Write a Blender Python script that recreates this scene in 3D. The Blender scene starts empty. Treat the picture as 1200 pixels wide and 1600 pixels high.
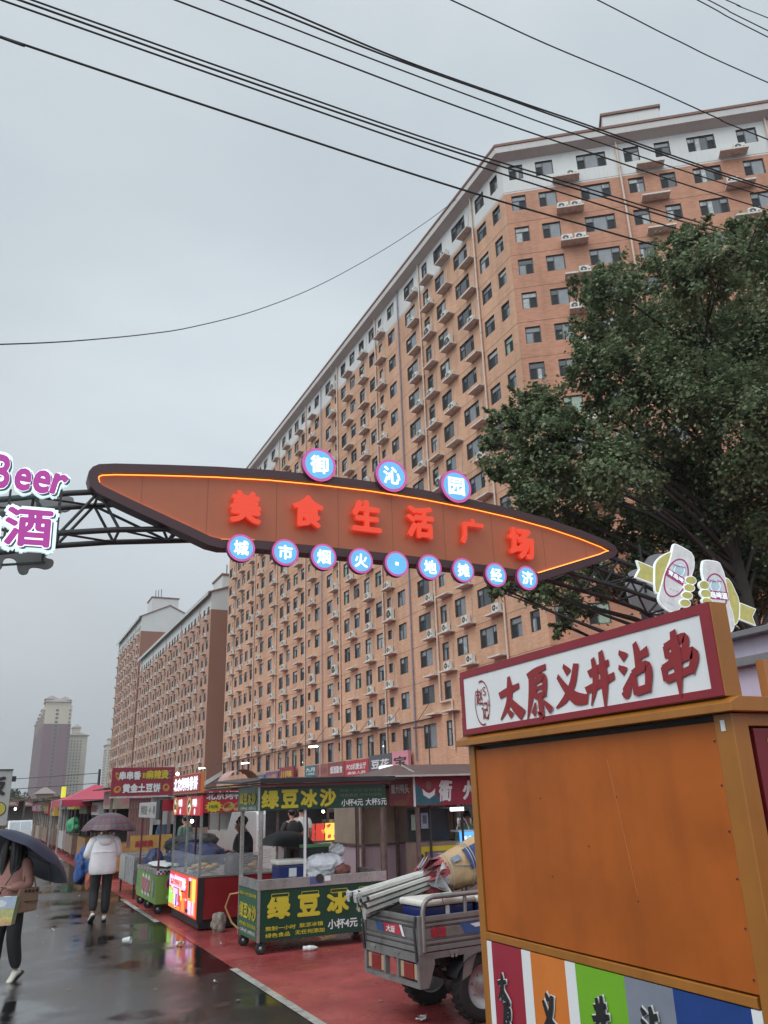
import bpy, bmesh, math, random
import numpy as np
from mathutils import Vector, Matrix, Quaternion
random.seed(7); RNG = np.random.default_rng(11)
SC = bpy.context.scene
COL = SC.collection
R = math.radians

# ------------------------------------------------------------------ camera
CAM_H = 1.9
YAW, PITCH, ROLL = R(25.909), R(19.711), R(1.871)
FPX = 1240.0                                   # focal length for a 1200 x 1600 picture
f0 = Vector((math.sin(YAW), math.cos(YAW), 0)); r0 = Vector((math.cos(YAW), -math.sin(YAW), 0)); UP = Vector((0, 0, 1))
FWD = f0*math.cos(PITCH) + UP*math.sin(PITCH)
u0 = -f0*math.sin(PITCH) + UP*math.cos(PITCH)
CR = r0*math.cos(ROLL) - u0*math.sin(ROLL)
CU = u0*math.cos(ROLL) + r0*math.sin(ROLL)
EYE = Vector((0, 0, CAM_H))
cd = bpy.data.cameras.new('camera'); cam = bpy.data.objects.new('camera', cd); COL.objects.link(cam)
cd.sensor_fit = 'VERTICAL'; cd.sensor_height = 36; cd.sensor_width = 27
cd.lens = 36*FPX/1600; cd.clip_start = 0.05; cd.clip_end = 3000
cam.matrix_world = Matrix(((CR.x, CU.x, -FWD.x, EYE.x), (CR.y, CU.y, -FWD.y, EYE.y), (CR.z, CU.z, -FWD.z, EYE.z), (0, 0, 0, 1)))
SC.camera = cam

# ------------------------------------------------------------------ light: overcast daylight
SUN_EL, SUN_AZ = R(50), R(248)                 # azimuth clockwise from +Y: behind the camera, a little to the left
SC.view_settings.view_transform = 'Standard'; SC.view_settings.look = 'None'
SC.view_settings.exposure = 0.0; SC.view_settings.gamma = 1.0
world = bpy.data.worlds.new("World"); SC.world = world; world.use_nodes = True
nt = world.node_tree; N = nt.nodes; L = nt.links
for n in list(N): N.remove(n)
out = N.new('ShaderNodeOutputWorld')
sky = N.new('ShaderNodeTexSky'); sky.sky_type = 'NISHITA'; sky.sun_disc = False
sky.sun_elevation = SUN_EL; sky.sun_rotation = SUN_AZ; sky.air_density = 1.2; sky.dust_density = 4
bg1 = N.new('ShaderNodeBackground'); bg1.inputs[1].default_value = 0.1; L.new(sky.outputs[0], bg1.inputs[0])
tc = N.new('ShaderNodeTexCoord')
mp = N.new('ShaderNodeMapping'); mp.inputs['Scale'].default_value = (1, 1, 2.2); L.new(tc.outputs['Generated'], mp.inputs[0])
nz = N.new('ShaderNodeTexNoise'); nz.inputs['Scale'].default_value = 1.7; nz.inputs['Detail'].default_value = 5; nz.inputs['Roughness'].default_value = .48
nz.inputs['Distortion'].default_value = .35
L.new(mp.outputs[0], nz.inputs[0])
cr = N.new('ShaderNodeValToRGB'); L.new(nz.outputs[0], cr.inputs[0])
cr.color_ramp.elements[0].position = .34; cr.color_ramp.elements[0].color = (.575, .648, .702, 1)
cr.color_ramp.elements[1].position = .70; cr.color_ramp.elements[1].color = (.725, .785, .825, 1)
sx = N.new('ShaderNodeSeparateXYZ'); L.new(tc.outputs['Generated'], sx.inputs[0])
hz = N.new('ShaderNodeMapRange'); L.new(sx.outputs[2], hz.inputs[0])          # greyer towards the horizon
hz.inputs[1].default_value = 0.0; hz.inputs[2].default_value = .40; hz.inputs[3].default_value = .68; hz.inputs[4].default_value = 1.0
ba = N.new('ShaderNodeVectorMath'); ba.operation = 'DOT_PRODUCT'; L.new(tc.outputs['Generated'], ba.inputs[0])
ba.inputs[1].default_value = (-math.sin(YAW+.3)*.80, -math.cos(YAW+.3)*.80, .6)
br = N.new('ShaderNodeMapRange'); br.interpolation_type = 'SMOOTHSTEP'; L.new(ba.outputs['Value'], br.inputs[0])   # unseen sky overhead and behind brightened, to light the scene more
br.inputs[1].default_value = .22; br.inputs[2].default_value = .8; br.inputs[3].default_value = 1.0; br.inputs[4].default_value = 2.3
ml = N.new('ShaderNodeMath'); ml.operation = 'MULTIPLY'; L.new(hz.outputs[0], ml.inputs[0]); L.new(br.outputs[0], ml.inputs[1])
gp = N.new('ShaderNodeVectorMath'); gp.operation = 'DOT_PRODUCT'; L.new(tc.outputs['Generated'], gp.inputs[0]); gp.inputs[1].default_value = (.235, .87, .433)      # thinner cloud low in the gap beside the block
gm = N.new('ShaderNodeMapRange'); gm.interpolation_type = 'SMOOTHSTEP'; L.new(gp.outputs['Value'], gm.inputs[0]); gm.inputs[1].default_value = .955; gm.inputs[2].default_value = 1.0; gm.inputs[3].default_value = 1.0; gm.inputs[4].default_value = 1.12
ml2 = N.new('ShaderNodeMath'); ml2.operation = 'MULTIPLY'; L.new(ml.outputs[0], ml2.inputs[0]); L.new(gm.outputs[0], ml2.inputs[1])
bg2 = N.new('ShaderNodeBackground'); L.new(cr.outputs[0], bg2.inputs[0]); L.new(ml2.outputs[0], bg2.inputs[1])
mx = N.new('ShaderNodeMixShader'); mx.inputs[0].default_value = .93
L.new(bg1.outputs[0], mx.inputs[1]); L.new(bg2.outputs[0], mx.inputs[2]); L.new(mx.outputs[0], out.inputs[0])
sd = bpy.data.lights.new('sun', 'SUN'); sd.energy = 1.2; sd.angle = R(35); sd.color = (1, .97, .93)
so = bpy.data.objects.new('sun', sd); COL.objects.link(so)
sdir = Vector((math.sin(SUN_AZ)*math.cos(SUN_EL), math.cos(SUN_AZ)*math.cos(SUN_EL), math.sin(SUN_EL)))
so.rotation_euler = sdir.to_track_quat('Z', 'Y').to_euler(); so.location = (0, -20, 60)
SC.cycles.max_bounces = 6; SC.cycles.transparent_max_bounces = 12; SC.cycles.caustics_reflective = False; SC.cycles.caustics_refractive = False
SC.cycles.sample_clamp_indirect = 4.0

# ------------------------------------------------------------------ helpers
def ray(x, y): return (CR*(x-600) + CU*(800-y) + FWD*FPX).normalized()
def atX(x, y, X): d = ray(x, y); return EYE + d*(X/d.x)
def atY(x, y, Y): d = ray(x, y); return EYE + d*(Y/d.y)
def atZ(x, y, z=0.): d = ray(x, y); return EYE + d*((z-CAM_H)/d.z)
def V(*a): return Vector(a)
WM = {}
MATS = {}
def mat(name, col, rough=.6, metal=0., var=.15, scale=4., bump=0., bscale=60., emit=None, es=1., spec=.5, streak=0., coat=0., alpha=1., trans=0., col2=None, dirt=0.):
    """procedural principled material: large soft noise in colour and roughness, optional fine bump, vertical streaks and dirt blotches"""
    if name in MATS: return MATS[name]
    m = bpy.data.materials.new(name); m.use_nodes = True; MATS[name] = m
    t = m.node_tree; n = t.nodes; l = t.links; b = n['Principled BSDF']
    b.inputs['Roughness'].default_value = rough; b.inputs['Metallic'].default_value = metal; b.inputs['Specular IOR Level'].default_value = spec
    if coat: b.inputs['Coat Weight'].default_value = coat; b.inputs['Coat Roughness'].default_value = .08
    if alpha < 1: b.inputs['Alpha'].default_value = alpha
    if trans: b.inputs['Transmission Weight'].default_value = trans; b.inputs['IOR'].default_value = 1.1
    c = (*col, 1)
    tcn = n.new('ShaderNodeTexCoord')
    no = n.new('ShaderNodeTexNoise'); no.inputs['Scale'].default_value = scale; no.inputs['Detail'].default_value = 6; no.inputs['Roughness'].default_value = .62
    l.new(tcn.outputs['Object'], no.inputs[0])
    rp = n.new('ShaderNodeValToRGB'); l.new(no.outputs[0], rp.inputs[0])
    rp.color_ramp.elements[0].position = .3; rp.color_ramp.elements[1].position = .72
    k = var
    c2 = col2 or tuple(min(1, x*(1+k)) for x in col)
    rp.color_ramp.elements[0].color = (*[x*(1-k) for x in col], 1); rp.color_ramp.elements[1].color = (*c2, 1)
    last = rp.outputs[0]
    def darken(fac_out, lo, hi, amount):
        nonlocal last
        mr = n.new('ShaderNodeMapRange'); l.new(fac_out, mr.inputs[0]); mr.inputs[1].default_value = lo; mr.inputs[2].default_value = hi
        mr.inputs[3].default_value = 0; mr.inputs[4].default_value = amount
        mi = n.new('ShaderNodeMixRGB'); mi.blend_type = 'MULTIPLY'; l.new(mr.outputs[0], mi.inputs[0]); l.new(last, mi.inputs[1]); mi.inputs[2].default_value = (.30, .25, .20, 1)
        last = mi.outputs[0]
    if streak:
        ms = n.new('ShaderNodeMapping'); ms.inputs['Scale'].default_value = (9, 9, .5); l.new(tcn.outputs['Object'], ms.inputs[0])
        n2 = n.new('ShaderNodeTexNoise'); n2.inputs['Scale'].default_value = 1.0; n2.inputs['Detail'].default_value = 4; l.new(ms.outputs[0], n2.inputs[0])
        darken(n2.outputs[0], .5, .8, streak)
    if dirt:
        n3 = n.new('ShaderNodeTexNoise'); n3.inputs['Scale'].default_value = scale*2.3; n3.inputs['Detail'].default_value = 8; l.new(tcn.outputs['Object'], n3.inputs[0])
        darken(n3.outputs[0], .52, .75, dirt)
    l.new(last, b.inputs['Base Color'])
    rr = n.new('ShaderNodeMapRange'); l.new(no.outputs[0], rr.inputs[0]); rr.inputs[3].default_value = max(.02, rough*.75); rr.inputs[4].default_value = min(1, rough*1.25)
    l.new(rr.outputs[0], b.inputs['Roughness'])
    if bump:
        nb = n.new('ShaderNodeTexNoise'); nb.inputs['Scale'].default_value = bscale; nb.inputs['Detail'].default_value = 4; l.new(tcn.outputs['Object'], nb.inputs[0])
        bp = n.new('ShaderNodeBump'); bp.inputs['Strength'].default_value = bump; bp.inputs['Distance'].default_value = .02; l.new(nb.outputs[0], bp.inputs['Height']); l.new(bp.outputs[0], b.inputs['Normal'])
    if emit:
        b.inputs['Emission Color'].default_value = (*emit, 1); b.inputs['Emission Strength'].default_value = es
    return m
def srgb(r, g, b):
    f = lambda c: (c/255/12.92 if c <= 10 else ((c/255+.055)/1.055)**2.4)
    return (f(r), f(g), f(b))

class MB:
    """collects faces, then links them as one mesh object"""
    def __init__(s): s.v = []; s.f = []; s.m = []; s.sm = []
    def face(s, pts, mi=0, smooth=False):
        i = len(s.v); s.v += [tuple(p) for p in pts]; s.f.append(tuple(range(i, i+len(pts)))); s.m.append(mi); s.sm.append(smooth); return s
    def add(s, vs, fs, mi=0, smooth=False):
        i = len(s.v); s.v += [tuple(p) for p in vs]
        for f in fs: s.f.append(tuple(i+k for k in f)); s.m.append(mi); s.sm.append(smooth)
        return s
    def obox(s, c, ax, ay, az, mi=0):
        c, ax, ay, az = Vector(c), Vector(ax), Vector(ay), Vector(az)
        vs = [c+ax*i+ay*j+az*k for k in (-1, 1) for j in (-1, 1) for i in (-1, 1)]
        fs = [(0, 2, 3, 1), (4, 5, 7, 6), (0, 1, 5, 4), (2, 6, 7, 3), (0, 4, 6, 2), (1, 3, 7, 5)]
        if ax.cross(ay).dot(az) < 0: fs = [f[::-1] for f in fs]
        return s.add(vs, fs, mi)
    def box(s, x0, y0, z0, x1, y1, z1, mi=0):
        return s.obox(((x0+x1)/2, (y0+y1)/2, (z0+z1)/2), (abs(x1-x0)/2, 0, 0), (0, abs(y1-y0)/2, 0), (0, 0, abs(z1-z0)/2), mi)
    def bar(s, p, q, w, h=None, mi=0, up=None):
        p, q = Vector(p), Vector(q); h = w if h is None else h
        d = (q-p); L_ = d.length; d.normalize(); up = Vector(up) if up else (Vector((0, 0, 1)) if abs(d.z) < .95 else Vector((0, 1, 0)))
        a = d.cross(up).normalized(); b = a.cross(d)
        return s.obox((p+q)/2, d*(L_/2), a*(w/2), b*(h/2), mi)
    def cyl(s, p, q, r, r2=None, n=12, mi=0, caps=True, smooth=True):
        p, q = Vector(p), Vector(q); r2 = r if r2 is None else r2
        d = (q-p).normalized(); a = d.orthogonal().normalized(); b = d.cross(a)
        vs = [p+(a*math.cos(2*math.pi*i/n)+b*math.sin(2*math.pi*i/n))*r for i in range(n)] + [q+(a*math.cos(2*math.pi*i/n)+b*math.sin(2*math.pi*i/n))*r2 for i in range(n)]
        s.add(vs, [(i, (i+1) % n, n+(i+1) % n, n+i) for i in range(n)], mi, smooth)
        if caps:
            s.face(vs[:n][::-1], mi); s.face(vs[n:], mi)
        return s
    def tube(s, pts, r, n=8, mi=0):
        pts = [Vector(p) for p in pts]; rs = r if hasattr(r, '__len__') else [r]*len(pts)
        a = None; rings = []
        for i, p in enumerate(pts):
            d = (pts[min(i+1, len(pts)-1)]-pts[max(i-1, 0)]).normalized()
            a = d.orthogonal().normalized() if a is None else (a-d*a.dot(d)).normalized()
            b = d.cross(a); rings.append([p+(a*math.cos(2*math.pi*k/n)+b*math.sin(2*math.pi*k/n))*rs[i] for k in range(n)])
        vs = [v for rg in rings for v in rg]
        fs = [(i*n+k, i*n+(k+1) % n, (i+1)*n+(k+1) % n, (i+1)*n+k) for i in range(len(pts)-1) for k in range(n)]
        s.add(vs, fs, mi, True); s.face(rings[0][::-1], mi); s.face(rings[-1], mi); return s
    def lathe(s, prof, o, ax=(0, 0, 1), n=20, mi=0, smooth=True, sx=1., sy=1., a0=None):
        o, ax = Vector(o), Vector(ax).normalized(); a = Vector(a0) if a0 else ax.orthogonal().normalized(); b = ax.cross(a)
        vs = [o+ax*h+(a*math.cos(2*math.pi*k/n)*sx+b*math.sin(2*math.pi*k/n)*sy)*r for r, h in prof for k in range(n)]
        fs = [(i*n+k, i*n+(k+1) % n, (i+1)*n+(k+1) % n, (i+1)*n+k) for i in range(len(prof)-1) for k in range(n)]
        return s.add(vs, fs, mi, smooth)
    def prism(s, poly, o, ux, uy, d, mi=0, mside=None):
        """poly in (ux, uy) coordinates about o, front face at o, thickness d going back along -(ux x uy)"""
        o, ux, uy = Vector(o), Vector(ux), Vector(uy); nn = ux.cross(uy).normalized()
        ar = sum(poly[i][0]*poly[(i+1) % len(poly)][1]-poly[(i+1) % len(poly)][0]*poly[i][1] for i in range(len(poly)))
        if ar < 0: poly = poly[::-1]
        fr = [o+ux*x+uy*y for x, y in poly]; bk = [p-nn*d for p in fr]; k = len(poly)
        ms = mi if mside is None else mside
        s.face(fr, mi); s.face(bk[::-1], ms)
        for i in range(k): s.face([fr[i], bk[i], bk[(i+1) % k], fr[(i+1) % k]], ms)
        return s
    def sphere(s, c, r, n=12, m=8, mi=0, sc=(1, 1, 1)):
        pr = [(r*math.sin(math.pi*i/m)+1e-5, -r*math.cos(math.pi*i/m)) for i in range(m+1)]
        j = len(s.v); s.lathe(pr, (0, 0, 0), n=n, mi=mi)
        s.v[j:] = [(c[0]+v[0]*sc[0], c[1]+v[1]*sc[1], c[2]+v[2]*sc[2]) for v in s.v[j:]]
        return s
    def build(s, name, mats, parent=None, bevel=0., weld=False, sub=0):
        me = bpy.data.meshes.new(name)
        inv = WM[parent.name].inverted() if parent is not None else None
        vs = s.v if inv is None else [tuple(inv @ Vector(v)) for v in s.v]
        me.from_pydata(vs, [], s.f)
        for m in (mats if isinstance(mats, (list, tuple)) else [mats]): me.materials.append(m)
        me.polygons.foreach_set('material_index', s.m); me.polygons.foreach_set('use_smooth', s.sm)
        if weld:
            bm = bmesh.new(); bm.from_mesh(me); bmesh.ops.remove_doubles(bm, verts=bm.verts, dist=1e-4); bm.to_mesh(me); bm.free()
        me.update()
        o = bpy.data.objects.new(name, me); COL.objects.link(o)
        if parent is not None: o.parent = parent; WM[o.name] = WM[parent.name].copy()
        else: WM[o.name] = Matrix.Identity(4)
        if bevel:
            if not weld:
                bm = bmesh.new(); bm.from_mesh(me); bmesh.ops.remove_doubles(bm, verts=bm.verts, dist=1e-5); bm.to_mesh(me); bm.free()
            bv = o.modifiers.new('bevel', 'BEVEL'); bv.width = bevel; bv.segments = 2; bv.limit_method = 'ANGLE'; bv.angle_limit = R(40)
        if sub: o.modifiers.new('sub', 'SUBSURF').levels = sub; o.modifiers['sub'].render_levels = sub
        return o
def tag(o, label=None, cat=None, group=None, kind=None):
    if label: o['label'] = label
    if cat: o['category'] = cat
    if group: o['group'] = group
    if kind: o['kind'] = kind
    return o
def thing(name, label, cat, loc=(0, 0, 0), rz=0., group=None):
    o = bpy.data.objects.new(name, None); COL.objects.link(o); o.empty_display_size = .2
    o.location = loc; o.rotation_euler = (0, 0, rz); WM[o.name] = Matrix.Translation(Vector(loc)) @ Matrix.Rotation(rz, 4, 'Z')
    return tag(o, label, cat, group)
def copy_tree(o, parent=None):
    c = o.copy(); COL.objects.link(c)
    if parent is not None: c.parent = parent
    for ch in list(o.children): copy_tree(ch, c)
    return c
_glyph = {}
def glyphs(body, bold):
    key = (body, bold)
    if key not in _glyph:
        cu = bpy.data.curves.new('glyph', 'FONT'); cu.body = body; cu.offset = bold; cu.resolution_u = 3
        o = bpy.data.objects.new('glyph', cu); COL.objects.link(o)
        me = bpy.data.meshes.new_from_object(o.evaluated_get(bpy.context.evaluated_depsgraph_get()))
        vs = [v.co.copy() for v in me.vertices]; fs = [tuple(p.vertices) for p in me.polygons]
        COL.objects.unlink(o); bpy.data.objects.remove(o); bpy.data.curves.remove(cu); bpy.data.meshes.remove(me)
        _glyph[key] = (vs, fs)
    return _glyph[key]
def write(mb, body, c, ux, uy, h, w=None, mi=0, bold=.02, lift=.004, depth=0., shear=0.):
    """lay lettering centred on c in the plane (ux, uy); h is the letter height, w the line's full width; depth gives it sides.
    Heavy weights are the same outline laid down several times, each shifted a little"""
    vs, fs = glyphs(body, 0); c, ux, uy = Vector(c), Vector(ux).normalized(), Vector(uy).normalized(); nn = ux.cross(uy)
    x0, x1 = min(v.x for v in vs), max(v.x for v in vs); y0, y1 = min(v.y for v in vs), max(v.y for v in vs)
    e = bold; sy = h/(y1-y0+2*e); sx = sy if w is None else w/(x1-x0+2*e)
    sh = [(0, 0)] if e == 0 else [(0, 0)]+[(e*math.cos(t*math.pi/4), e*math.sin(t*math.pi/4)) for t in (range(8) if e > .025 else range(1, 8, 2))]+([(e*.5*math.cos(t*math.pi/2), e*.5*math.sin(t*math.pi/2)) for t in range(4)] if e > .045 else [])
    cnt = {}
    if depth:
        for f in fs:
            for a, b in zip(f, f[1:]+f[:1]): cnt[(a, b)] = 1
    rim = [(a, b) for (a, b) in cnt if (b, a) not in cnt]
    for j, (dx, dy) in enumerate(sh):
        up = lift+depth+j*.0003
        P = lambda v, d: c+ux*((v.x+dx-(x0+x1)/2)*sx+shear*(v.y-(y0+y1)/2)*sy)+uy*((v.y+dy-(y0+y1)/2)*sy)+nn*d
        mb.add([P(v, up) for v in vs], fs, mi)
        if depth:
            k = len(mb.v); mb.v += [tuple(P(v, up)) for v in vs]+[tuple(P(v, lift)) for v in vs]; n_ = len(vs)
            for (a, b) in rim: mb.f.append((k+a, k+n_+a, k+n_+b, k+b)); mb.m.append(mi); mb.sm.append(False)
    return mb
def strokes(mb, chars, c, ux, uy, h, mi=0, lift=.004, grow=0.):
    """brush lettering: each stroke a list of (x, y, half width) in a unit box, swept as a ribbon with round-ish ends"""
    c, ux, uy = Vector(c), Vector(ux).normalized(), Vector(uy).normalized(); nn = ux.cross(uy)
    for si, st in enumerate(chars):
        pts = []
        for i in range(len(st)-1):
            for k in range(6):
                t = k/6; p0 = st[max(i-1, 0)]; p1 = st[i]; p2 = st[i+1]; p3 = st[min(i+2, len(st)-1)]
                cm = lambda a: .5*((2*p1[a])+(-p0[a]+p2[a])*t+(2*p0[a]-5*p1[a]+4*p2[a]-p3[a])*t*t+(-p0[a]+3*p1[a]-3*p2[a]+p3[a])*t**3)
                pts.append((cm(0), cm(1), max(.004, cm(2))))
        pts.append(st[-1]); Lp = []; Rp = []
        for i, (x, y, w) in enumerate(pts):
            a = pts[max(i-1, 0)]; b = pts[min(i+1, len(pts)-1)]; dx, dy = b[0]-a[0], b[1]-a[1]; l_ = math.hypot(dx, dy) or 1
            w += grow; nx, ny = -dy/l_*w, dx/l_*w; ex, ey = 0, 0
            if i == 0: ex, ey = -dx/l_*(w*.6), -dy/l_*(w*.6)
            if i == len(pts)-1: ex, ey = dx/l_*(w*.6), dy/l_*(w*.6)
            Lp.append((x+nx+ex, y+ny+ey)); Rp.append((x-nx+ex*.2, y-ny+ey*.2))
        P = lambda p: c+ux*((p[0]-.5)*h)+uy*((p[1]-.5)*h)+nn*(lift+.0008*si)
        for i in range(len(pts)-1): mb.face([P(Rp[i]), P(Rp[i+1]), P(Lp[i+1]), P(Lp[i])], mi)
    return mb
def disc(mb, c, ux, uy, r, d, n=32, mi=0, mside=None, sx=1.):
    return mb.prism([(math.cos(2*math.pi*i/n)*r*sx, math.sin(2*math.pi*i/n)*r) for i in range(n)], c, Vector(ux).normalized(), Vector(uy).normalized(), d, mi, mside)
def curve_pts(p, q, sag, n=24):
    p, q = Vector(p), Vector(q)
    return [p.lerp(q, i/n)-Vector((0, 0, sag*4*(i/n)*(1-i/n))) for i in range(n+1)]

# ------------------------------------------------------------------ shared materials
def brick_mat(name, c1, c2, mortar, along, bump=.15, sc=1.0):
    m = bpy.data.materials.new(name); m.use_nodes = True; t = m.node_tree; n = t.nodes; l = t.links; b = n['Principled BSDF']
    g = n.new('ShaderNodeNewGeometry'); sp = n.new('ShaderNodeVectorMath'); sp.operation = 'DOT_PRODUCT'; l.new(g.outputs['Position'], sp.inputs[0]); sp.inputs[1].default_value = along
    sz = n.new('ShaderNodeSeparateXYZ'); l.new(g.outputs['Position'], sz.inputs[0])
    cb = n.new('ShaderNodeCombineXYZ'); l.new(sp.outputs['Value'], cb.inputs[0]); l.new(sz.outputs[2], cb.inputs[1])
    br = n.new('ShaderNodeTexBrick'); l.new(cb.outputs[0], br.inputs[0]); br.inputs['Scale'].default_value = 1.0
    br.inputs['Brick Width'].default_value = .36*sc; br.inputs['Row Height'].default_value = .10*sc; br.inputs['Mortar Size'].default_value = .008*sc
    br.inputs['Color1'].default_value = (*c1, 1); br.inputs['Color2'].default_value = (*c2, 1); br.inputs['Mortar'].default_value = (*mortar, 1)
    no = n.new('ShaderNodeTexNoise'); no.inputs['Scale'].default_value = .25; no.inputs['Detail'].default_value = 8; l.new(g.outputs['Position'], no.inputs[0])
    ms = n.new('ShaderNodeMapping'); ms.inputs['Scale'].default_value = (1.3, 1.3, .09); l.new(g.outputs['Position'], ms.inputs[0])
    n2 = n.new('ShaderNodeTexNoise'); n2.inputs['Scale'].default_value = 1; n2.inputs['Detail'].default_value = 5; l.new(ms.outputs[0], n2.inputs[0])
    ad = n.new('ShaderNodeMath'); ad.operation = 'ADD'; l.new(no.outputs[0], ad.inputs[0]); l.new(n2.outputs[0], ad.inputs[1])
    mr = n.new('ShaderNodeMapRange'); l.new(ad.outputs[0], mr.inputs[0]); mr.inputs[1].default_value = .7; mr.inputs[2].default_value = 1.35; mr.inputs[3].default_value = .80; mr.inputs[4].default_value = 1.14
    mx_ = n.new('ShaderNodeMixRGB'); mx_.blend_type = 'MULTIPLY'; mx_.inputs[0].default_value = 1; l.new(br.outputs[0], mx_.inputs[1]); l.new(mr.outputs[0], mx_.inputs[2])
    l.new(mx_.outputs[0], b.inputs['Base Color']); b.inputs['Roughness'].default_value = .75
    if bump:
        bp = n.new('ShaderNodeBump'); bp.inputs['Strength'].default_value = bump; bp.inputs['Distance'].default_value = .01; bp.invert = True; l.new(br.outputs['Fac'], bp.inputs['Height']); l.new(bp.outputs[0], b.inputs['Normal'])
    return m
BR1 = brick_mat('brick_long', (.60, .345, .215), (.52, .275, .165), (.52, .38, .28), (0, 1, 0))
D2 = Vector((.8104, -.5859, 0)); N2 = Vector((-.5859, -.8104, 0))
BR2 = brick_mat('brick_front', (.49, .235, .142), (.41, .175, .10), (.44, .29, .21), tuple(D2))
M_white = mat('white_tile', (.57, .58, .57), .55, var=.05, scale=.4, streak=.12, bump=.1, bscale=12)
M_fascia = mat('eave_paint', (.50, .49, .47), .7, var=.08, scale=.6, streak=.18)
M_cope = mat('coping_brown', (.20, .10, .075), .7, var=.2, scale=1)
M_frame = mat('window_frame', (.045, .05, .055), .4, var=.1)
M_reveal = mat('shaded_reveal', (.13, .08, .06), .8, var=.1)  # dark tone stands in for the shadow inside the window openings
def glass_mat(name, c, rough=.04):
    return mat(name, c, rough, var=.25, scale=.7, spec=.9, bump=.03, bscale=.8)
M_gl = [glass_mat('glass_dark', (.03, .036, .042)), glass_mat('glass_mid', (.17, .19, .205)), mat('glass_curtain', (.36, .38, .37), .12, var=.35, scale=3, spec=.8), mat('glass_green_curtain', (.25, .34, .25), .12, var=.3, scale=3, spec=.8), mat('insect_screen', (.030, .034, .038), .7, var=.2, spec=.2)]  # mid glass: paler colour painted in for the sky's reflection
M_conc = mat('ledge_concrete', (.60, .57, .52), .85, var=.15, scale=2, dirt=.4)
M_ac = mat('ac_white', (.62, .62, .58), .5, var=.08, scale=2, streak=.25)
M_grille = mat('ac_grille', (.03, .03, .035), .6)
M_pipe = mat('drain_pipe', (.56, .44, .36), .5, var=.1)
M_pipe2 = mat('purple_pipe', (.22, .21, .28), .5, var=.1)
M_steel = mat('dark_steel', (.06, .06, .065), .5, metal=.6, var=.3)
M_gal = mat('galvanised', (.42, .42, .42), .42, metal=.7, var=.2, scale=6)

def facade(bld, o, d, wins, z_rows, mats, length, z0, z1, zsplit, recess=.16):
    """wall sheet with window openings. o: base corner, d: along, outward normal = d rotated; wins: (s0, s1, height, drop)"""
    o, d = Vector(o), Vector(d); up = Vector((0, 0, 1)); nrm = Vector((d.y, -d.x, 0))
    rects = [(a, b, zt-drop-h, zt-drop) for (a, b, h, drop) in wins for zt in z_rows]
    return o, d, nrm, rects
def wall_with_holes(mb, o, d, nrm, length, zs, rects, mi_fn, recess=.16, mi_rev=2):
    xs = sorted({0., length}|{round(r[k], 3) for r in rects for k in (0, 1)})
    zz = sorted(set(zs)|{round(r[k], 3) for r in rects for k in (2, 3)})
    holes = {}
    for r in rects:
        holes.setdefault((round(r[2], 3)), []).append(r)
    P = lambda s, z, off=0.: o+d*s+Vector((0, 0, z))+nrm*off
    R_ = [(round(a, 3), round(b, 3), round(c, 3), round(e, 3)) for a, b, c, e in rects]
    byz = {}
    for k in range(len(zz)-1):
        za, zb = zz[k], zz[k+1]; act = [(a, b) for a, b, c, e in R_ if c <= za+1e-6 and e >= zb-1e-6]
        act.sort(); s = 0.
        for a, b in act+[(length, length)]:
            if a-s > 1e-4: mb.face([P(s, za), P(a, za), P(a, zb), P(s, zb)], mi_fn((za+zb)/2))
            s = b
    for a, b, c, e in R_:
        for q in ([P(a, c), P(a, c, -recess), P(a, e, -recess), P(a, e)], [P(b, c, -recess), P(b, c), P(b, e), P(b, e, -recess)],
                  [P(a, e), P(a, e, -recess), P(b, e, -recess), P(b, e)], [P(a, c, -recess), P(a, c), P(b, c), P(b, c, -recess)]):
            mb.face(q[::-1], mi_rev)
def win_parts(style, w, h):
    """frame bars in (s, z, depth) of a window w x h; returns (frame MB, pane quads)"""
    f = MB(); t = .07
    def fb(s0, z0, s1, z1): f.box(s0, 0, z0, s1, .06, z1)
    fb(0, 0, t, h); fb(w-t, 0, w, h); fb(t, 0, w-t, t); fb(t, h-t, w-t, h)
    panes = []
    if style == 'tee':                                         # transom light over two sashes
        zt = h*.66; fb(t, zt, w-t, zt+t); fb(w*.5-t/2, t, w*.5+t/2, zt)
        panes = [(t, zt+t, w-t, h-t), (t, t, w*.5-t/2, zt), (w*.5+t/2, t, w-t, zt)]
    elif style == 'side':                                      # opening sash with its own transom at the left, big fixed pane
        ws = w*.38; zt = h*.64; fb(ws, t, ws+t, h-t); fb(t, zt, ws, zt+t)
        panes = [(t, t, ws, zt), (t, zt+t, ws, h-t), (ws+t, t, w-t, h-t)]
    elif style == 'triple':
        ws = w*.26; zt = h*.64
        for s0 in (ws, w-ws-t): fb(s0, t, s0+t, h-t)
        fb(t, zt, ws, zt+t); fb(w-ws, zt, w-t, zt+t)
        panes = [(t, t, ws, zt), (t, zt+t, ws, h-t), (ws+t, t, w-ws-t, h-t), (w-ws, t, w-t, zt), (w-ws, zt+t, w-t, h-t)]
    else: panes = [(t, t, w-t, h-t)]
    return f, panes
WIN_CACHE = {}
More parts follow.
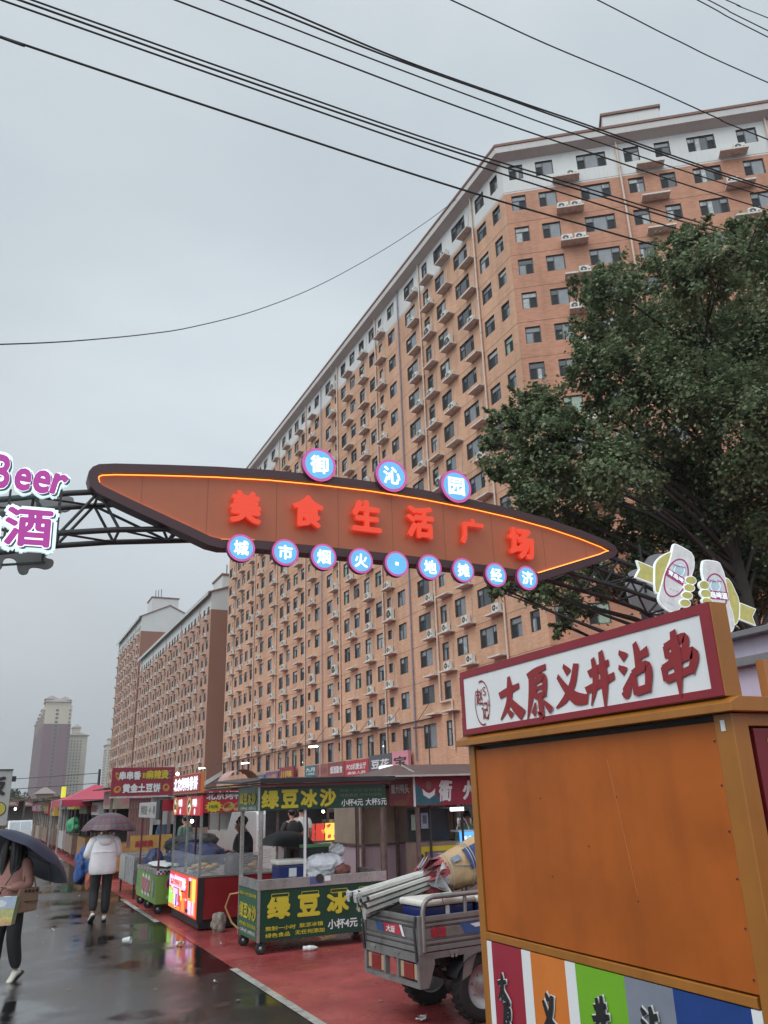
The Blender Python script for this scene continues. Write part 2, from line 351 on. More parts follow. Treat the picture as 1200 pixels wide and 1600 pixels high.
def window_meshes(style, w, h, seed):
    key = (style, round(w, 2), round(h, 2), seed)
    if key in WIN_CACHE: return WIN_CACHE[key]
    f, panes = win_parts(style, w, h); rn = random.Random(seed*31+int(w*100))
    f.build('window_frame_proto', M_frame); fo = COL.objects[-1]; fm = fo.data
    g = MB(); cur = rn.random(); base = 2 if cur < .16 else (3 if cur < .20 else None); scr = {'tee': (rn.choice((1, 2)),), 'side': (0,), 'triple': (0, 3)}.get(style, ())
    for i, (a, c, b, e) in enumerate(panes):
        mi = base if base is not None and rn.random() < .75 else (1 if rn.random() < .55 else 0)
        if i in scr and rn.random() < .85: mi = 4
        g.face([(a, .035, c), (b, .035, c), (b, .035, e), (a, .035, e)], mi)
        if rn.random() < .16 and mi < 2:                          # a curtain drawn across part of the pane
            k = a+(b-a)*rn.uniform(.3, .6); g.v[-4:] = [(k, .035, c), (b, .035, c), (b, .035, e), (k, .035, e)]
            g.face([(a, .035, c), (k, .035, c), (k, .035, e), (a, .035, e)], 2)
    g.build('pane_proto', M_gl); go = COL.objects[-1]; gm = go.data
    for o_ in (fo, go): COL.objects.unlink(o_); bpy.data.objects.remove(o_)
    WIN_CACHE[key] = (fm, gm); return fm, gm
class Facade:
    """places windows, ledges and units on one wall; nearest ones become parts, the rest is merged"""
    def __init__(s, bld): s.b = bld; s.items = {'window': [], 'air_conditioner': [], 'ac_ledge': []}
    def win(s, o, d, nrm, rect, style, recess=.16):
        a, b, c, e = rect; p = Vector(o)+Vector(d)*a+Vector((0, 0, c))-Vector(nrm)*recess
        M = Matrix(((d.x, nrm.x*-1, 0, p.x), (d.y, nrm.y*-1, 0, p.y), (0, 0, 1, p.z), (0, 0, 0, 1)))
        # local y points into the wall; frame sits 0..0.06 proud of the recess plane
        M = M @ Matrix.Translation((0, -.065, 0))
        s.items['window'].append((M, style, b-a, e-c))
    def gen(s, kind, M, mesh_key): s.items[kind].append((M, mesh_key))
    def finish(s, limit=100):
        root = s.b; inv = WM[root.name].inverted(); eye = EYE
        for kind, its in s.items.items():
            def size(it):
                M = it[0]; v = M.translation-eye; nrm = Vector((M[0][1], M[1][1], 0)); a = 1. if kind != 'window' else it[2]*it[3]
                return a*max(.05, abs(nrm.dot(v.normalized())))/v.length_squared
            def infront(it):
                v = it[0].translation-eye; z = v.dot(FWD); x = 600+FPX*v.dot(CR)/z; y = 800-FPX*v.dot(CU)/z
                return z > 0 and -10 < x < 1215 and -10 < y < 1610
            its.sort(key=lambda it: (not infront(it), -size(it)))
            rest = MB(); rest_g = MB()
            for i, it in enumerate(its):
                if kind == 'window':
                    fm, gm = window_meshes(it[1], it[2], it[3], random.randrange(9))
                    pieces = [('window', fm, M_frame, rest), ('pane', gm, None, rest_g)]
                else: pieces = [(kind, PROTO[it[1]], None, rest)]
                if i < limit:
                    par = root
                    for nm, me, _, _r in pieces:
                        ob = bpy.data.objects.new(nm, me); COL.objects.link(ob); ob.parent = par
                        if par is root: ob.matrix_local = inv @ it[0]
                        WM[ob.name] = it[0].copy(); par = ob
                else:
                    if not infront(it): continue
                    for nm, me, _, rb in pieces:
                        k = len(rb.v); rb.v += [tuple(it[0] @ v.co) for v in me.vertices]
                        for p in me.polygons: rb.f.append(tuple(k+j for j in p.vertices)); rb.m.append(p.material_index); rb.sm.append(False)
            if rest.f:
                if kind == 'window':
                    w = rest.build('window', M_frame, root); w['kind'] = 'stuff'; g = rest_g.build('pane', M_gl, w); g['kind'] = 'stuff'
                else:
                    r_ = rest.build(kind, PROTO_M[kind], root); r_['kind'] = 'stuff'
PROTO = {}; PROTO_M = {'air_conditioner': [M_ac, M_grille], 'ac_ledge': [M_conc]}
def proto(name, mb, mats):
    o = mb.build(name, mats); PROTO[name] = o.data; COL.objects.unlink(o); bpy.data.objects.remove(o)
# local axes of a facade item: x along the wall, y INTO the wall, z up
def _ac(wide=.8, tall=.58):
    m = MB(); m.box(0, -.42, 0, wide, -.10, tall)
    disc(m, (wide*.38, -.4215, tall*.5), (1, 0, 0), (0, 0, 1), tall*.40, .004, 20, 1, 1)
    for k in (-.5, 0, .5): m.bar((wide*.38-.2, -.426, tall*.5+k*.3), (wide*.38+.2, -.426, tall*.5+k*.3), .012, .012)
    disc(m, (wide*.38, -.43, tall*.5), (1, 0, 0), (0, 0, 1), .06, .01, 12, 0)
    m.box(wide*.78, -.424, tall*.2, wide*.95, -.42, tall*.5, 1)
    m.box(.06, -.40, -.04, .12, -.12, 0); m.box(wide-.12, -.40, -.04, wide-.06, -.12, 0)
    return m
proto('unit', _ac(), [M_ac, M_grille]); proto('unit_tall', _ac(.86, .95), [M_ac, M_grille])
lm = MB(); lm.box(0, -.62, -.12, 1.75, 0, 0); proto('ledge', lm, [M_conc])
lm = MB(); lm.box(0, -.75, -.14, 2.0, 0, 0); proto('ledge_long', lm, [M_conc])
def place(o, d, nrm, s_, z, off=0.):
    p = Vector(o)+Vector(d)*s_+Vector((0, 0, z))+Vector(nrm)*off
    return Matrix(((d.x, -nrm.x, 0, p.x), (d.y, -nrm.y, 0, p.y), (0, 0, 1, p.z), (0, 0, 0, 1)))

# ------------------------------------------------------------------ main apartment building (long wall along the street, front wall bending away)
XB = 31.1; YC, YE = 40.65, 121.6
TOPS = [48.55-2.955*k for k in range(15)]
b1 = thing('apartment_building', 'long brick apartment block with white top storey, its corner bending at right behind the tree', 'building', (XB, YC, 0))
F1 = Facade(b1); dA = Vector((0, -1, 0)); nA = Vector((-1, 0, 0)); oA = Vector((XB, YE, 0))         # s runs from the far end towards the corner
LEN = YE-YC
cols = [(41.4, 42.45, 'tee'), (43.45, 44.8, 'tee'), (46.5, 48.7, 'triple'), (50.4, 52.0, 'side'), (53.3, 54.3, 'tee'), (55.95, 58.0, 'side'),
        (60.3, 61.8, 'side'), (63.2, 64.0, 's'), (65.1, 66.4, 'tee'), (67.7, 69.0, 'tee'), (70.2, 71.6, 'tee'), (72.8, 74.2, 'tee'), (75.3, 76.1, 's'), (77.4, 79.0, 'side'),
        (81.2, 82.7, 'side'), (84.1, 84.9, 's'), (86.0, 87.4, 'tee'), (88.6, 90.1, 'tee'), (91.3, 92.6, 'tee'), (93.9, 95.3, 'tee'), (96.6, 97.2, 's'), (98.4, 100.1, 'side'),
        (102., 103.7, 'side'), (105.1, 105.8, 's'), (106.9, 108.3, 'tee'), (109.6, 111., 'tee'), (112.1, 113.6, 'tee'), (114.8, 116.3, 'tee'), (117.6, 118.4, 's'), (119.5, 121.1, 'tee')]
rectsA = []
for (y0, y1, st) in cols:
    for k, zt in enumerate(TOPS):
        h = (1.85 if k == 14 else 1.38); dr = 0.
        if st == 's': h = .8; dr = .12
        r_ = (YE-y1, YE-y0, zt-dr-h, zt-dr); rectsA.append(r_); F1.win(oA, dA, nA, r_, st)
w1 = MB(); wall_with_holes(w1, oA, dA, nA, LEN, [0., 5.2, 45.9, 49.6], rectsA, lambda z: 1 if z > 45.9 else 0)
c2len = 24.0; rectsB = []; oB = Vector((XB, YC, 0))
fcols = [(.5, 1.6, 'tee'), (2.58, 3.93, 'side'), (5.75, 7.95, 'triple'), (9.3, 10.45, 'tee'), (11.6, 12.73, 'tee'), (14., 16., 'triple'), (17.57, 19., 'side'), (20.6, 22.6, 'triple')]
for (s0, s1, st) in fcols:
    for k, zt in enumerate(TOPS):
        r_ = (s0, s1, zt-1.38, zt); rectsB.append(r_); F1.win(oB, D2, N2, r_, st)
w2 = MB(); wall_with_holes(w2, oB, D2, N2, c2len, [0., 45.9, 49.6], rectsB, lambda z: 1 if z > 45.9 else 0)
eC = oB+D2*c2len; back = Vector((14, 3, 0))
for a, b, mi in ((Vector((XB, YE, 0)), Vector((XB+15, YE, 0)), 0), (eC, eC-N2*14, 0)):
    for z0, z1, m_ in ((0, 45.9, mi), (45.9, 49.6, 1)): w1.face([b+V(0, 0, z0), a+V(0, 0, z0), a+V(0, 0, z1), b+V(0, 0, z1)], m_)
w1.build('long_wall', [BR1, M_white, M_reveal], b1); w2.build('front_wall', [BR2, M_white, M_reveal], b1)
fj = MB()
for zt in TOPS[1:]:
    z_ = zt+.42; fj.box(XB-.006, YC+.01, z_, XB+.02, YE, z_+.03); a_, c_ = oB+D2*.01+V(0, 0, z_+.015), oB+D2*c2len+V(0, 0, z_+.015); fj.bar(a_, c_, .012, .03)
fj.build('floor_joint', mat('joint_brown', (.16, .085, .06), .9), b1)['kind'] = 'stuff'
# eaves: soffit, fascia and brown coping follow both walls
ev = MB(); ins = (dA.cross(UP)); mit = Vector((-1.0, 0, 0)); bis = (nA+N2).normalized()/((nA+N2).normalized().dot(nA))
pa, pb, pc = Vector((XB, YE, 0)), oB, eC
def ring(off, z): return [pa+nA*off+Vector((0, .3 if off else 0, z)), pb+bis*off+Vector((0, 0, z)), pc+N2*off+Vector((0, 0, z))]
prof = [(0, 49.0), (.75, 49.35), (.75, 49.92), (.82, 49.95), (.82, 50.17), (.3, 50.25), (-12, 51.6)]
rs = [ring(*p) for p in prof]
for i in range(len(rs)-1):
    for j in (0, 1): ev.face([rs[i][j], rs[i+1][j], rs[i+1][j+1], rs[i][j+1]][::-1], 0 if i < 2 else 1)
ev.build('eaves', [M_fascia, M_cope], b1)
rb = MB(); q0 = oB+D2*8.1+N2*.2; q1 = oB+D2*12.4+N2*.2
for (z0, z1, off, mi) in ((49.6, 51.75, 0, 0), (51.75, 51.98, .12, 1)):
    a, b = q0-D2*off+N2*off, q1+D2*off+N2*off; c, e = b-N2*(5+2*off), a-N2*(5+2*off)
    pts = [a, b, c, e]
    for i in range(4): rb.face([pts[i]+V(0, 0, z0), pts[(i+1) % 4]+V(0, 0, z0), pts[(i+1) % 4]+V(0, 0, z1), pts[i]+V(0, 0, z1)], mi)
    rb.face([p+V(0, 0, z1) for p in pts], mi); rb.face([p+V(0, 0, z0) for p in pts[::-1]], mi)
rb.build('stair_head', [M_white, M_cope], b1)
# drain pipes with collars
def drain(o, d, nrm, s_, z0, z1, r, m_, jog=None):
    p = MB(); base = o+d*s_+nrm*.14
    pts = [base+V(0, 0, z1), base+V(0, 0, z0)] if not jog else [base+V(0, 0, z1), base+V(0, 0, jog[0]), base+d*jog[1]+V(0, 0, jog[0]), base+d*jog[1]+V(0, 0, z0)]
    for a, b in zip(pts, pts[1:]): p.cyl(a, b, r, n=8)
    z = z0+1.2
    while z < z1:
        sh = d*jog[1] if jog and z < jog[0] else Vector()
        p.cyl(base+sh+V(0, 0, z), base+sh+V(0, 0, z+.12), r*1.25, n=8); z += 2.955
    p.build('drain_pipe', m_, b1)
for y in (45.2, 64.6, 75.1, 85.6, 96.4, 106.4, 117.2): drain(oA, dA, nA, YE-y, 5.3, 49.3, .085, M_pipe)
drain(oA, dA, nA, YE-54.8, 5.0, 49.3, .085, M_pipe, jog=(8.6, 1.75))
drain(oA, dA, nA, YE-59.25, 4.5, 49.3, .07, M_pipe2); drain(oA, dA, nA, YE-80.2, 5.3, 49.3, .05, M_pipe2)
drain(oB, D2, N2, 8.82, 4, 49.3, .085, M_pipe); drain(oB, D2, N2, 19.7, 4, 49.3, .085, M_pipe)
# ledges under the windows with outdoor units on some of them
rn = random.Random(5)
led = [(45.3, 1), (49.1, 1), (52.2, 1), (54.9, 2), (62.3, 2), (66.6, 2), (70.8, 1), (75.3, 2), (82.1, 1), (86.8, 1), (91.8, 2), (96.2, 2), (102.5, 2), (106.9, 1), (112.2, 1), (116.4, 2)]
for (y, dens) in led:
    s_ = YE-y-1.75
    for k, zt in enumerate(TOPS):
        if k == 14: continue
        z = zt-2.25
        F1.gen('ac_ledge', place(oA, dA, nA, s_, z), 'ledge')
        pr = rn.random()
        if pr < (.45 if dens == 1 else .85):
            F1.gen('air_conditioner', place(oA, dA, nA, s_+rn.uniform(.1, .8), z+.042), 'unit_tall' if rn.random() < .08 else 'unit')
        if rn.random() < .55:
            q = MB
for s0 in (3.75, 10.0, 15.98, 20.4):
    for k, zt in enumerate(TOPS):
        if k == 14: continue
        z = zt-2.22; F1.gen('ac_ledge', place(oB, D2, N2, s0, z), 'ledge_long')
        if s0 == 10.0: continue
        n_ = rn.choice([1, 1, 2, 2]) if k else 1
        if n_ == 2: F1.gen('air_conditioner', place(oB, D2, N2, s0+.1, z+.042), 'unit')
        if rn.random() < .9: F1.gen('air_conditioner', place(oB, D2, N2, s0+1.08, z+.042), 'unit')
F1.finish()
# refrigerant hoses running down beside the units
hz_ = MB()
for (y, dens) in led:
    s_ = YE-y-.45
    k = 0
    while k < 13:
        if rn.random() < .6:
            a = oA+dA*(s_+rn.uniform(-.2, .2))+nA*.05; z1 = TOPS[k]-1.2; z0 = TOPS[k]-2.6
            hz_.tube([a+V(0, 0, z1+.9), a+V(-.02, .1, (z0+z1)/2), a+V(-.03, rn.uniform(-.25, .25), z0)], .022, 5)
        k += 1
hz_.build('hose', M_gal, b1)['kind'] = 'stuff'
# ground-floor shop front behind the stalls, canopy grille and stays
gf = MB(); gf.box(30.85, 58.5, .05, 31.07, 120, 3.6, 0)
y = 60.
while y < 118:
    gf.box(30.80, y, .3, 30.86, y+2.4, 2.9, 1); gf.box(30.78, y+1.16, .3, 30.84, y+1.24, 2.9, 0); y += 3.4
gf.build('shop_front', [mat('shop_wall', (.23, .17, .14), .7, var=.2), M_gl[0]], b1)
can = MB()
ya, yb = 56.4, 121.4
for (x, z) in ((29.6, 7.30), (30.3, 7.45), (31.0, 7.6)): can.bar((x, ya, z), (x, yb, z-.35), .07)
n_ = 34
for i in range(n_+1):
    y = ya+(yb-ya)*i/n_; dz = -.35*i/n_
    can.bar((29.6, y, 7.30+dz), (31.05, y, 7.62+dz), .06)
    if i % 3 == 0:
        can.bar((29.7, y, 7.34+dz), (31.05, y, 9.0+dz), .035)
    if i < n_:
        y2 = ya+(yb-ya)*(i+1)/n_
        for x, z in ((29.85, 7.36), (30.1, 7.42), (30.55, 7.5), (30.8, 7.55)): can.bar((x, y, z+dz), (x, y2, z+dz), .025)
can.build('canopy', M_steel, b1)

# ------------------------------------------------------------------ ground, road, red paving, painted line
def wet(name, col, r0, r1, scale, bump, col2=None, grain=220., worn=None, rip=.0, ior=1.45, pool=None):
    m = bpy.data.materials.new(name); m.use_nodes = True; t = m.node_tree; n = t.nodes; l = t.links; b = n['Principled BSDF']
    g = n.new('ShaderNodeNewGeometry')
    no = n.new('ShaderNodeTexNoise'); no.inputs['Scale'].default_value = scale; no.inputs['Detail'].default_value = 7; no.inputs['Roughness'].default_value = .6; l.new(g.outputs['Position'], no.inputs[0])
    mr = n.new('ShaderNodeMapRange'); mr.interpolation_type = 'SMOOTHSTEP'; l.new(no.outputs[0], mr.inputs[0]); mr.inputs[1].default_value = .40; mr.inputs[2].default_value = .62; mr.inputs[3].default_value = r0; mr.inputs[4].default_value = r1
    l.new(mr.outputs[0], b.inputs['Roughness'])
    fine = n.new('ShaderNodeTexNoise'); fine.inputs['Scale'].default_value = grain; fine.inputs['Detail'].default_value = 3; l.new(g.outputs['Position'], fine.inputs[0])
    big = n.new('ShaderNodeTexNoise'); big.inputs['Scale'].default_value = .8; big.inputs['Detail'].default_value = 9; big.inputs['Roughness'].default_value = .7; l.new(g.outputs['Position'], big.inputs[0])
    rp = n.new('ShaderNodeValToRGB'); l.new(big.outputs[0], rp.inputs[0]); rp.color_ramp.elements[0].position = .32; rp.color_ramp.elements[1].position = .68
    rp.color_ramp.elements[0].color = (*[x*.62 for x in col], 1); rp.color_ramp.elements[1].color = (*(col2 or [x*1.25 for x in col]), 1)
    mg = n.new('ShaderNodeMixRGB'); mg.blend_type = 'MULTIPLY'; mg.inputs[0].default_value = .7; l.new(rp.outputs[0], mg.inputs[1])
    fr = n.new('ShaderNodeMapRange'); l.new(fine.outputs[0], fr.inputs[0]); fr.inputs[1].default_value = .3; fr.inputs[2].default_value = .7; fr.inputs[3].default_value = .45; fr.inputs[4].default_value = 1.4; l.new(fr.outputs[0], mg.inputs[2])
    last = mg.outputs[0]
    if worn:
        wn = n.new('ShaderNodeTexNoise'); wn.inputs['Scale'].default_value = 2.3; wn.inputs['Detail'].default_value = 10; wn.inputs['Roughness'].default_value = .75; l.new(g.outputs['Position'], wn.inputs[0])
        wr = n.new('ShaderNodeMapRange'); l.new(wn.outputs[0], wr.inputs[0]); wr.inputs[1].default_value = worn[0]; wr.inputs[2].default_value = worn[0]+.10; wr.inputs[4].default_value = worn[2]
        mw = n.new('ShaderNodeMixRGB'); l.new(wr.outputs[0], mw.inputs[0]); l.new(last, mw.inputs[1]); mw.inputs[2].default_value = (*worn[1], 1); last = mw.outputs[0]
    l.new(last, b.inputs['Base Color'])
    bp = n.new('ShaderNodeBump'); bp.inputs['Distance'].default_value = .004; l.new(fine.outputs[0], bp.inputs['Height'])
    bs = n.new('ShaderNodeMapRange'); l.new(mr.outputs[0], bs.inputs[0]); bs.inputs[1].default_value = r0; bs.inputs[2].default_value = r1; bs.inputs[3].default_value = bump*.06; bs.inputs[4].default_value = bump; l.new(bs.outputs[0], bp.inputs['Strength'])
    rn_ = n.new('ShaderNodeTexNoise'); rn_.inputs['Scale'].default_value = 7.5; rn_.inputs['Detail'].default_value = 3; l.new(g.outputs['Position'], rn_.inputs[0])
    b2 = n.new('ShaderNodeBump'); b2.inputs['Distance'].default_value = .01; b2.inputs['Strength'].default_value = rip; l.new(rn_.outputs[0], b2.inputs['Height']); l.new(bp.outputs[0], b2.inputs['Normal']); l.new(b2.outputs[0], b.inputs['Normal'])
    b.inputs['IOR'].default_value = ior
    if pool:                                                     # pooled water left of the lane, reflectance raised to strengthen its sky sheen
        sxx = n.new('ShaderNodeSeparateXYZ'); l.new(g.outputs['Position'], sxx.inputs[0]); wob = n.new('ShaderNodeMath'); wob.operation = 'MULTIPLY_ADD'; l.new(no.outputs[0], wob.inputs[0]); wob.inputs[1].default_value = 1.4; l.new(sxx.outputs[0], wob.inputs[2])
        pr_ = n.new('ShaderNodeMapRange'); l.new(wob.outputs[0], pr_.inputs[0]); pr_.inputs[1].default_value = pool[0]+.9; pr_.inputs[2].default_value = pool[1]+.5; pr_.inputs[3].default_value = ior; pr_.inputs[4].default_value = pool[2]; l.new(pr_.outputs[0], b.inputs['IOR'])
        p2 = n.new('ShaderNodeMapRange'); l.new(wob.outputs[0], p2.inputs[0]); p2.inputs[1].default_value = pool[0]+.9; p2.inputs[2].default_value = pool[1]+.5; p2.inputs[3].default_value = 1; p2.inputs[4].default_value = .3
        m2 = n.new('ShaderNodeMath'); m2.operation = 'MULTIPLY'; l.new(mr.outputs[0], m2.inputs[0]); l.new(p2.outputs[0], m2.inputs[1]); l.new(m2.outputs[0], b.inputs['Roughness'])
    return m
M_asph = wet('wet_asphalt', (.0105, .0098, .0095), .06, .16, .55, .75, rip=.018, ior=1.42, pool=(2.15, 1.55, 3.9))
M_red = wet('wet_red_paint', (.31, .050, .052), .22, .5, 1.1, .6, col2=(.42, .085, .082), worn=(.58, (.12, .04, .04), .7), rip=.05, ior=1.38)
M_gnd = wet('wet_ground', (.06, .055, .05), .2, .4, .3, .5)
M_line = wet('worn_white_line', (.40, .40, .37), .2, .45, 1.5, .4, worn=(.50, (.10, .09, .085), .8))
def sheet(name, x0, y0, x1, y1, z, m):
    o = MB().face([(x0, y0, z), (x1, y0, z), (x1, y1, z), (x0, y1, z)]).build(name, m); o['kind'] = 'structure'; return o
sheet('ground', -1200, -1200, 1200, 1400, 0, M_gnd)
sheet('road', -9, -14, 2.95, 245, .004, M_asph)
sheet('pavement', 2.95, -10, 60, 125, .004, M_red)
ln = MB()
for (ya, yb, xo) in ((15.3, 19.35, 0), (3.0, 10.6, .05), (24, 29, 0), (34, 39, 0)): ln.face([(2.84+xo, ya, .009), (2.935+xo, ya, .009), (2.935+xo, yb, .009), (2.84+xo, yb, .009)])
ln.build('road_line', M_line)['kind'] = 'structure'

# ------------------------------------------------------------------ the two further blocks of the same estate
BR3 = brick_mat('brick_far', (.50, .275, .19), (.44, .225, .15), (.34, .24, .2), (0, 1, 0), bump=0)
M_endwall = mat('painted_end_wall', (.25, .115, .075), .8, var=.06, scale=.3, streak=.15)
def far_block(label, y0, y1, ztop, zb, nrow, seed, gable, heads, x=XB):
    b = thing('apartment_building', label, 'building', (x, y0, 0)); F = Facade(b); Lb = y1-y0; o = Vector((x, y1, 0)); rn = random.Random(seed)
    rects = []; s = Lb-2.6; i = 0; pat = [(1.5, 'tee'), (1.4, 'tee'), (.7, 's'), (1.4, 'tee'), (1.6, 'side'), (1.3, 'tee')]
    edges = []
    while s > 1.2:
        w, st = pat[i % 6]
        for k in range(nrow):
            zt = ztop-2.2-2.955*k; h = .8 if st == 's' else 1.4
            r_ = (s, s+w, zt-h, zt); rects.append(r_); F.win(o, dA, nA, r_, 'plain' if Lb < 60 else st)
        if i % 2 == 0: edges.append(s-1.2)
        if i % 6 == 2: pipe = MB(); p = o+dA*(s-.3)+nA*.12; pipe.cyl(p+V(0, 0, 4), p+V(0, 0, ztop-.5), .09, n=6); pipe.build('drain_pipe', M_pipe, b)
        s -= w+(1.15 if i % 3 else 1.5); i += 1
    for s in edges:
        for k in range(1, nrow+1):
            zt = ztop-2.2-2.955*k+.85
            F.gen('ac_ledge', place(o, dA, nA, s, zt), 'ledge')
            if rn.random() < .6: F.gen('air_conditioner', place(o, dA, nA, s+rn.uniform(.1, .8), zt+.042), 'unit')
    w = MB(); wall_with_holes(w, o, dA, nA, Lb, [0., zb, ztop], rects, lambda z: 1 if z > zb else 0)
    w.build('long_wall', [BR3, M_white, M_reveal], b)
    D = 14.; e = MB(); ridge = ztop+gable
    for z0, z1, mi in ((0, zb, 0), (zb, ztop, 1)): e.face([(x, y0, z0), (x+D, y0, z0), (x+D, y0, z1), (x, y0, z1)], mi)
    e.face([(x, y0, ztop), (x+D, y0, ztop), (x+D/2, y0, ridge)], 1); e.face([(x, y1, 0), (x, y1, ztop), (x+D, y1, ztop), (x+D, y1, 0)], 0)
    e.face([(x+D, y0, 0), (x+D, y1, 0), (x+D, y1, ztop), (x+D, y0, ztop)], 0)
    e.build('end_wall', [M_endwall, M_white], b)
    r_ = MB(); ov = .7; pz = lambda xx: ztop+gable*(1-abs(xx-x-D/2)/(D/2))
    for xa, xb in ((x-ov, x+D/2), (x+D/2, x+D+ov)):
        a, c = pz(xa)+.02, pz(xb)+.02
        r_.face([(xa, y0-.25, a+.25), (xb, y0-.25, c+.25), (xb, y1+.25, c+.25), (xa, y1+.25, a+.25)], 0)
        r_.face([(xa, y0-.25, a), (xa, y1+.25, a), (xb, y1+.25, c), (xb, y0-.25, c)], 1)
        r_.face([(xa, y0-.25, a), (xb, y0-.25, c), (xb, y0-.25, c+.25), (xa, y0-.25, a+.25)], 0)
    r_.box(x-ov-.05, y0-.3, pz(x-ov)-.35, x-ov+.02, y1+.3, pz(x-ov)+.28, 1)
    r_.build('roof', [M_cope, M_fascia], b)
    for (ya, yb, z1) in heads:
        h = MB(); h.box(x+3, ya, ztop, x+10, yb, z1); h.box(x+2.8, ya-.2, z1, x+10.2, yb+.2, z1+.3, 1); h.build('stair_head', [M_white, M_cope], b)
        an = MB()
        for k in range(3): an.cyl((x+4+k*.8, ya+1+k*.4, z1), (x+4+k*.8, ya+1+k*.4, z1+2.3+k*.3), .09, n=6)
        an.build('antenna', M_steel, b)
    F.finish(100); return b
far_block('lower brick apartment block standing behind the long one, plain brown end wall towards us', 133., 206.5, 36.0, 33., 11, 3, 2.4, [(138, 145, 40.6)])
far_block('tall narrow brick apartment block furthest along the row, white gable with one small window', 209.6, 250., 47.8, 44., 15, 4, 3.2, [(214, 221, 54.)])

# ------------------------------------------------------------------ hazy towers in the distance
M_purple = mat('tower_purple', (.165, .088, .105), .8, var=.06, scale=.05)
M_cream = mat('tower_cream', (.52, .46, .36), .8, var=.06, scale=.05)
M_troof = mat('tower_roof', (.26, .22, .20), .8)
M_twin = mat('tower_window', (.035, .04, .045), .15, spec=.8)
def tower(label, x, y, w, d, h, zc, mlow, mtop, ncol, nside, rows, caps, strip=True):
    """x, y near left corner of the front; the front faces us, the long side runs back along the street"""
    t = thing('tower_block', label, 'tower', (x, y, 0))
    b = MB(); b.box(x, y, 0, x+w, y+d, zc, 0)
    b.box(x+.15, y+.15, zc, x+w-.15, y+d, h, 1); b.build('wall', [mlow, mtop], t)
    if strip:
        s = MB()
        for k in (.36, .52): s.box(x+w*k, y-.25, 0, x+w*k+.35, y-.002, zc-1)
        for j in range(nside): s.box(x-.5, y+d*(j+.5)/nside-1.2, 2, x-.002, y+d*(j+.5)/nside+1.2, h-3)
        s.build('wall_rib', [mat('tower_rib', (.24, .17, .17), .8)], t)
    wn = MB(); dz = (h-6)/rows
    for r_ in range(rows):
        z = 4+r_*dz
        for c in ncol: wn.box(x+w*c-.5, y-.12, z, x+w*c+.5, y-.004, z+dz*.5)
        for j in range(nside*2):
            yy = y+d*(j+.5)/(nside*2); wn.box(x-.12, yy-.9, z, x-.004, yy+.9, z+dz*.55)
            if mlow is mtop: wn.box(x+w+.004, yy-.7, z, x+w+.12, yy+.7, z+dz*.5)
    o = wn.build('window', M_twin, t); o['kind'] = 'stuff'
    cp = MB()
    for (a0, a1, b0, b1, z0, z1, ov) in caps:
        xa, xb, ya, yb = x+w*a0, x+w*a1, y+d*b0, y+d*b1
        cp.box(xa, ya, z0, xb, yb, z1, 1)
        q = [(xa-ov, ya-ov), (xb+ov, ya-ov), (xb+ov, yb+ov), (xa-ov, yb+ov)]; mx_, my = (xa+xb)/2, (ya+yb)/2
        cp.face([(a, b_, z1+.02) for a, b_ in q[::-1]], 0)
        for i in range(4): (a, b_), (c, e) = q[i], q[(i+1) % 4]; cp.face([(a, b_, z1+.02), (c, e, z1+.02), (mx_+(c-mx_)*.1, my+(e-my)*.5, z1+3), (mx_+(a-mx_)*.1, my+(b_-my)*.5, z1+3)], 0)
    cp.build('roof', [M_troof, mtop], t); return t
P1 = atZ(57, 1259, 0); sc = 690/math.hypot(P1.x, P1.y)
def far_xy(x, D, ycol=1255):
    d = ray(x, ycol); k = D/math.hypot(d.x, d.y); return d.x*k, d.y*k
x1, y1 = far_xy(55, 680); x2, _ = far_xy(99, 680)
tower('tall purple tower with cream upper storeys, in the haze at the end of the street', x1, y1, x2-x1, 150, 77, 62.5, M_purple, M_cream, (.42, .47, .92), 7, 24,
      [(0, .9, .0, .12, 77, 79, 1.2), (.0, .45, .05, .14, 77, 82, 1), (.5, .95, .06, .14, 77, 81.5, 1)]+[(-.04, .3, .2+.15*i, .3+.15*i, 72, 76-i*1.0, .8) for i in range(5)])
x1, y1 = far_xy(97, 800); x2, _ = far_xy(128, 800)
tower('pale cream tower standing just right of the purple one', x1, y1, x2-x1, 26, 62, 20, M_cream, M_cream, (.18, .34, .50, .66), 3, 21, [(0, 1, 0, 1, 62, 63, 1.6), (.2, .6, .1, .6, 64, 70, 1)], False)
x1, y1 = far_xy(160, 900); x2, _ = far_xy(186, 900)
tower('slim grey-cream tower peeping out beside the furthest brick block', x1, y1, x2-x1, 26, 60, 20, mat('tower_grey', (.36, .33, .30), .8), M_cream, (.15, .3, .5), 3, 20, [(0, 1, 0, 1, 60, 61, 1.5), (.1, .7, .1, .6, 62, 67, 1)], False)
hx, hy = far_xy(56, 300)
h = thing('gatehouse', 'small pink hipped-roof house among the trees before the purple tower', 'house', (hx, hy, 0))
m = MB(); m.box(hx, hy, 0, hx+5, hy+6, 6.2); m.build('wall', mat('house_pink', (.42, .27, .24), .8), h)
m = MB(); q = [(hx-1, hy-1), (hx+6, hy-1), (hx+6, hy+7), (hx-1, hy+7)]
for i in range(4): m.face([(*q[i], 6.2), (*q[(i+1) % 4], 6.2), (hx+2.5, hy+3, 8.6)])
m.face([(a, b_, 6.19) for a, b_ in q[::-1]]); m.build('roof', M_troof, h)
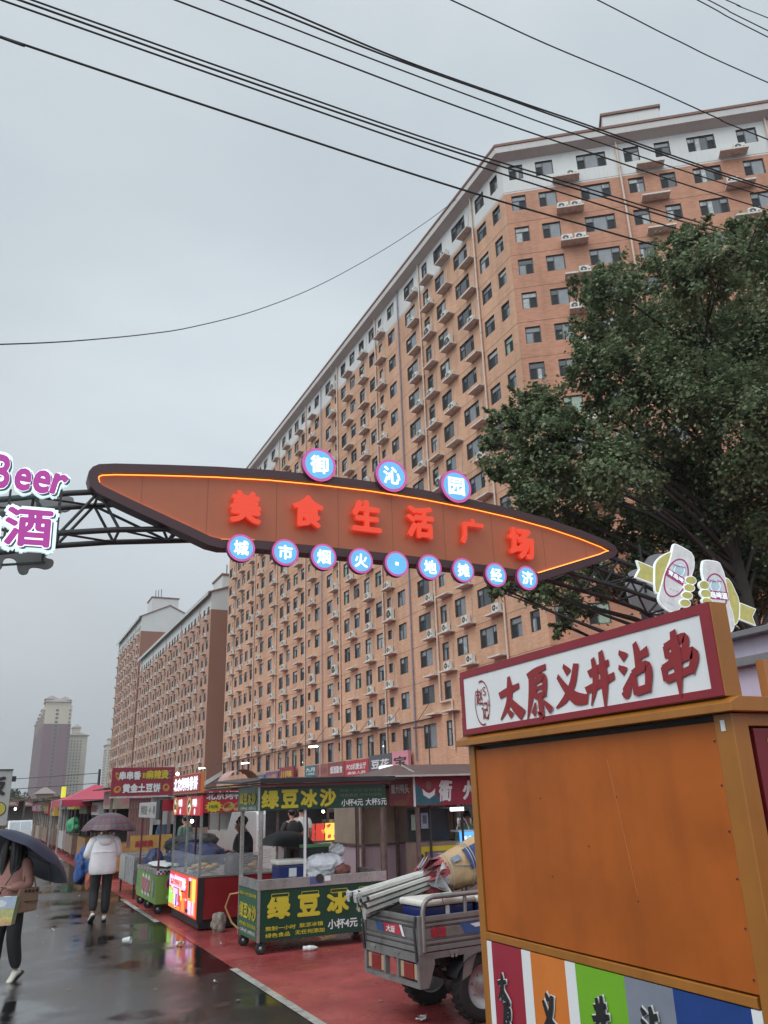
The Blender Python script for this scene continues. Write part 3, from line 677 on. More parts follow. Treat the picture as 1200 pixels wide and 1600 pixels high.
# far wood across the end of the street
M_fol = mat('far_foliage', (.045, .075, .035), .9, var=.4, scale=.2)
wd = MB(); rn = random.Random(9)
for i in range(70):
    px_ = -25+i*2.9; D = rn.uniform(250, 300); x, y = far_xy(px_, D); hh = rn.uniform(3.0, 5.0) if px_ > 30 else rn.uniform(5, 8.5); r = rn.uniform(2.2, 3.6)
    for k in range(240):
        th, ph, q_ = rn.uniform(0, 6.28), math.acos(rn.uniform(-1, 1)), rn.uniform(.6, 1.05)
        c = Vector((x+r*q_*math.sin(ph)*math.cos(th), y+r*q_*math.sin(ph)*math.sin(th), hh*.6+hh*.42*q_*math.cos(ph))); a = Vector((rn.gauss(0, 1), rn.gauss(0, 1), rn.gauss(0, 1))).normalized()*.42; b_ = a.orthogonal().normalized()*.28
        wd.face([c-a, c+b_, c+a, c-b_])
    wd.cyl((x, y, 0), (x, y, hh*.6), .2, n=5)
wd.build('distant_wood', M_fol)['kind'] = 'stuff'
COL.objects[-1]['label'] = 'low green wood beyond the market at the end of the street'

# ------------------------------------------------------------------ market arch across the street
YA = 13.0
M_truss = mat('truss_black', (.022, .022, .024), .45, var=.3, scale=6)
M_maroon = mat('sign_maroon', (.055, .018, .022), .45, var=.12, scale=1.5)
M_panel = mat('sign_brown_panel', (.44, .128, .058), .5, var=.05, scale=.6, streak=.08)
M_led = mat('led_orange', (.9, .3, .05), .5, emit=(1., .33, .06), es=2.6)
M_letter = mat('letter_red', (.75, .05, .02), .45, var=.05, emit=(1., .085, .03), es=.34)
M_letter_side = mat('letter_side', (.5, .03, .02), .5, emit=(1., .04, .015), es=.25)
M_blue = mat('disc_blue', (.12, .42, .72), .4, emit=(.15, .48, .80), es=.52)
M_pinkrim = mat('disc_rim', (.55, .10, .34), .4, emit=(.6, .09, .33), es=.42)
M_discside = mat('disc_side', (.20, .05, .13), .5)
M_lit = mat('lit_white', (.85, .88, .9), .4, emit=(.88, .95, 1.), es=.95)
UXp, UYp, UZp = Vector((1, 0, 0)), Vector((0, 1, 0)), Vector((0, 0, 1))
ar = thing('market_arch', 'black steel truss arch spanning the street entrance behind the leaf-shaped sign', 'arch', (-3, YA+.4, 0))
zb = [(-3.1, 0.0), (-3.0, 4.0), (-2.4, 5.05), (-1.2, 5.55), (-.35, 5.80), (.63, 6.03), (1.4, 6.17), (3.5, 6.45), (6, 6.58), (8.5, 6.5), (10.6, 6.28), (12.2, 6.02), (13.2, 5.80), (14.2, 5.35), (15., 4.3), (15.3, 0)]
zt = [(-3.8, 0.0), (-3.7, 4.3), (-2.9, 5.6), (-1.4, 6.2), (-.35, 6.47), (.63, 6.71), (1.4, 6.86), (3.5, 7.1), (6, 7.2), (8.5, 7.12), (10.6, 6.92), (12.2, 6.66), (13.4, 6.42), (14.7, 5.95), (15.7, 4.6), (16., 0)]
def along(pl, n):
    out_ = []; seg = [math.dist(a, b) for a, b in zip(pl, pl[1:])]; T = sum(seg)
    for i in range(n+1):
        t = T*i/n; k = 0
        while k < len(seg)-1 and t > seg[k]: t -= seg[k]; k += 1
        u = t/seg[k]; out_.append((pl[k][0]+(pl[k+1][0]-pl[k][0])*u, pl[k][1]+(pl[k+1][1]-pl[k][1])*u))
    return out_
for pl in (zb, zt):
    for yy in (YA+.06, YA+.78):
        MB().tube([(x, yy, z) for x, z in pl], .048, 10).build('chord', M_truss, ar)
nb, ntp = along(zb, 30), along(zt, 30); lac = MB()
for i in range(31):
    for yy in (YA+.06, YA+.78):
        lac.cyl((nb[i][0], yy, nb[i][1]), (ntp[i][0], yy, ntp[i][1]), .026, n=7)
        if i < 30:
            a, b = (nb[i], ntp[i+1]) if i % 2 else (ntp[i], nb[i+1]); lac.cyl((a[0], yy, a[1]), (b[0], yy, b[1]), .026, n=7)
    for q in (nb, ntp):
        lac.cyl((q[i][0], YA+.06, q[i][1]), (q[i][0], YA+.78, q[i][1]), .024, n=7)
        if i < 30: lac.cyl((q[i][0], YA+.06, q[i][1]), (q[i+1][0], YA+.78, q[i+1][1]), .020, n=7)
lac.build('lacing', M_truss, ar)
for x in (-3.45, 15.65): MB().box(x-.6, YA-.1, 0.01, x+.6, YA+.95, .18).build('footing', M_conc, ar)

LY = YA-.12                                                     # face of the leaf sign
leaf_px = [(137, 745), (139, 736), (145, 729), (155, 725), (180, 724), (260, 726), (340, 729), (420, 734), (500, 742), (580, 752), (660, 765), (740, 781), (800, 795), (860, 812), (910, 829), (945, 843), (960, 852), (966, 861), (961, 869), (945, 876), (900, 890), (845, 907),
           (780, 897), (690, 886), (600, 876), (500, 866), (400, 857), (345, 856), (325, 851), (300, 839), (250, 816), (200, 793), (152, 770), (141, 759)]
leaf = [(p.x, p.z) for p in (atY(x, y, LY) for x, y in leaf_px)]
def inset(poly, d):
    n_ = len(poly); out_ = []; ar_ = sum(poly[i][0]*poly[(i+1) % n_][1]-poly[(i+1) % n_][0]*poly[i][1] for i in range(n_)); sg = 1 if ar_ > 0 else -1
    for i in range(n_):
        a, b, c = Vector(poly[i-1]), Vector(poly[i]), Vector(poly[(i+1) % n_]); e1 = (b-a).normalized(); e2 = (c-b).normalized()
        n1 = Vector((-e1.y, e1.x))*sg; n2 = Vector((-e2.y, e2.x))*sg; bi = (n1+n2); bi = bi/max(.6, bi.length_squared/2)
        out_.append((b.x+bi.x*d, b.y+bi.y*d))
    return out_
inn = inset(leaf, .155)
ls = thing('leaf_sign', 'long brown leaf-shaped sign with six red characters and an orange glowing edge, on the arch', 'sign', (leaf[0][0], LY, leaf[0][1]))
fr = MB(); k = len(leaf); T3 = lambda p, dy=0.: Vector((p[0], LY+dy, p[1]))
for i in range(k):
    j = (i+1) % k
    fr.face([T3(leaf[i]), T3(inn[i]), T3(inn[j]), T3(leaf[j])]); fr.face([T3(leaf[i], .30), T3(leaf[i]), T3(leaf[j]), T3(leaf[j], .30)]); fr.face([T3(inn[i]), T3(inn[i], .10), T3(inn[j], .10), T3(inn[j])])
fr.face([T3(p, .30) for p in leaf]); fr.build('frame', M_maroon, ls)
pn = MB(); pn.face([T3(p, .095) for p in inn][::-1]); po = pn.build('panel', M_panel, ls)
if po.data.polygons[0].normal.y > 0: po.data.flip_normals()
led_p = inset(leaf, .172); MB().tube([T3(p, .075) for p in led_p[26:]+led_p[:22]], .009, 6).build('led_strip', M_led, ls)
sm_ = MB()
for px_ in (228, 330, 436, 530, 612, 690, 762, 838, 900):
    a = atY(px_, 700, LY); ztop_, zbot = None, None; xs_ = a.x
    for i in range(k):
        p, q = inn[i], inn[(i+1) % k]
        if (p[0]-xs_)*(q[0]-xs_) < 0:
            z = p[1]+(q[1]-p[1])*(xs_-p[0])/(q[0]-p[0]); ztop_ = z if ztop_ is None else max(ztop_, z); zbot = z if zbot is None else min(zbot, z)
    if ztop_: sm_.box(xs_-.0022, LY+.092, zbot, xs_+.004, LY+.0945, ztop_)
sm_.build('panel_seam', mat('seam_brown', (.24, .08, .04), .6), ls)['kind'] = 'stuff'
for ch, x, t, b_, l_, r_ in (('美', 383, 768, 819, 358, 408), ('食', 480, 775, 825, 455, 505), ('生', 571, 783, 832, 548, 595), ('活', 656, 792, 842, 634, 677), ('广', 737, 812, 852, 718, 755), ('场', 813, 826, 874, 793, 833)):
    pt, pb_ = atY(x, t, LY), atY(x, b_, LY); pl_, pr_ = atY(l_, (t+b_)/2, LY), atY(r_, (t+b_)/2, LY)
    lm = MB(); write(lm, ch, ((pl_.x+pr_.x)/2, LY+.02, (pt.z+pb_.z)/2), UXp, UZp, abs(pt.z-pb_.z)*1.0, abs(pr_.x-pl_.x)*.97, bold=.042, depth=.07, lift=0.)
    lm.build('letter', M_letter, ls)
def sign_disc(ch, x, y, rpx, lab):
    c = atY(x, y, LY-.07); e = atY(x+rpx, y, LY-.07); r = abs(e.x-c.x)*.96
    d = thing('round_sign', lab, 'sign', c, 0, 'round backlit discs along the leaf sign')
    a = MB(); disc(a, c, UXp, UZp, r, .10, 40, 0, 1); a.build('rim', [M_pinkrim, M_discside], d)
    a = MB(); disc(a, c+V(0, -.006, 0), UXp, UZp, r*.84, .005, 40); a.build('face', M_blue, d)
    a = MB()
    if ch == '·': a.box(c.x-r*.13, c.y-.014, c.z-r*.13, c.x+r*.13, c.y-.008, c.z+r*.13)
    else: write(a, ch, c+V(0, -.008, 0), UXp, UZp, r*1.08, r*1.08, bold=.030, lift=0)
    a.build('letter', M_lit, d)
for ch, x, y, r_ in (('御', 499, 726, 27), ('沁', 612, 743, 25), ('园', 713, 760, 24)): sign_disc(ch, x, y, r_, 'round blue disc with the character %s on the upper edge of the leaf sign' % ch)
for ch, x, y, r_ in (('城', 377, 856, 22.5), ('市', 446, 863, 21.5), ('烟', 506, 870, 20.5), ('火', 564, 876, 19.5), ('·', 620, 881, 19), ('地', 672, 886, 18.5), ('摊', 724, 891, 17.5), ('经', 775, 898, 17), ('济', 824, 903, 16.5)):
    sign_disc(ch, x, y, r_, 'round blue disc with %s on the lower edge of the leaf sign' % ('the character '+ch if ch != '·' else 'a small white dot'))

# ------------------------------------------------------------------ lit beer lettering on the left of the arch
M_bpurple = mat('beer_purple', (.42, .05, .30), .4, var=.06, emit=(.42, .02, .32), es=.35)
M_bhalo = mat('beer_halo', (.75, .88, .88), .4, emit=(.66, .90, .92), es=.62)
M_bteal = mat('beer_shadow', (.06, .13, .14), .5)
M_back = mat('sign_back_grey', (.20, .18, .18), .6, var=.1)
bs = thing('beer_sign', 'purple and white beer lettering lit on the left end of the arch', 'sign', (0, YA-.3, 6.6))
def comic(parent, body, c, h, w, rot, nm, y):
    ux = V(math.cos(rot), 0, math.sin(rot)); uy = V(-math.sin(rot), 0, math.cos(rot)); c = Vector(c)
    a = MB(); write(a, body, c+V(.02, .02, -.02), ux, uy, h*1.24, w*1.20, bold=.11, depth=.06, lift=0); a.build(nm+'_halo', M_bhalo, parent)
    a = MB(); write(a, body, c+V(.030, -.045, -.026), ux, uy, h*1.03, w*1.02, bold=.048, lift=0); a.build(nm+'_shadow', M_bteal, parent)
    a = MB(); write(a, body, c+V(0, -.052, 0), ux, uy, h*1.05, w*1.04, bold=.060, lift=0); a.build(nm+'_outline', M_lit, parent)
    a = MB(); write(a, body, c+V(0, -.057, 0), ux, uy, h, w, bold=.035, lift=0); a.build(nm, M_bpurple, parent)
YB = YA-.30
for ch, x0, y0, x1, y1, rot in (('B', -12, 712, 17, 766, -.03), ('e', 22, 733, 49, 769, -.06), ('e', 51, 736, 79, 773, -.10), ('r', 80, 742, 104, 776, -.16), ('酒', 6, 795, 82, 856, .03), ('啤', -75, 800, -4, 862, .03)):
    p, q = atY(x0, (y0+y1)/2, YB), atY(x1, (y0+y1)/2, YB); t, b_ = atY((x0+x1)/2, y0, YB), atY((x0+x1)/2, y1, YB)
    comic(bs, ch, ((p.x+q.x)/2, YB, (t.z+b_.z)/2), abs(t.z-b_.z), abs(q.x-p.x), rot, 'letter', YB)
br_ = MB()
for px_ in (15, 60, 95): p = atY(px_, 778, YB); br_.bar((p.x, YB+.03, p.z+.15), (p.x, YB+.03, p.z-.75), .035); br_.bar((p.x, YB+.03, p.z), (p.x, YA+.03, p.z), .035)
br_.build('bracket', M_truss, bs)
def outline_sign(parent, name, pts, y, th, mats, s_=1, o=(0, 0), bevel=0.):
    pl = [(p.x, p.z) for p in (atY(o[0]+a/s_, o[1]+b/s_, y) for a, b in pts)]
    return MB().prism(pl, (0, y, 0), UXp, UZp, th, 0, 1 if isinstance(mats, list) and len(mats) > 1 else 0).build(name, mats, parent)
YR = YA+1.05                                                     # signs facing the other way, seen from behind
def smooth(pts, it=2):
    for _ in range(it):
        q = []
        for i in range(len(pts)):
            a, b = pts[i], pts[(i+1) % len(pts)]; q += [(.75*a[0]+.25*b[0], .75*a[1]+.25*b[1]), (.25*a[0]+.75*b[0], .25*a[1]+.75*b[1])]
        pts = q
    return pts
def strip_px(pts, s_, o): return [(o[0]+a/s_, o[1]+b/s_) for a, b in pts]
bk1 = thing('back_sign', 'grey cut-out back of a sign hanging below the left end of the arch', 'sign', (0, YR, 6))
outline_sign(bk1, 'panel', smooth([(-20, 850), (85, 845), (86, 862), (70, 868), (72, 872), (84, 874), (84, 884), (72, 890), (60, 886), (46, 886), (44, 896), (34, 898), (27, 892), (26, 872), (5, 870), (4, 890), (-20, 896)], 2), YR, .06, [M_back])
m_ = MB(); p, q = atY(2, 886, YR+.05), atY(70, 882, YR+.05); m_.bar(p+V(0, -.13, 0), q+V(0, -.13, 0), .035); p = atY(68, 860, YR-.05); m_.bar(p+V(0, -.02, .5), p+V(0, -.02, -.2), .035); m_.build('bracket', M_truss, bk1)
bk3 = thing('back_sign', 'grey panel seen through the truss behind the beer lettering', 'sign', (0, YR, 6.6))
outline_sign(bk3, 'panel', smooth([(-20, 782), (112, 770), (118, 790), (104, 800), (96, 798), (90, 812), (84, 818), (60, 800), (-20, 806)], 2), YR, .06, [M_back])
bk2 = thing('back_sign', 'pale grey cut-out back of a sign behind the right end of the arch', 'sign', (12, YR, 6))
outline_sign(bk2, 'panel', smooth(strip_px([(470, 230), (490, 205), (520, 195), (560, 170), (580, 130), (625, 115), (690, 120), (700, 300), (690, 420), (600, 410), (560, 420), (500, 400), (480, 350), (465, 300)], 3.333, (840, 830)), 2), YR, .06, [mat('sign_back_pale', (.36, .36, .37), .6, var=.1)])
m_ = MB(); p = atY(1000, 870, YR); m_.bar(p+V(0, -.03, .3), p+V(0, -.03, -.9), .04); m_.build('bracket', M_truss, bk2)

# ------------------------------------------------------------------ lit cut-out of two hands raising cans
YK = YA-.35; S3, O3 = 3.333, (840, 830)
M_can = mat('can_lit', (.62, .64, .64), .4, var=.22, scale=4, emit=(.72, .78, .78), es=.18)
M_edge = mat('cutout_edge_lit', (.8, .88, .88), .4, emit=(.75, .88, .88), es=.40)
M_olive = mat('hand_olive_lit', (.42, .40, .13), .4, var=.25, scale=5, emit=(.48, .46, .14), es=.28)
M_mag = mat('can_magenta', (.32, .035, .17), .4, emit=(.34, .03, .17), es=.22)
M_lblue = mat('can_pale_blue', (.42, .56, .64), .4, emit=(.45, .62, .70), es=.25)
ks = thing('can_sign', 'lit cut-out sign of two fists raising silver cans on the right of the arch', 'sign', (13, YK, 6))
def cut(name, pts, lay, m_, edge=.022, it=1):
    pts = smooth(pts, it); y = YK-.018*lay
    pl = [(p.x, p.z) for p in (atY(O3[0]+a/S3, O3[1]+b/S3, y) for a, b in pts)]
    MB().prism(pl, (0, y, 0), UXp, UZp, .05, 0, 0).build(name+'_edge', M_edge, ks)
    MB().prism(inset(pl, edge), (0, y-.006, 0), UXp, UZp, .004, 0, 0).build(name, m_, ks)
def ellipse(cx, cy, rx, ry, rot=0, n=20): return [(cx+rx*math.cos(t)*math.cos(rot)-ry*math.sin(t)*math.sin(rot), cy+rx*math.cos(t)*math.sin(rot)+ry*math.sin(t)*math.cos(rot)) for t in [2*math.pi*i/n for i in range(n)]]
def flat(pts, lay, m_, name):
    y = YK-.018*lay; pl = [(p.x, p.z) for p in (atY(O3[0]+a/S3, O3[1]+b/S3, y) for a, b in pts)]
    MB().prism(pl, (0, y, 0), UXp, UZp, .003).build(name, m_, ks)
def ringm(cx, cy, rx, ry, rot, w, lay, m_, name):
    y = YK-.018*lay; a = ellipse(cx, cy, rx, ry, rot, 36); b = ellipse(cx, cy, rx-w, ry-w, rot, 36); mb = MB()
    A = [atY(O3[0]+p/S3, O3[1]+q/S3, y) for p, q in a]; B = [atY(O3[0]+p/S3, O3[1]+q/S3, y) for p, q in b]
    for i in range(36): j = (i+1) % 36; mb.face([A[i], B[i], B[j], A[j]])
    mb.build(name, m_, ks)
def wline(body, x0, y0, x1, y1, h, lay, m_, bold=.02):
    y = YK-.018*lay; p, q = atY(O3[0]+x0/S3, O3[1]+y0/S3, y), atY(O3[0]+x1/S3, O3[1]+y1/S3, y); u = (q-p); w = u.length; u.normalize(); v = Vector((-u.z, 0, u.x))
    mb = MB(); hh = h/S3*w/(math.hypot(x1-x0, y1-y0)/S3); write(mb, body, (p+q)/2, u, v, hh, w, bold=bold); mb.build('lettering', m_, ks)
cut('ribbon', [(515, 150), (606, 188), (604, 276), (508, 240), (530, 196)], 0, M_olive, it=0)
cut('palm', [(700, 100), (665, 116), (640, 130), (612, 160), (608, 200), (608, 300), (622, 332), (650, 300), (690, 240), (720, 180)], 1, M_olive)
cut('can', [(704, 70), (716, 62), (768, 88), (813, 118), (820, 180), (802, 240), (778, 330), (748, 405), (702, 426), (664, 404), (634, 372), (627, 345), (640, 290), (662, 215), (692, 140)], 2, M_can)
ringm(722, 243, 62, 104, .30, 8, 2.6, M_mag, 'label_ring'); flat(ellipse(738, 205, 38, 42, .3), 2.5, M_lblue, 'label_emblem')
ringm(738, 205, 28, 32, .3, 4, 2.75, M_edge, 'emblem_ring')
flat([(676, 190), (768, 246), (757, 284), (666, 228)], 2.8, M_mag, 'label_band'); wline('青岛啤', 680, 210, 760, 262, 26, 3.0, M_edge, .05)
wline('Tsingtao Beer', 700, 172, 772, 192, 12, 2.9, M_mag, .02); wline('· · · ·', 690, 300, 745, 322, 5, 2.9, M_mag); wline('青岛啤酒', 672, 365, 712, 385, 9, 2.9, M_lblue)
for cx, cy, rx, ry, rt in ((798, 256, 31, 24, .3), (790, 294, 31, 23, .25), (779, 334, 31, 22, .25), (768, 374, 31, 23, .2)): cut('finger', ellipse(cx, cy, rx, ry, rt, 18), 3.4, M_olive, it=0)
cut('ribbon', [(1052, 370), (1139, 405), (1120, 446), (1138, 493), (1050, 458)], 0, M_olive, it=0)
cut('palm', [(975, 236), (1005, 255), (1030, 310), (1050, 352), (1053, 400), (1050, 462), (1030, 494), (1010, 470), (985, 380), (968, 280)], 1, M_olive)
cut('can', [(857, 160), (866, 148), (906, 150), (948, 160), (958, 182), (975, 222), (985, 280), (1001, 380), (1020, 430), (1028, 490), (1016, 524), (990, 533), (962, 515), (930, 460), (900, 370), (868, 270), (853, 212)], 2, M_can)
ringm(930, 322, 58, 104, -.12, 8, 2.6, M_mag, 'label_ring'); flat(ellipse(926, 285, 36, 42, -.1), 2.5, M_lblue, 'label_emblem'); ringm(926, 285, 27, 32, -.1, 4, 2.75, M_edge, 'emblem_ring')
flat([(884, 306), (990, 318), (996, 360), (884, 350)], 2.8, M_mag, 'label_band'); wline('岛啤酒', 902, 330, 988, 339, 27, 3.0, M_edge, .05); wline('Tsingtao Beer', 886, 258, 960, 262, 12, 2.9, M_mag, .02)
for cx, cy, rx, ry, rt in ((868, 281, 29, 25, .5), (876, 325, 31, 24, .45), (884, 366, 30, 22, .4)): cut('finger', ellipse(cx, cy, rx, ry, rt, 18), 3.4, M_olive, it=0)
m_ = MB()
for px_ in (1040, 1070, 1120): p = atY(px_, 905, YK+.06); m_.bar(p+V(0, 0, .5), p+V(0, 0, -.8), .04); m_.bar(p+V(0, 0, -.4), p+V(0, .4, -.4), .04)
m_.build('bracket', M_truss, ks)

# ------------------------------------------------------------------ orange kiosk on the right
M_or = mat('kiosk_orange_sheet', (.405, .101, .013), .42, var=.20, scale=1.1, streak=.16, dirt=.22, spec=.35, bump=.10, bscale=3.5)
M_ochre = mat('kiosk_ochre_frame', (.33, .125, .016), .35, var=.12, scale=2, streak=.25, coat=.2)
M_dred = mat('kiosk_dark_red', (.17, .014, .022), .4, var=.1, scale=2)
M_wht = mat('sign_white_sheet', (.74, .75, .76), .4, var=.05, scale=1.5, streak=.12)
M_redb = mat('sign_red_border', (.24, .016, .028), .4, var=.1, scale=3, streak=.1)
M_ink = mat('brush_red', (.26, .018, .022), .45, var=.08)
M_black = mat('ink_black', (.012, .012, .013), .5)
M_gold = mat('gold_line', (.50, .30, .09), .4)
M_clear = mat('clear_sheet', (.35, .30, .25), .12, var=.2, alpha=.35)
XBF = 3.1; YN, YF = 2.745, 5.12                                   # front face, near and far ends
kb = thing('food_kiosk', 'orange sheet-metal kiosk with closed shutter under a white sign with red brush characters', 'kiosk', (XBF, (YN+YF)/2, 0))
ZB = .985                                                        # top of the lower banner
b = MB()
b.box(XBF, YF-.07, .06, XBF+.07, YF, 2.22); b.box(XBF, YN, .06, XBF+.10, YN+.11, 2.22)          # corner posts
b.box(XBF+.003, YN+.13, ZB+.004, XBF+.08, YF-.07, ZB+.05);
b.box(XBF+1.83, YN, .06, XBF+1.9, YN+.08, 2.22); b.box(XBF+1.83, YF-.08, .06, XBF+1.9, YF, 2.22)
b.box(XBF+.1, YN+.003, 1.48, XBF+1.83, YN+.06, 1.53); b.box(XBF+.1, YN+.003, .9, XBF+1.83, YN+.06, .98); b.box(XBF+.1, YN+.003, 2.16, XBF+1.83, YN+.06, 2.22)
b.build('frame', M_ochre, kb, bevel=.004)
b = MB(); b.box(XBF+.012, YN+.118, ZB+.058, XBF+.05, YF-.078, 2.188); sh = b.build('shutter', M_or, kb, bevel=.003)
b = MB(); b.box(XBF+.055, YN+.11, ZB+.05, XBF+.06, YF-.07, 2.22); b.build('shutter_gap_shade', M_black, kb)  # black sheet stands in for the shade below the roof lip
b = MB(); rn = random.Random(2)
for i in range(6):
    z = 1.1+i*.2; b.cyl((XBF+.008, YN+.135, z), (XBF+.012, YN+.135, z), .005, n=6)
for yy, zz in ((4.32, 1.86), (3.62, 1.86), (4.27, 1.42), (3.55, 1.35), (3.9, 1.6)): b.cyl((XBF+.009, yy, zz), (XBF+.012, yy, zz), .004, n=6)
b.build('rivets', M_steel, kb)['kind'] = 'stuff'
b = MB(); b.bar((XBF+.0115, 3.66, 2.06), (XBF+.0115, 3.55, 1.38), .001, .0012); b.build('scratch', mat('scratch_pale', (.55, .27, .12), .5), kb)
# roof slab with sloping lip
rf = MB(); pr_ = [(-.06, 2.222), (1.98, 2.222), (1.98, 2.29), (.0, 2.29), (-.06, 2.262)]
pts0 = [(XBF+x, YN-.06, z) for x, z in pr_]; pts1 = [(XBF+x, YF+.07, z) for x, z in pr_]
rf.face(pts0); rf.face(pts1[::-1])
for i in range(5): rf.face([pts0[i], pts1[i], pts1[(i+1) % 5], pts0[(i+1) % 5]])
rf.build('roof', M_ochre, kb, bevel=.003)
sg = MB(); sg.box(XBF-.02, YN-.005, 2.294, XBF+.09, YF+.005, 2.748); s_o = sg.build('sign_box', [M_ochre], kb, bevel=.003)
fb = MB(); x = XBF-.026; Y0, Y1, Z0, Z1 = YN+.0, YF, 2.298, 2.745; w = .05
for (a, b_, c, d) in ((Y0, Z0, Y1, Z0+w*.75), (Y0, Z1-w, Y1, Z1), (Y0, Z0+w*.75, Y0+w*1.2, Z1-w), (Y1-w*.8, Z0+w*.75, Y1, Z1-w)): fb.box(x-.008, a, b_, x+.005, c, d)
fb.build('sign_border', M_redb, s_o)
fb = MB(); fb.box(x-.002, Y0+w*1.2, Z0+w*.75, x+.004, Y1-w*.8, Z1-w); fb.build('sign_face', M_wht, s_o)
G = {'太': [[(.08, .60, .05), (.4, .66, .055), (.92, .74, .04)], [(.52, 1.0, .035), (.53, .72, .075), (.42, .36, .06), (.04, .0, .012)], [(.46, .5, .03), (.66, .28, .07), (.98, .04, .09)], [(.38, .20, .03), (.54, .06, .055)]],
     '原': [[(.20, .86, .05), (.5, .93, .05), (.88, .98, .035)], [(.30, .86, .05), (.26, .5, .06), (.03, -.02, .012)], [(.60, .90, .03), (.52, .76, .035)], [(.40, .72, .045), (.42, .40, .04)], [(.42, .72, .04), (.80, .77, .055), (.76, .42, .04)], [(.44, .57, .025), (.74, .59, .025)], [(.42, .41, .035), (.76, .44, .035)], [(.60, .40, .05), (.60, .02, .05), (.46, .10, .012)], [(.42, .28, .02), (.30, .08, .045)], [(.74, .28, .025), (.96, .10, .055)]],
     '义': [[(.38, .96, .03), (.52, .80, .06)], [(.80, .92, .055), (.62, .5, .06), (.34, .2, .05), (.0, .02, .012)], [(.16, .74, .035), (.42, .40, .06), (.70, .16, .085), (1.04, .10, .06)]],
     '井': [[(.14, .64, .05), (.5, .70, .055), (.88, .78, .04)], [(-.02, .32, .05), (.5, .40, .055), (1.02, .50, .045)], [(.34, .92, .04), (.36, .5, .06), (.10, .0, .012)], [(.66, 1.02, .045), (.68, .5, .075), (.60, -.06, .02)]],
     '沾': [[(.06, .92, .03), (.22, .80, .065)], [(.0, .62, .03), (.16, .52, .06)], [(.02, .04, .03), (.14, .10, .075), (.36, .44, .012)], [(.58, 1.02, .04), (.62, .78, .06), (.58, .48, .045)], [(.64, .74, .04), (.92, .82, .055)], [(.42, .44, .05), (.44, .02, .05)], [(.44, .44, .045), (.88, .52, .065), (.80, .06, .05)], [(.46, .06, .05), (.82, .10, .05)]],
     '串': [[(.22, .84, .04), (.24, .62, .045)], [(.24, .83, .045), (.76, .92, .06), (.70, .66, .045)], [(.26, .62, .04), (.72, .70, .04)], [(.10, .44, .045), (.12, .18, .045)], [(.12, .42, .045), (.92, .60, .07), (.82, .26, .05)], [(.14, .18, .045), (.84, .30, .045)], [(.50, 1.08, .05), (.50, .5, .075), (.45, -.18, .015)]]}
ink = MB()
for ch, x0, x1, yt, yb_ in (('太', 779, 815, 1058, 1122), ('原', 820, 861, 1043, 1120), ('义', 866, 913, 1036, 1104), ('井', 916, 959, 1021, 1100), ('沾', 968, 1020, 1007, 1086), ('串', 1030, 1090, 992, 1074)):
    c = atX((x0+x1)/2, (yt+yb_)/2, x-.004); a, d = atX(x0, (yt+yb_)/2, x-.004), atX(x1, (yt+yb_)/2, x-.004); t, bt = atX((x0+x1)/2, yt, x-.004), atX((x0+x1)/2, yb_, x-.004)
    hh = t.z-bt.z; ww = abs(a.y-d.y); k = ww/hh
    sc_ = [[(.5+(px_-.5)*k, py_, wd*.5*(1+k)*1.7) for px_, py_, wd in st] for st in G[ch]]
    strokes(ink, sc_, c, (0, -1, 0), (0, 0, 1), hh)
ink.build('brush_characters', M_ink, s_o)
lg = MB(); c = atX(754, 1098, x-.004); ex, ez = .096, .155
for (t0, t1) in ((-.9, 1.9), (2.5, 5.0)):
    for i in range(22):
        a0, a1 = t0+(t1-t0)*i/22, t0+(t1-t0)*(i+1)/22
        P = lambda t, k: c+V(-.004, -math.cos(t)*ex*k, math.sin(t)*ez*k)
        lg.face([P(a0, .93), P(a0, 1.0), P(a1, 1.0), P(a1, .93)])
write(lg, '赵', c+V(0, .032, .045), (0, -1, 0), (0, 0, 1), .115, .085, bold=.02); write(lg, '记', c+V(0, -.030, -.055), (0, -1, 0), (0, 0, 1), .12, .08, bold=.02)
write(lg, 'S', c+V(0, -.035, .075), (0, -1, 0), (0, 0, 1), .06, .04, bold=0); write(lg, '记', c+V(0, -.078, .0), (0, -1, 0), (0, 0, 1), .02, .016); write(lg, '香', c+V(0, -.078, -.024), (0, -1, 0), (0, 0, 1), .02, .016)
lg.build('round_emblem', M_ink, s_o)
# lower banner of coloured stripes
xb = XBF+.004; bn = MB(); mats_b = [M_wht, mat('banner_red', (.30, .02, .04), .35, var=.06), mat('banner_orange', (.62, .18, .03), .35, var=.06), mat('banner_green', (.16, .40, .02), .35, var=.06), mat('banner_grey', (.20, .22, .27), .35, var=.1), mat('banner_blue', (.012, .045, .20), .35, var=.2, scale=2)]
def yb(px_, py_): return atX(px_, py_, xb).y
edges = [(757, 1484, 0), (768.5, 1486, 1), (815, 1497, 0), (829, 1500, 2), (883, 1514, 0), (899, 1517, 3), (976, 1539, 4), (1052, 1556, 5), (1175, 1588, 0), (1192, 1592, None)]
for (p, q, mi), (p2, q2, _) in zip(edges, edges[1:]): bn.box(xb, yb(p2, q2), .08, xb+.02, yb(p, q), ZB-.001, mi)
bo = bn.build('banner', mats_b, kb)
cg = MB(); yc = yb(1010, 1548); cg.prism([(math.cos(i*math.pi/20)*.36, math.sin(i*math.pi/20)*.5) for i in range(11)]+[(-.02, .5), (-.02, 0)], (xb-.002, yc+.02, ZB-.52), (0, 1, 0), (0, 0, 1), .001)
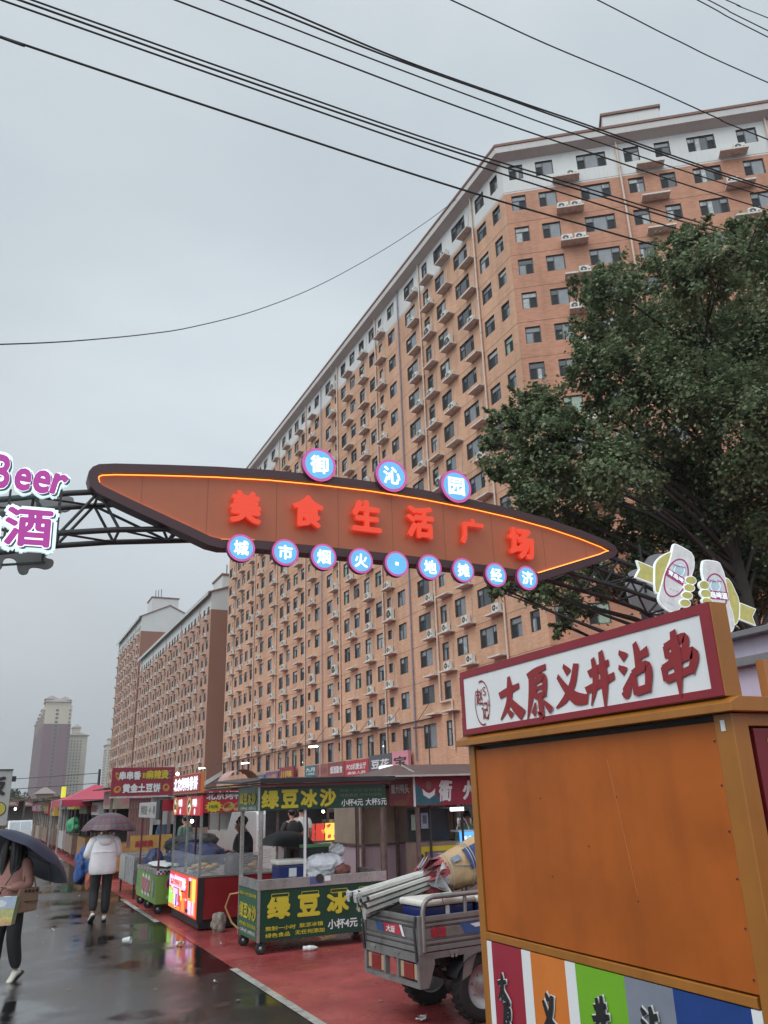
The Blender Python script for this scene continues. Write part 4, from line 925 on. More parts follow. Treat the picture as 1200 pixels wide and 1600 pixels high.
def vbrush(chs, pxc, pyc, h, grow_w, grow_b):
    for layer, (gw, m_) in enumerate(((grow_w, M_wht), (grow_b, M_black))):
        mb = MB(); c = atX(pxc, pyc, xb-.002)
        for i, (ch, k) in enumerate(chs):
            strokes(mb, [[(.5+(a-.5)*k, b2, wd*1.5) for a, b2, wd in st] for st in G[ch]], c+V(-layer*.008, -.035*i, -i*h*1.02), (0, -1, 0), (0, 0, 1), h, grow=gw)
        mb.build('brush_characters', m_, bo)
vbrush([('太', .72), ('原', .72)], 787, 1542, .15, .045, .012)
vbrush([('义', .72), ('井', .8)], 860, 1580, .19, .045, .012)
vbrush([('井', .75), ('沾', .8)], 941, 1585, .17, .045, .012)
vbrush([('沾', .75), ('串', .8)], 1020, 1605, .17, .045, .012)
# side facing the near end: dark red panel with gold fret, clear curtain below, counter, rear and back walls
sd_ = MB(); sd_.box(XBF+.14, YN+.012, 1.54, XBF+1.83, YN+.04, 2.15); sp_ = sd_.build('side_panel', M_dred, kb)
gd = MB(); yg = YN+.009
x0, x1, z0, z1 = XBF+.22, XBF+1.75, 1.60, 2.10
for (a, b_, c, d) in ((x0+.06, z1, x1-.06, z1), (x0+.06, z0, x1-.06, z0), (x0, z0+.06, x0, z1-.06), (x1, z0+.06, x1, z1-.06)): gd.bar((a, yg, b_), (c, yg, d), .004, .004)
for cx, cz, sx_, sz_ in ((x0, z1, 1, -1), (x0, z0, 1, 1), (x1, z1, -1, -1), (x1, z0, -1, 1)):
    q = [(0, .06), (.03, .06), (.03, .03), (.015, .03), (.015, .0), (.0, .0), (.0, .015), (.045, .015), (.045, .045), (.06, .045), (.06, 0)]
    for (a, b_), (c, d) in zip(q, q[1:]): gd.bar((cx+sx_*a, yg, cz+sz_*b_), (cx+sx_*c, yg, cz+sz_*d), .0035, .0035)
gd.build('gold_fret', M_gold, sp_)
cs = MB(); n_ = 40
for i in range(n_):
    f = lambda k: XBF+.11+1.7*k/n_; wv = lambda k, z: YN-.004+.012*math.sin(k*1.3+z*5)
    for (za, zb_) in ((.98, 1.25), (1.25, 1.5)): cs.face([(f(i), wv(i, za), za), (f(i+1), wv(i+1, za), za), (f(i+1), wv(i+1, zb_), zb_), (f(i), wv(i, zb_), zb_)], 0, True)
cs.build('clear_curtain', M_clear, kb)
bw = MB(); bw.box(XBF+.1, YN+.02, .06, XBF+1.83, YN+.05, .9); bw.box(XBF+.07, YF-.04, .06, XBF+1.83, YF-.02, 2.2); bw.box(XBF+1.84, YN+.08, .06, XBF+1.88, YF-.08, 2.2); bw.box(XBF+.08, YN+.06, .84, XBF+.7, YF-.06, .88)
bw.build('body_panel', M_or, kb)
b = MB()
for i in range(2): b.bar((XBF+.35+.16*i, YN-.02, 2.43), (XBF+.62+.16*i, YN-.02, 2.30), .02)
b.bar((XBF+.25, YN-.02, 2.292), (XBF+.25, YN-.02, 2.47), .045)
b.build('roof_strut', mat('copper_strut', (.40, .17, .06), .45, var=.1), kb)
MB().box(XBF-.004, YN+.045, 2.14, XBF-.001, YN+.07, 2.19).build('price_tag', M_wht, kb)

# ------------------------------------------------------------------ pale lilac shed behind the kiosk
M_lil = mat('lilac_sheet', (.50, .44, .54), .6, var=.06, scale=1, streak=.15)
M_cap = mat('grey_cap', (.17, .17, .18), .5, var=.1)
sh_ = thing('lilac_shed', 'pale lilac sheet-metal shed with grey ledges behind the orange kiosk', 'shed', (10, 7, 0))
b = MB(); b.box(9.0, 4.5, 0.01, 11.5, 9.1, 3.38); b.build('lower_wall', M_lil, sh_); b = MB(); b.box(9.12, 4.5, 3.5, 11.5, 9.1, 3.78); b.build('upper_wall', M_lil, sh_)
b = MB(); b.box(8.86, 4.4, 3.382, 11.6, 9.2, 3.498); b.box(8.94, 4.4, 3.782, 11.6, 9.2, 3.86); b.build('ledge', M_cap, sh_, bevel=.006)

# ------------------------------------------------------------------ grey cargo tricycle
M_tg = mat('trike_grey_paint', (.235, .225, .22), .34, metal=.35, var=.12, scale=3, streak=.25, dirt=.5)
M_tyre = mat('tyre_black', (.016, .016, .016), .8, var=.3, scale=8, bump=.2, bscale=30)
M_rim = mat('rim_grey', (.36, .36, .36), .4, metal=.6, var=.2)
M_tail = mat('tail_lamp_red', (.22, .015, .01), .15, coat=.6, var=.1); M_amber = mat('tail_lamp_clear', (.42, .30, .20), .15, coat=.6)
RZ = R(6.); e1 = V(math.cos(RZ), math.sin(RZ), 0); e2 = V(-math.sin(RZ), math.cos(RZ), 0); O = V(3.55, 6.87, 0); W, LB = .94, 1.45
tk = thing('cargo_tricycle', 'grey cargo tricycle with dropside bed loaded with folded tent poles, seen from behind', 'tricycle', O)
T = lambda u, v, z: O+e1*u+e2*v+V(0, 0, z)
def ob(mb, u0, v0, z0, u1, v1, z1, mi=0): return mb.obox(T((u0+u1)/2, (v0+v1)/2, (z0+z1)/2), e1*((u1-u0)/2), e2*((v1-v0)/2), V(0, 0, (z1-z0)/2), mi)
def ribbed(mb, side):
    """pressed dropside: a stack of flat bands and raised ribs"""
    lv = [(.62, .66, .012), (.662, .675, 0), (.677, .70, .014), (.702, .715, .002), (.717, .80, .008), (.802, .815, 0), (.817, .838, .014), (.84, .853, .002), (.855, .895, .016)]
    for z0, z1, p in lv:
        if side == 'rear': ob(mb, -p, .03, z0, .025, W-.03, z1)
        elif side == 'near': ob(mb, .03, -p, z0, LB, .025, z1)
        else: ob(mb, .03, W-.025, z0, LB, W+p, z1)
b = MB(); ribbed(b, 'rear'); ob(b, -.018, 0, .615, .02, .028, .90); ob(b, -.018, W-.028, .615, .02, W, .90); g_ = b.build('tailgate', M_tg, tk, bevel=.003)
dc = MB(); P0 = T(-.0165, W*.50, .765); R_ = e2*-1
dc.prism([(-.26, .04), (-.14, .04), (-.10, -.035), (-.22, -.035)], P0, R_, UP, .001, 0); dc.prism([(-.09, -.035), (.20, -.035), (.14, .045), (-.12, .035)], P0+e1*-.0006, R_, UP, .001, 1)
dc.prism([(.16, .045), (.20, .045), (.25, -.045), (.21, -.04)], P0+e1*-.001, R_, UP, .001, 2)
write(dc, '大运', P0+R_*.02+e1*-.003, R_, UP, .055, .15, mi=2, bold=.03, lift=.001, shear=.2)
dc.build('decal', [mat('decal_blue', (.04, .10, .26), .3), mat('decal_red', (.42, .03, .05), .3), M_wht], g_)
b = MB(); ribbed(b, 'near'); ob(b, -.016, -.012, .60, .03, .028, .905); n1 = b.build('dropside', M_tg, tk, bevel=.003)
dc = MB(); write(dc, '制造', T(.19, -.011, .765), e1, UP, .085, .17, mi=1, bold=.05, lift=.001)
dc.prism([(0, .05), (.5, .07), (.5, -.045), (.06, -.045)], T(.42, -.0095, .765), e1, UP, .001, 0); dc.prism([(.12, .03), (.5, .05), (.5, .01), (.18, .0)], T(.42, -.0105, .765), e1, UP, .001, 2)
dc.build('decal', [MATS['decal_blue'], MATS['decal_red'], M_wht], n1)
b = MB(); ribbed(b, 'far'); b.build('dropside', M_tg, tk, bevel=.003)
b = MB(); ob(b, LB, 0, .6, LB+.03, W, 1.15); ob(b, .02, .02, .585, LB, W-.02, .612); b.build('bed', M_tg, tk)
b = MB()
for v in (-.004, W+.004):
    b = MB(); b.tube([T(.035, v, .62), T(.035, v, .93), T(.05, v, .99), T(.09, v, 1.03), T(.15, v, 1.045), T(LB, v, 1.045)], .022, 8); b.cyl(T(.50, v, .88), T(.50, v, 1.04), .018, n=8); b.cyl(T(1.0, v, .88), T(1.0, v, 1.04), .018, n=8); b.build('rail', M_tg, tk)
b = MB()
for v in (.02, W-.02): b = MB(); b.tube([T(-.03, v, .9), T(-.045, v, .8), T(-.03, v, .55)], .012, 6); b.build('chain', M_steel, tk)
b = MB(); ob(b, -.02, .0, .54, .03, W, .61); ob(b, -.02, .0, .345, .03, W, .385)                    # lamp frame under the gate
for v0, v1 in ((0, .035), (.34, .365), (.56, .585), (W-.035, W)): ob(b, -.02, v0, .385, .03, v1, .54)
b.prism([(0, .60), (.16, .60), (.16, .52), (.09, .345), (0, .345)], T(-.02, -.006, 0), e1, UP, .012)
ob(b, .03, -.006, .56, LB, .03, .612); ob(b, .03, W-.03, .56, LB, W+.006, .612)
b.build('rear_frame', M_tg, tk, bevel=.003)
for v0, v1 in ((.045, .33), (.60, W-.045)):
    b = MB(); k = (v1-v0)*.22; ob(b, -.004, v0, .40, .02, v0+k, .525, 1); ob(b, -.010, v0+k+.002, .40, .02, v1-k, .525, 0); ob(b, -.004, v1-k+.002, .40, .02, v1, .525, 1)
    b.build('tail_lamp', [M_tail, M_amber], tk, bevel=.006)
b = MB()
for v in (.30, .72): ob(b, -.03, v, .585, -.016, v+.08, .605); ob(b, -.03, v+.03, .56, -.016, v+.05, .60)
for u in (.30, .9): ob(b, u, -.026, .585, u+.08, -.013, .605); ob(b, u+.01, -.026, .555, u+.03, -.013, .60); ob(b, u+.05, -.026, .555, u+.07, -.013, .60)
b.build('latch', M_gal, tk)['kind'] = 'stuff'
def wheel(c, ax, r, w, name='wheel'):
    ax = Vector(ax).normalized(); pr = [(r*.62, -w*.46), (r*.80, -w*.5), (r*.93, -w*.46), (r*.99, -w*.30), (r, 0), (r*.99, w*.30), (r*.93, w*.46), (r*.80, w*.5), (r*.62, w*.46)]
    m_ = MB(); m_.lathe(pr, c, ax, 32); a = ax.orthogonal().normalized(); b_ = ax.cross(a)
    for i in range(28):
        t = 2*math.pi*i/28; dr = a*math.cos(t)+b_*math.sin(t); tn = b_*math.cos(t)-a*math.sin(t); m_.obox(Vector(c)+dr*(r*.995), dr*.008, tn*.014, ax*(w*.40))
    wl = m_.build(name, M_tyre, tk)
    m_ = MB(); m_.lathe([(.001, w*.16), (r*.14, w*.18), (r*.2, w*.10), (r*.5, w*.06), (r*.58, w*.36), (r*.645, w*.44), (r*.645, -w*.44), (r*.58, -w*.36), (r*.5, -w*.1), (.001, -w*.1)], c, ax, 28)
    for i in range(6):
        t = 2*math.pi*i/6; m_.cyl(Vector(c)+(a*math.cos(t)+b_*math.sin(t))*r*.3+ax*w*.08, Vector(c)+(a*math.cos(t)+b_*math.sin(t))*r*.3+ax*w*.16, .012, n=6)
    m_.build('rim', M_rim, wl); return wl
wheel(T(.66, .06, .285), -e2, .285, .14); wheel(T(.66, W-.06, .285), e2, .285, .14)
b = MB(); b.cyl(T(.66, .12, .285), T(.66, W-.12, .285), .035, n=10); b.sphere(T(.66, W*.45, .27), .12); b.bar(T(.3, .18, .50), T(1.3, .18, .46), .04, .06); b.bar(T(.3, W-.18, .50), T(1.3, W-.18, .46), .04, .06)
for v in (.18, W-.18): b.tube([T(.15, v, .52), T(.4, v, .36), T(.66, v, .32), T(.92, v, .36), T(1.2, v, .52)], .022, 6)
b.box(T(.2, 0, 0).x, T(.2, .3, 0).y, .2, T(.5, 0, 0).x, T(.5, .5, 0).y, .45) if False else None
b.build('axle', M_steel, tk)
for v in (-.03, W-.14):
    m_ = MB(); n_ = 10
    for i in range(n_):
        t0, t1 = math.pi*(.12+.76*i/n_), math.pi*(.12+.76*(i+1)/n_); r = .34
        m_.face([T(.66+r*math.cos(t0), v, .285+r*math.sin(t0)*.82), T(.66+r*math.cos(t1), v, .285+r*math.sin(t1)*.82), T(.66+r*math.cos(t1), v+.17, .285+r*math.sin(t1)*.82), T(.66+r*math.cos(t0), v+.17, .285+r*math.sin(t0)*.82)], 0, True)
    m_.build('mudguard', M_steel, tk)
    m_ = MB(); vv = -.012 if v < 0 else W; m_.prism([(0, .56), (.14, .56), (.10, .50), (.06, .40), (-.04, .36)], T(.92 if False else .46, vv, 0), e1, UP, .012); m_.build('mudguard_stay', M_tg, tk)
b = MB(); b.bar(T(LB+.03, W*.5, .45), T(2.5, W*.5, .45), .12, .10); ob(b, LB+.1, W*.25, .45, LB+.55, W*.75, .72); b.build('chassis', M_steel, tk)
b = MB(); ob(b, LB+.08, W*.2, .722, LB+.55, W*.8, .80); b.build('seat', mat('seat_black', (.02, .02, .022), .6), tk, bevel=.03)
b = MB(); b.tube([T(2.62, W*.5, .3), T(2.50, W*.5, .75), T(2.42, W*.5, 1.05)], .035, 8); b.tube([T(2.30, W*.5-.36, 1.08), T(2.42, W*.5-.2, 1.06), T(2.42, W*.5+.2, 1.06), T(2.30, W*.5+.36, 1.08)], .016, 8); b.build('fork', M_steel, tk)
b = MB(); ob(b, 2.44, W*.5-.22, .55, 2.5, W*.5+.22, .98); b.build('front_shield', M_tg, tk, bevel=.02)
wheel(T(2.64, W*.5, .26), e2, .26, .10, 'front_wheel')

# load on the bed
M_pole = mat('pole_offwhite', (.55, .55, .52), .4, var=.1, scale=5, streak=.3); M_foot = mat('pole_foot_grey', (.46, .46, .45), .5, var=.1)
M_cloth = mat('canopy_cloth_red', (.26, .045, .06), .7, var=.3, scale=12, bump=.4, bscale=25); M_clothg = mat('canopy_cloth_grey', (.30, .30, .33), .7, var=.4, scale=12, bump=.4, bscale=25)
M_card = mat('cardboard', (.42, .29, .16), .75, var=.14, scale=5, dirt=.25, bump=.12, bscale=14)
bd = thing('folded_gazebo', 'bundle of off-white folded gazebo poles wrapped in a cardboard sleeve on the tricycle', 'gazebo', (3.2, 7.5, .95))
p0, p1 = V(3.20, 7.52, .965), V(4.10, 7.58, 1.14); ax = (p1-p0).normalized(); aa = ax.cross(UP).normalized(); bb = aa.cross(ax)
rn = random.Random(4)
for i in range(15):
    u, v = (i % 4-1.5)*.046+rn.uniform(-.006, .006)+(.023 if (i//4) % 2 else 0), (1.5-i//4)*.046+rn.uniform(-.006, .006); L0 = rn.uniform(0, .10)+(.03*(i//4))
    fan = 1.25-.08*(i % 3); a = p0+ax*L0+aa*(u*fan)+bb*(v*1.2); q = p1+ax*.2+aa*(u*.85)+bb*(v*.85)
    m_ = MB(); m_.bar(a, q, .033, .033, up=bb); po_ = m_.build('pole', M_pole, bd, bevel=.004)
    if i in (0, 3, 5, 8, 12, 14):
        m_ = MB(); disc(m_, a-ax*.03+bb*.0, aa, bb, .040, .012, 18, sx=.8); m_.obox(a-ax*.012, ax*.026, aa*.021, bb*.021); m_.obox(a-ax*.036-bb*.03, ax*.004, aa*.026, bb*.03); m_.build('foot', M_foot, po_, bevel=.004)
    else:
        m_ = MB(); m_.obox(a-ax*.004, ax*.005, aa*.0172, bb*.0172); m_.build('end_cap', M_steel, po_)
for (u, v) in ((-.05, -.13), (.02, -.15)):
    m_ = MB(); m_.bar(p0+ax*.12+aa*u+bb*v, p1+aa*u*.5+bb*v*.5, .014, .014); m_.build('strut', M_steel, bd)
m_ = MB(); cc = p1-ax*.10
for i in range(26):                                             # bunched fabric: folded strips round the poles
    t = 2*math.pi*i/26; rr0 = .135+.02*math.sin(i*2.7); d0 = aa*math.cos(t)+bb*math.sin(t); d1 = aa*math.cos(t+.30)+bb*math.sin(t+.30); mi = 0 if (i % 9) < 6 else 1; jx = rn.uniform(-.05, .05)
    a0, a1 = cc+ax*(-.02+jx)+d0*rr0*.78, cc+ax*(-.03-jx)+d1*rr0*.74; b0, b1 = cc+ax*.07+d0*(rr0+.035)+ax*jx, cc+ax*.09+d1*(rr0+.01); c0, c1 = cc+ax*.20+d0*.155, cc+ax*.20+d1*.165
    m_.face([a0, a1, b1, b0], mi, True); m_.face([b0, b1, c1, c0], mi, True); m_.face([a0, b0, b0+ax*.03+d1*.03, a0+d1*.02], mi)
m_.build('cloth', [M_cloth, M_clothg], bd)
m_ = MB(); q0, q1 = p1+ax*.06-bb*.01, V(5.35, 7.68, 1.44); d = (q1-q0).normalized(); Lc = (q1-q0).length
nr, nn_ = 34, 40; cb2 = d.cross(aa)
from mathutils import noise as _mn
def slv(i, q):
    s_ = Lc*i/nr; t = 2*math.pi*q/nn_; r_ = .165+(.262-.165)*min(1., s_/.85); pt = Vector((math.cos(t), math.sin(t), s_*4)); crease = -.020*abs(_mn.noise(pt*2.2+V(3, 1, 0)))-.012*abs(_mn.noise(pt*5+V(0, 7, 0)))+.006*math.sin(t*5); fl = .012 if .48 < s_ < .53 else 0
    return q0+d*(s_+(.014*math.sin(t*3) if i == 0 else 0))+(aa*math.cos(t)+cb2*math.sin(t))*(r_+crease+fl)
for i in range(nr):
    for q in range(nn_): m_.face([slv(i, q), slv(i, q+1), slv(i+1, q+1), slv(i+1, q)], 0, True)
m_.face([slv(nr, q) for q in range(nn_)]); cb_ = m_.build('cardboard_sleeve', M_card, bd, weld=True)
m_ = MB(); sid = (q0+q1)/2; nv = (V(0, 0, CAM_H)-sid); nv = (nv-d*nv.dot(d)).normalized(); tv = nv.cross(d).normalized()
def on_tube(s_, t): rr = .178+(.24-.178)*min(1, s_/.7)+.006; return q0+d*s_+(nv*math.cos(t)+tv*math.sin(t))*rr
for (s0, s1, t0, t1, mi) in ((.26, .44, -.3, .75, 0), (.44, .52, .1, .75, 0), (.50, .58, -.55, -.1, 0), (.34, .40, -.8, -.3, 0), (.1, .2, .3, .6, 1)):
    for i in range(5):
        a, b_ = t0+(t1-t0)*i/5, t0+(t1-t0)*(i+1)/5; m_.face([on_tube(s0, a), on_tube(s1, a), on_tube(s1, b_), on_tube(s0, b_)], mi, True)
m_.build('print', [mat('print_navy', (.03, .05, .13), .7, var=.3, scale=20), mat('print_bluegrey', (.16, .2, .27), .7, var=.3, scale=20)], cb_)
m_ = MB()
for k in range(7):
    t0 = .2+k*.06; m_.tube([q0+d*(.0)+(nv*math.cos(t0)+tv*math.sin(t0))*.19, q0+d*(-.10-.015*k)+nv*.17+tv*(.05-k*.02), q0-d*.02+nv*.16-tv*.2, T(.26+.02*k, 0.0, 1.05)], .004, 5)
m_.tube([T(.24, -.01, 1.07), T(.26, -.01, .98), T(.24, -.005, 1.0)], .007, 5); m_.tube([on_tube(.1, .2), on_tube(.5, -.5), on_tube(.9, -.9)], .006, 5)
for s0 in (.06, .30, .33, .62): m_.tube([on_tube(s0+.02*math.sin(t), t) for t in [-1.6+.2*z_ for z_ in range(17)]], .004, 5)
m_.build('cord', M_gal, bd)
ck = thing('cool_box', 'blue cool box with a white lid standing on the tricycle bed', 'cool box', T(.3, .2, .615))
m_ = MB(); ob(m_, .10, .08, .618, .66, .44, .955); m_.build('body', mat('coolbox_blue', (.012, .022, .12), .35, var=.1), ck, bevel=.02)
m_ = MB(); ob(m_, .08, .06, .958, .68, .46, 1.015); m_.build('lid', mat('coolbox_white', (.66, .64, .58), .4, var=.06, dirt=.3), ck, bevel=.02)
m_ = MB(); ob(m_, .34, .07, .86, .38, .078, .955); m_.build('clasp', M_wht, ck)
ck2 = thing('cool_box', 'second blue cool box with its white lid, half hidden by the kiosk edge', 'cool box', T(.9, .2, .615))
m_ = MB(); ob(m_, .70, .08, .618, 1.2, .44, .94); m_.build('body', MATS['coolbox_blue'], ck2, bevel=.02); m_ = MB(); ob(m_, .69, .07, .943, 1.21, .45, 1.0); m_.build('lid', MATS['coolbox_white'], ck2, bevel=.02)

# ------------------------------------------------------------------ materials of the stalls
M_green = mat('stall_green', (.005, .042, .023), .35, var=.15, scale=2, streak=.15)
M_green2 = mat('stall_green_bright', (.012, .095, .045), .35, var=.2, scale=2)
M_yel = mat('print_yellow', (.50, .41, .03), .45, var=.06)
M_whitep = mat('print_white', (.62, .64, .64), .45, var=.06)
M_inox = mat('stainless', (.46, .45, .44), .28, metal=.75, var=.18, scale=5, streak=.2)
M_post = mat('rusty_post', (.16, .11, .10), .5, metal=.4, var=.35, scale=9)
M_roofd = mat('roof_dark', (.02, .017, .017), .45, var=.3, scale=3)
M_rred = mat('roof_red_trim', (.20, .03, .04), .4, var=.2)
M_stred = mat('stall_red', (.21, .012, .016), .33, var=.12, scale=3, coat=.2)
M_blk = mat('black_skirt', (.014, .014, .015), .5, var=.3)
M_banner = mat('banner_dark_red', (.23, .018, .035), .5, var=.1, scale=4)
M_bannerb = mat('banner_bright_red', (.36, .02, .04), .45, var=.1, scale=4)
M_white = M_white
M_offw = mat('offwhite_panel', (.40, .385, .37), .6, var=.1, scale=3, streak=.25)
M_food = mat('food_tan', (.48, .27, .10), .7, var=.35, scale=18); M_leafg = mat('lettuce_green', (.12, .26, .05), .6, var=.3, scale=14)
M_glassp = mat('stall_glass', (.7, .74, .74), .05, var=.05, alpha=.16, spec=.8)
M_tarpb = mat('blue_tarp', (.012, .022, .085), .5, var=.4, scale=7, bump=.35, bscale=10)
M_tarpbb = mat('bright_blue_tarp', (.022, .075, .25), .4, var=.35, scale=6, bump=.4, bscale=9)
M_tarpd = mat('dark_cover', (.022, .024, .026), .5, var=.4, scale=6, bump=.35, bscale=9)
M_bagw = mat('white_sacking', (.70, .70, .74), .6, var=.18, scale=8, bump=.4, bscale=11)
M_signwhite = mat('sign_lit_white', (.8, .82, .85), .4, emit=(.85, .9, 1.), es=.75)
M_bulb = mat('lamp_lit', (1, 1, .95), .3, emit=(1., .97, .88), es=14.)
M_liteR = mat('poster_lit_red', (.7, .08, .05), .4, emit=(.9, .08, .05), es=.45)
M_liteY = mat('poster_lit_yellow', (.8, .6, .1), .4, emit=(1., .70, .13), es=.8)
M_liteG = mat('poster_lit_green', (.3, .7, .1), .4, emit=(.40, .95, .15), es=.9)
M_liteB = mat('poster_lit_blue', (.1, .35, .8), .4, emit=(.10, .38, 1.), es=1.1)
M_liteV = mat('poster_lit_violet', (.5, .35, .8), .4, emit=(.62, .50, 1.), es=1.2)
M_liteO = mat('poster_lit_orange', (.9, .35, .05), .4, emit=(1., .36, .08), es=.45)
LX, LNY = V(0, -1, 0), V(1, 0, 0)          # reading direction on faces looking to -X, and on faces looking to -Y
def panelX(mb, x, y0, y1, z0, z1, mi=0, th=.02): mb.box(x, min(y0, y1), z0, x+th, max(y0, y1), z1, mi); return mb     # faces the street (-X)
def panelY(mb, y, x0, x1, z0, z1, mi=0, th=.02): mb.box(x0, y, z0, x1, y+th, z1, mi); return mb                       # faces us (-Y)
def caster(parent, x, y, r=.085):
    m = MB(); m.lathe([(r*.45, -.022), (r*.9, -.026), (r, -.012), (r, .012), (r*.9, .026), (r*.45, .022)], (x, y, r), (.25, 1, 0), 20); w = m.build('wheel', M_tyre, parent)
    m = MB(); m.lathe([(.001, .02), (r*.2, .024), (r*.46, .016), (r*.46, -.016), (.001, -.02)], (x, y, r), (.25, 1, 0), 16); m.build('hub', M_rim, w)
    m = MB(); m.bar((x+.02, y-.03, r), (x+.02, y-.03, r*2.1), .02, .006); m.bar((x+.02, y+.035, r), (x+.02, y+.035, r*2.1), .02, .006); m.box(x-.03, y-.045, r*2.05, x+.06, y+.045, r*2.2); m.build('caster_fork', M_steel, parent)

# ------------------------------------------------------------------ green mung-bean ice stall
GX, GY, GX1, GY1 = 3.43, 11.25, 5.30, 12.2
st = thing('drink_stall', 'green mung bean ice cart on casters with yellow lettering and a dark canopy roof', 'stall', (GX, GY, 0))
b = MB(); b.box(GX, GY, .155, GX1, GY1, .765); cb = b.build('counter_body', M_green, st, bevel=.004)
b = MB(); b.box(GX-.008, GY-.008, .15, GX+.022, GY+.022, .77); b.box(GX-.008, GY1-.02, .15, GX+.02, GY1+.006, .77); b.build('corner_trim', M_inox, cb)['kind'] = 'stuff'
b = MB(); panelX(b, GX-.004, GY+.02, GY1-.02, .16, .76, 0, .003); b.build('side_print', M_green2, cb)
pw = MB(); fy = GY-.003
for i, ch in enumerate('绿豆冰沙'): write(pw, ch, (GX+.28+i*.425, fy, .545), LNY, UP, .27, .33, bold=.056)
write(pw, '熬制一小时', (GX+.31, fy, .305), LNY, UP, .055, .42, bold=.02); write(pw, '敖凉冰镇', (GX+.74, fy, .31), LNY, UP, .055, .34, bold=.02)
write(pw, '绿色食品', (GX+.27, fy, .225), LNY, UP, .055, .34, bold=.02); write(pw, '无任何添加', (GX+.72, fy, .23), LNY, UP, .055, .42, bold=.02)
fx = GX-.005
write(pw, '熬制一小时 敖凉冰镇', (fx, (GY+GY1)/2, .69), LX, UP, .05, .78); write(pw, '绿豆冰沙', (fx, (GY+GY1)/2, .48), LX, UP, .20, .82, bold=.035); write(pw, '绿色食品 无任何添加', (fx, (GY+GY1)/2, .315), LX, UP, .05, .78)
pw.build('yellow_lettering', M_yel, cb)
pw = MB(); write(pw, '小杯4元', (GX+1.20, fy, .285), LNY, UP, .12, .44, bold=.028); write(pw, '大杯5元', (GX+1.68, fy, .285), LNY, UP, .12, .42, bold=.028); write(pw, '小杯4元 大杯5元', (fx, (GY+GY1)/2, .235), LX, UP, .05, .74)
pw.build('white_lettering', M_whitep, cb)
ic = MB()                                                        # icicle caps over the big characters
for i in range(4):
    cx = GX+.30+i*.425; 
    for (x0, x1, z0, z1) in ((-.12, .12, .712, .719), (-.12, .12, .672, .679), (-.124, -.117, .675, .716), (.117, .124, .675, .716)): ic.box(cx+x0, fy-.004, z0, cx+x1, fy-.001, z1)
    for k in range(7): x0 = cx-.10+k*.03; ic.face([(x0, fy-.004, .676), (x0+.008, fy-.004, .655), (x0+.016, fy-.004, .676)])
ic.build('icicle_outline', M_yel, cb)['kind'] = 'stuff'
b = MB(); b.box(GX-.012, GY-.012, .772, GX1+.01, GY+.012, .90); b.box(GX-.012, GY+.012, .772, GX+.012, GY1, .90); b.box(GX1-.014, GY+.012, .772, GX1+.01, GY1, .90); b.box(GX+.012, GY+.012, .80, GX1-.014, GY1, .82); b.build('steel_rim', M_inox, st, bevel=.003)
for x, y, m_ in ((GX+.015, GY+.02, M_inox), (GX+.015, GY1-.03, M_inox), (GX1-.03, GY+.02, M_post), (GX1-.03, GY1-.03, M_post), (GX+.66, GY+.03, M_whitep), (GX+.3, GY1-.03, M_post), (GX+1.0, GY1-.03, M_post)):
    b = MB(); w = .045 if m_ is not M_whitep else .03; b.box(x-w/2, y-w/2, .80, x+w/2, y+w/2, 2.06); b.build('post', m_, st)
b = MB(); panelY(b, GY-.02, GX-.02, GX1+.03, 1.765, 2.07); hs = b.build('header_sign', M_green, st); b = MB(); panelX(b, GX-.03, GY, GY1+.08, 1.765, 2.08); b.build('side_sign', M_green2, st)
b = MB(); b.box(GX-.04, GY-.03, 1.76, GX-.016, GY-.012, 2.08); b.build('sign_corner', M_inox, st)
pw = MB(); fy = GY-.023
for i, ch in enumerate('绿豆冰沙'): write(pw, ch, (GX+.13+i*.285, fy, 1.91), LNY, UP, .245, .255, bold=.05)
write(pw, '绿豆冰沙', (GX-.034, (GY+GY1)/2+.03, 1.93), LX, UP, .17, .82, bold=.05); pw.build('yellow_lettering', M_yel, hs)
pw = MB(); write(pw, '小杯4元', (GX+1.36, fy, 1.835), LNY, UP, .10, .34, bold=.02); write(pw, '大杯5元', (GX+1.74, fy, 1.835), LNY, UP, .10, .34, bold=.02); write(pw, '小杯4元 大杯5元', (GX-.034, (GY+GY1)/2, 1.80), LX, UP, .05, .8); pw.build('white_lettering', M_whitep, hs)
pw = MB(); write(pw, '熬制一小时 敖凉冰镇', (GX+1.5, fy, 2.00), LNY, UP, .045, .66, bold=.01); write(pw, '绿色食品 无任何添加', (GX+1.5, fy, 1.935), LNY, UP, .045, .66, bold=.01); pw.build('faded_lettering', mat('print_faded', (.10, .14, .09), .5), hs)
rf = MB(); n_ = 10
for i in range(n_):
    f = lambda k: (GX-.32+(GX1+.12-GX+.32)*k/n_); g = lambda k: 2.115+.05*math.sin(math.pi*min(1, k/n_*1.6+.0)) if k/n_ < .6 else 2.165-.03*(k/n_-.6)
    for (za, zb_) in ((0, .018),):
        a = [(f(i), GY-.16, g(i)), (f(i+1), GY-.16, g(i+1)), (f(i+1), GY1+.5, g(i+1)+.05), (f(i), GY1+.5, g(i)+.05)]
        t_ = [(x, y, z+.022) for x, y, z in a]; rf.face(t_); rf.face(a[::-1]); rf.face([a[0], a[1], t_[1], t_[0]])
        if i == 0: rf.face([a[3], a[0], t_[0], t_[3]])
rf.build('canopy_roof', M_roofd, st); b = MB(); b.bar((GX-.04, GY-.10, 2.095), (GX1+.08, GY-.10, 2.105), .02, .035); b.build('roof_trim', M_rred, st); b = MB(); b.bar((GX-.06, GY-.172, 2.15), (GX1+.12, GY-.172, 2.15), .02, .065); b.build('roof_edge', M_blk, st)
for x, y in ((GX+.06, GY+.06), (GX+.06, GY1-.08), (GX1-.1, GY+.06), (GX1-.1, GY1-.08)): caster(st, x, y, .075)
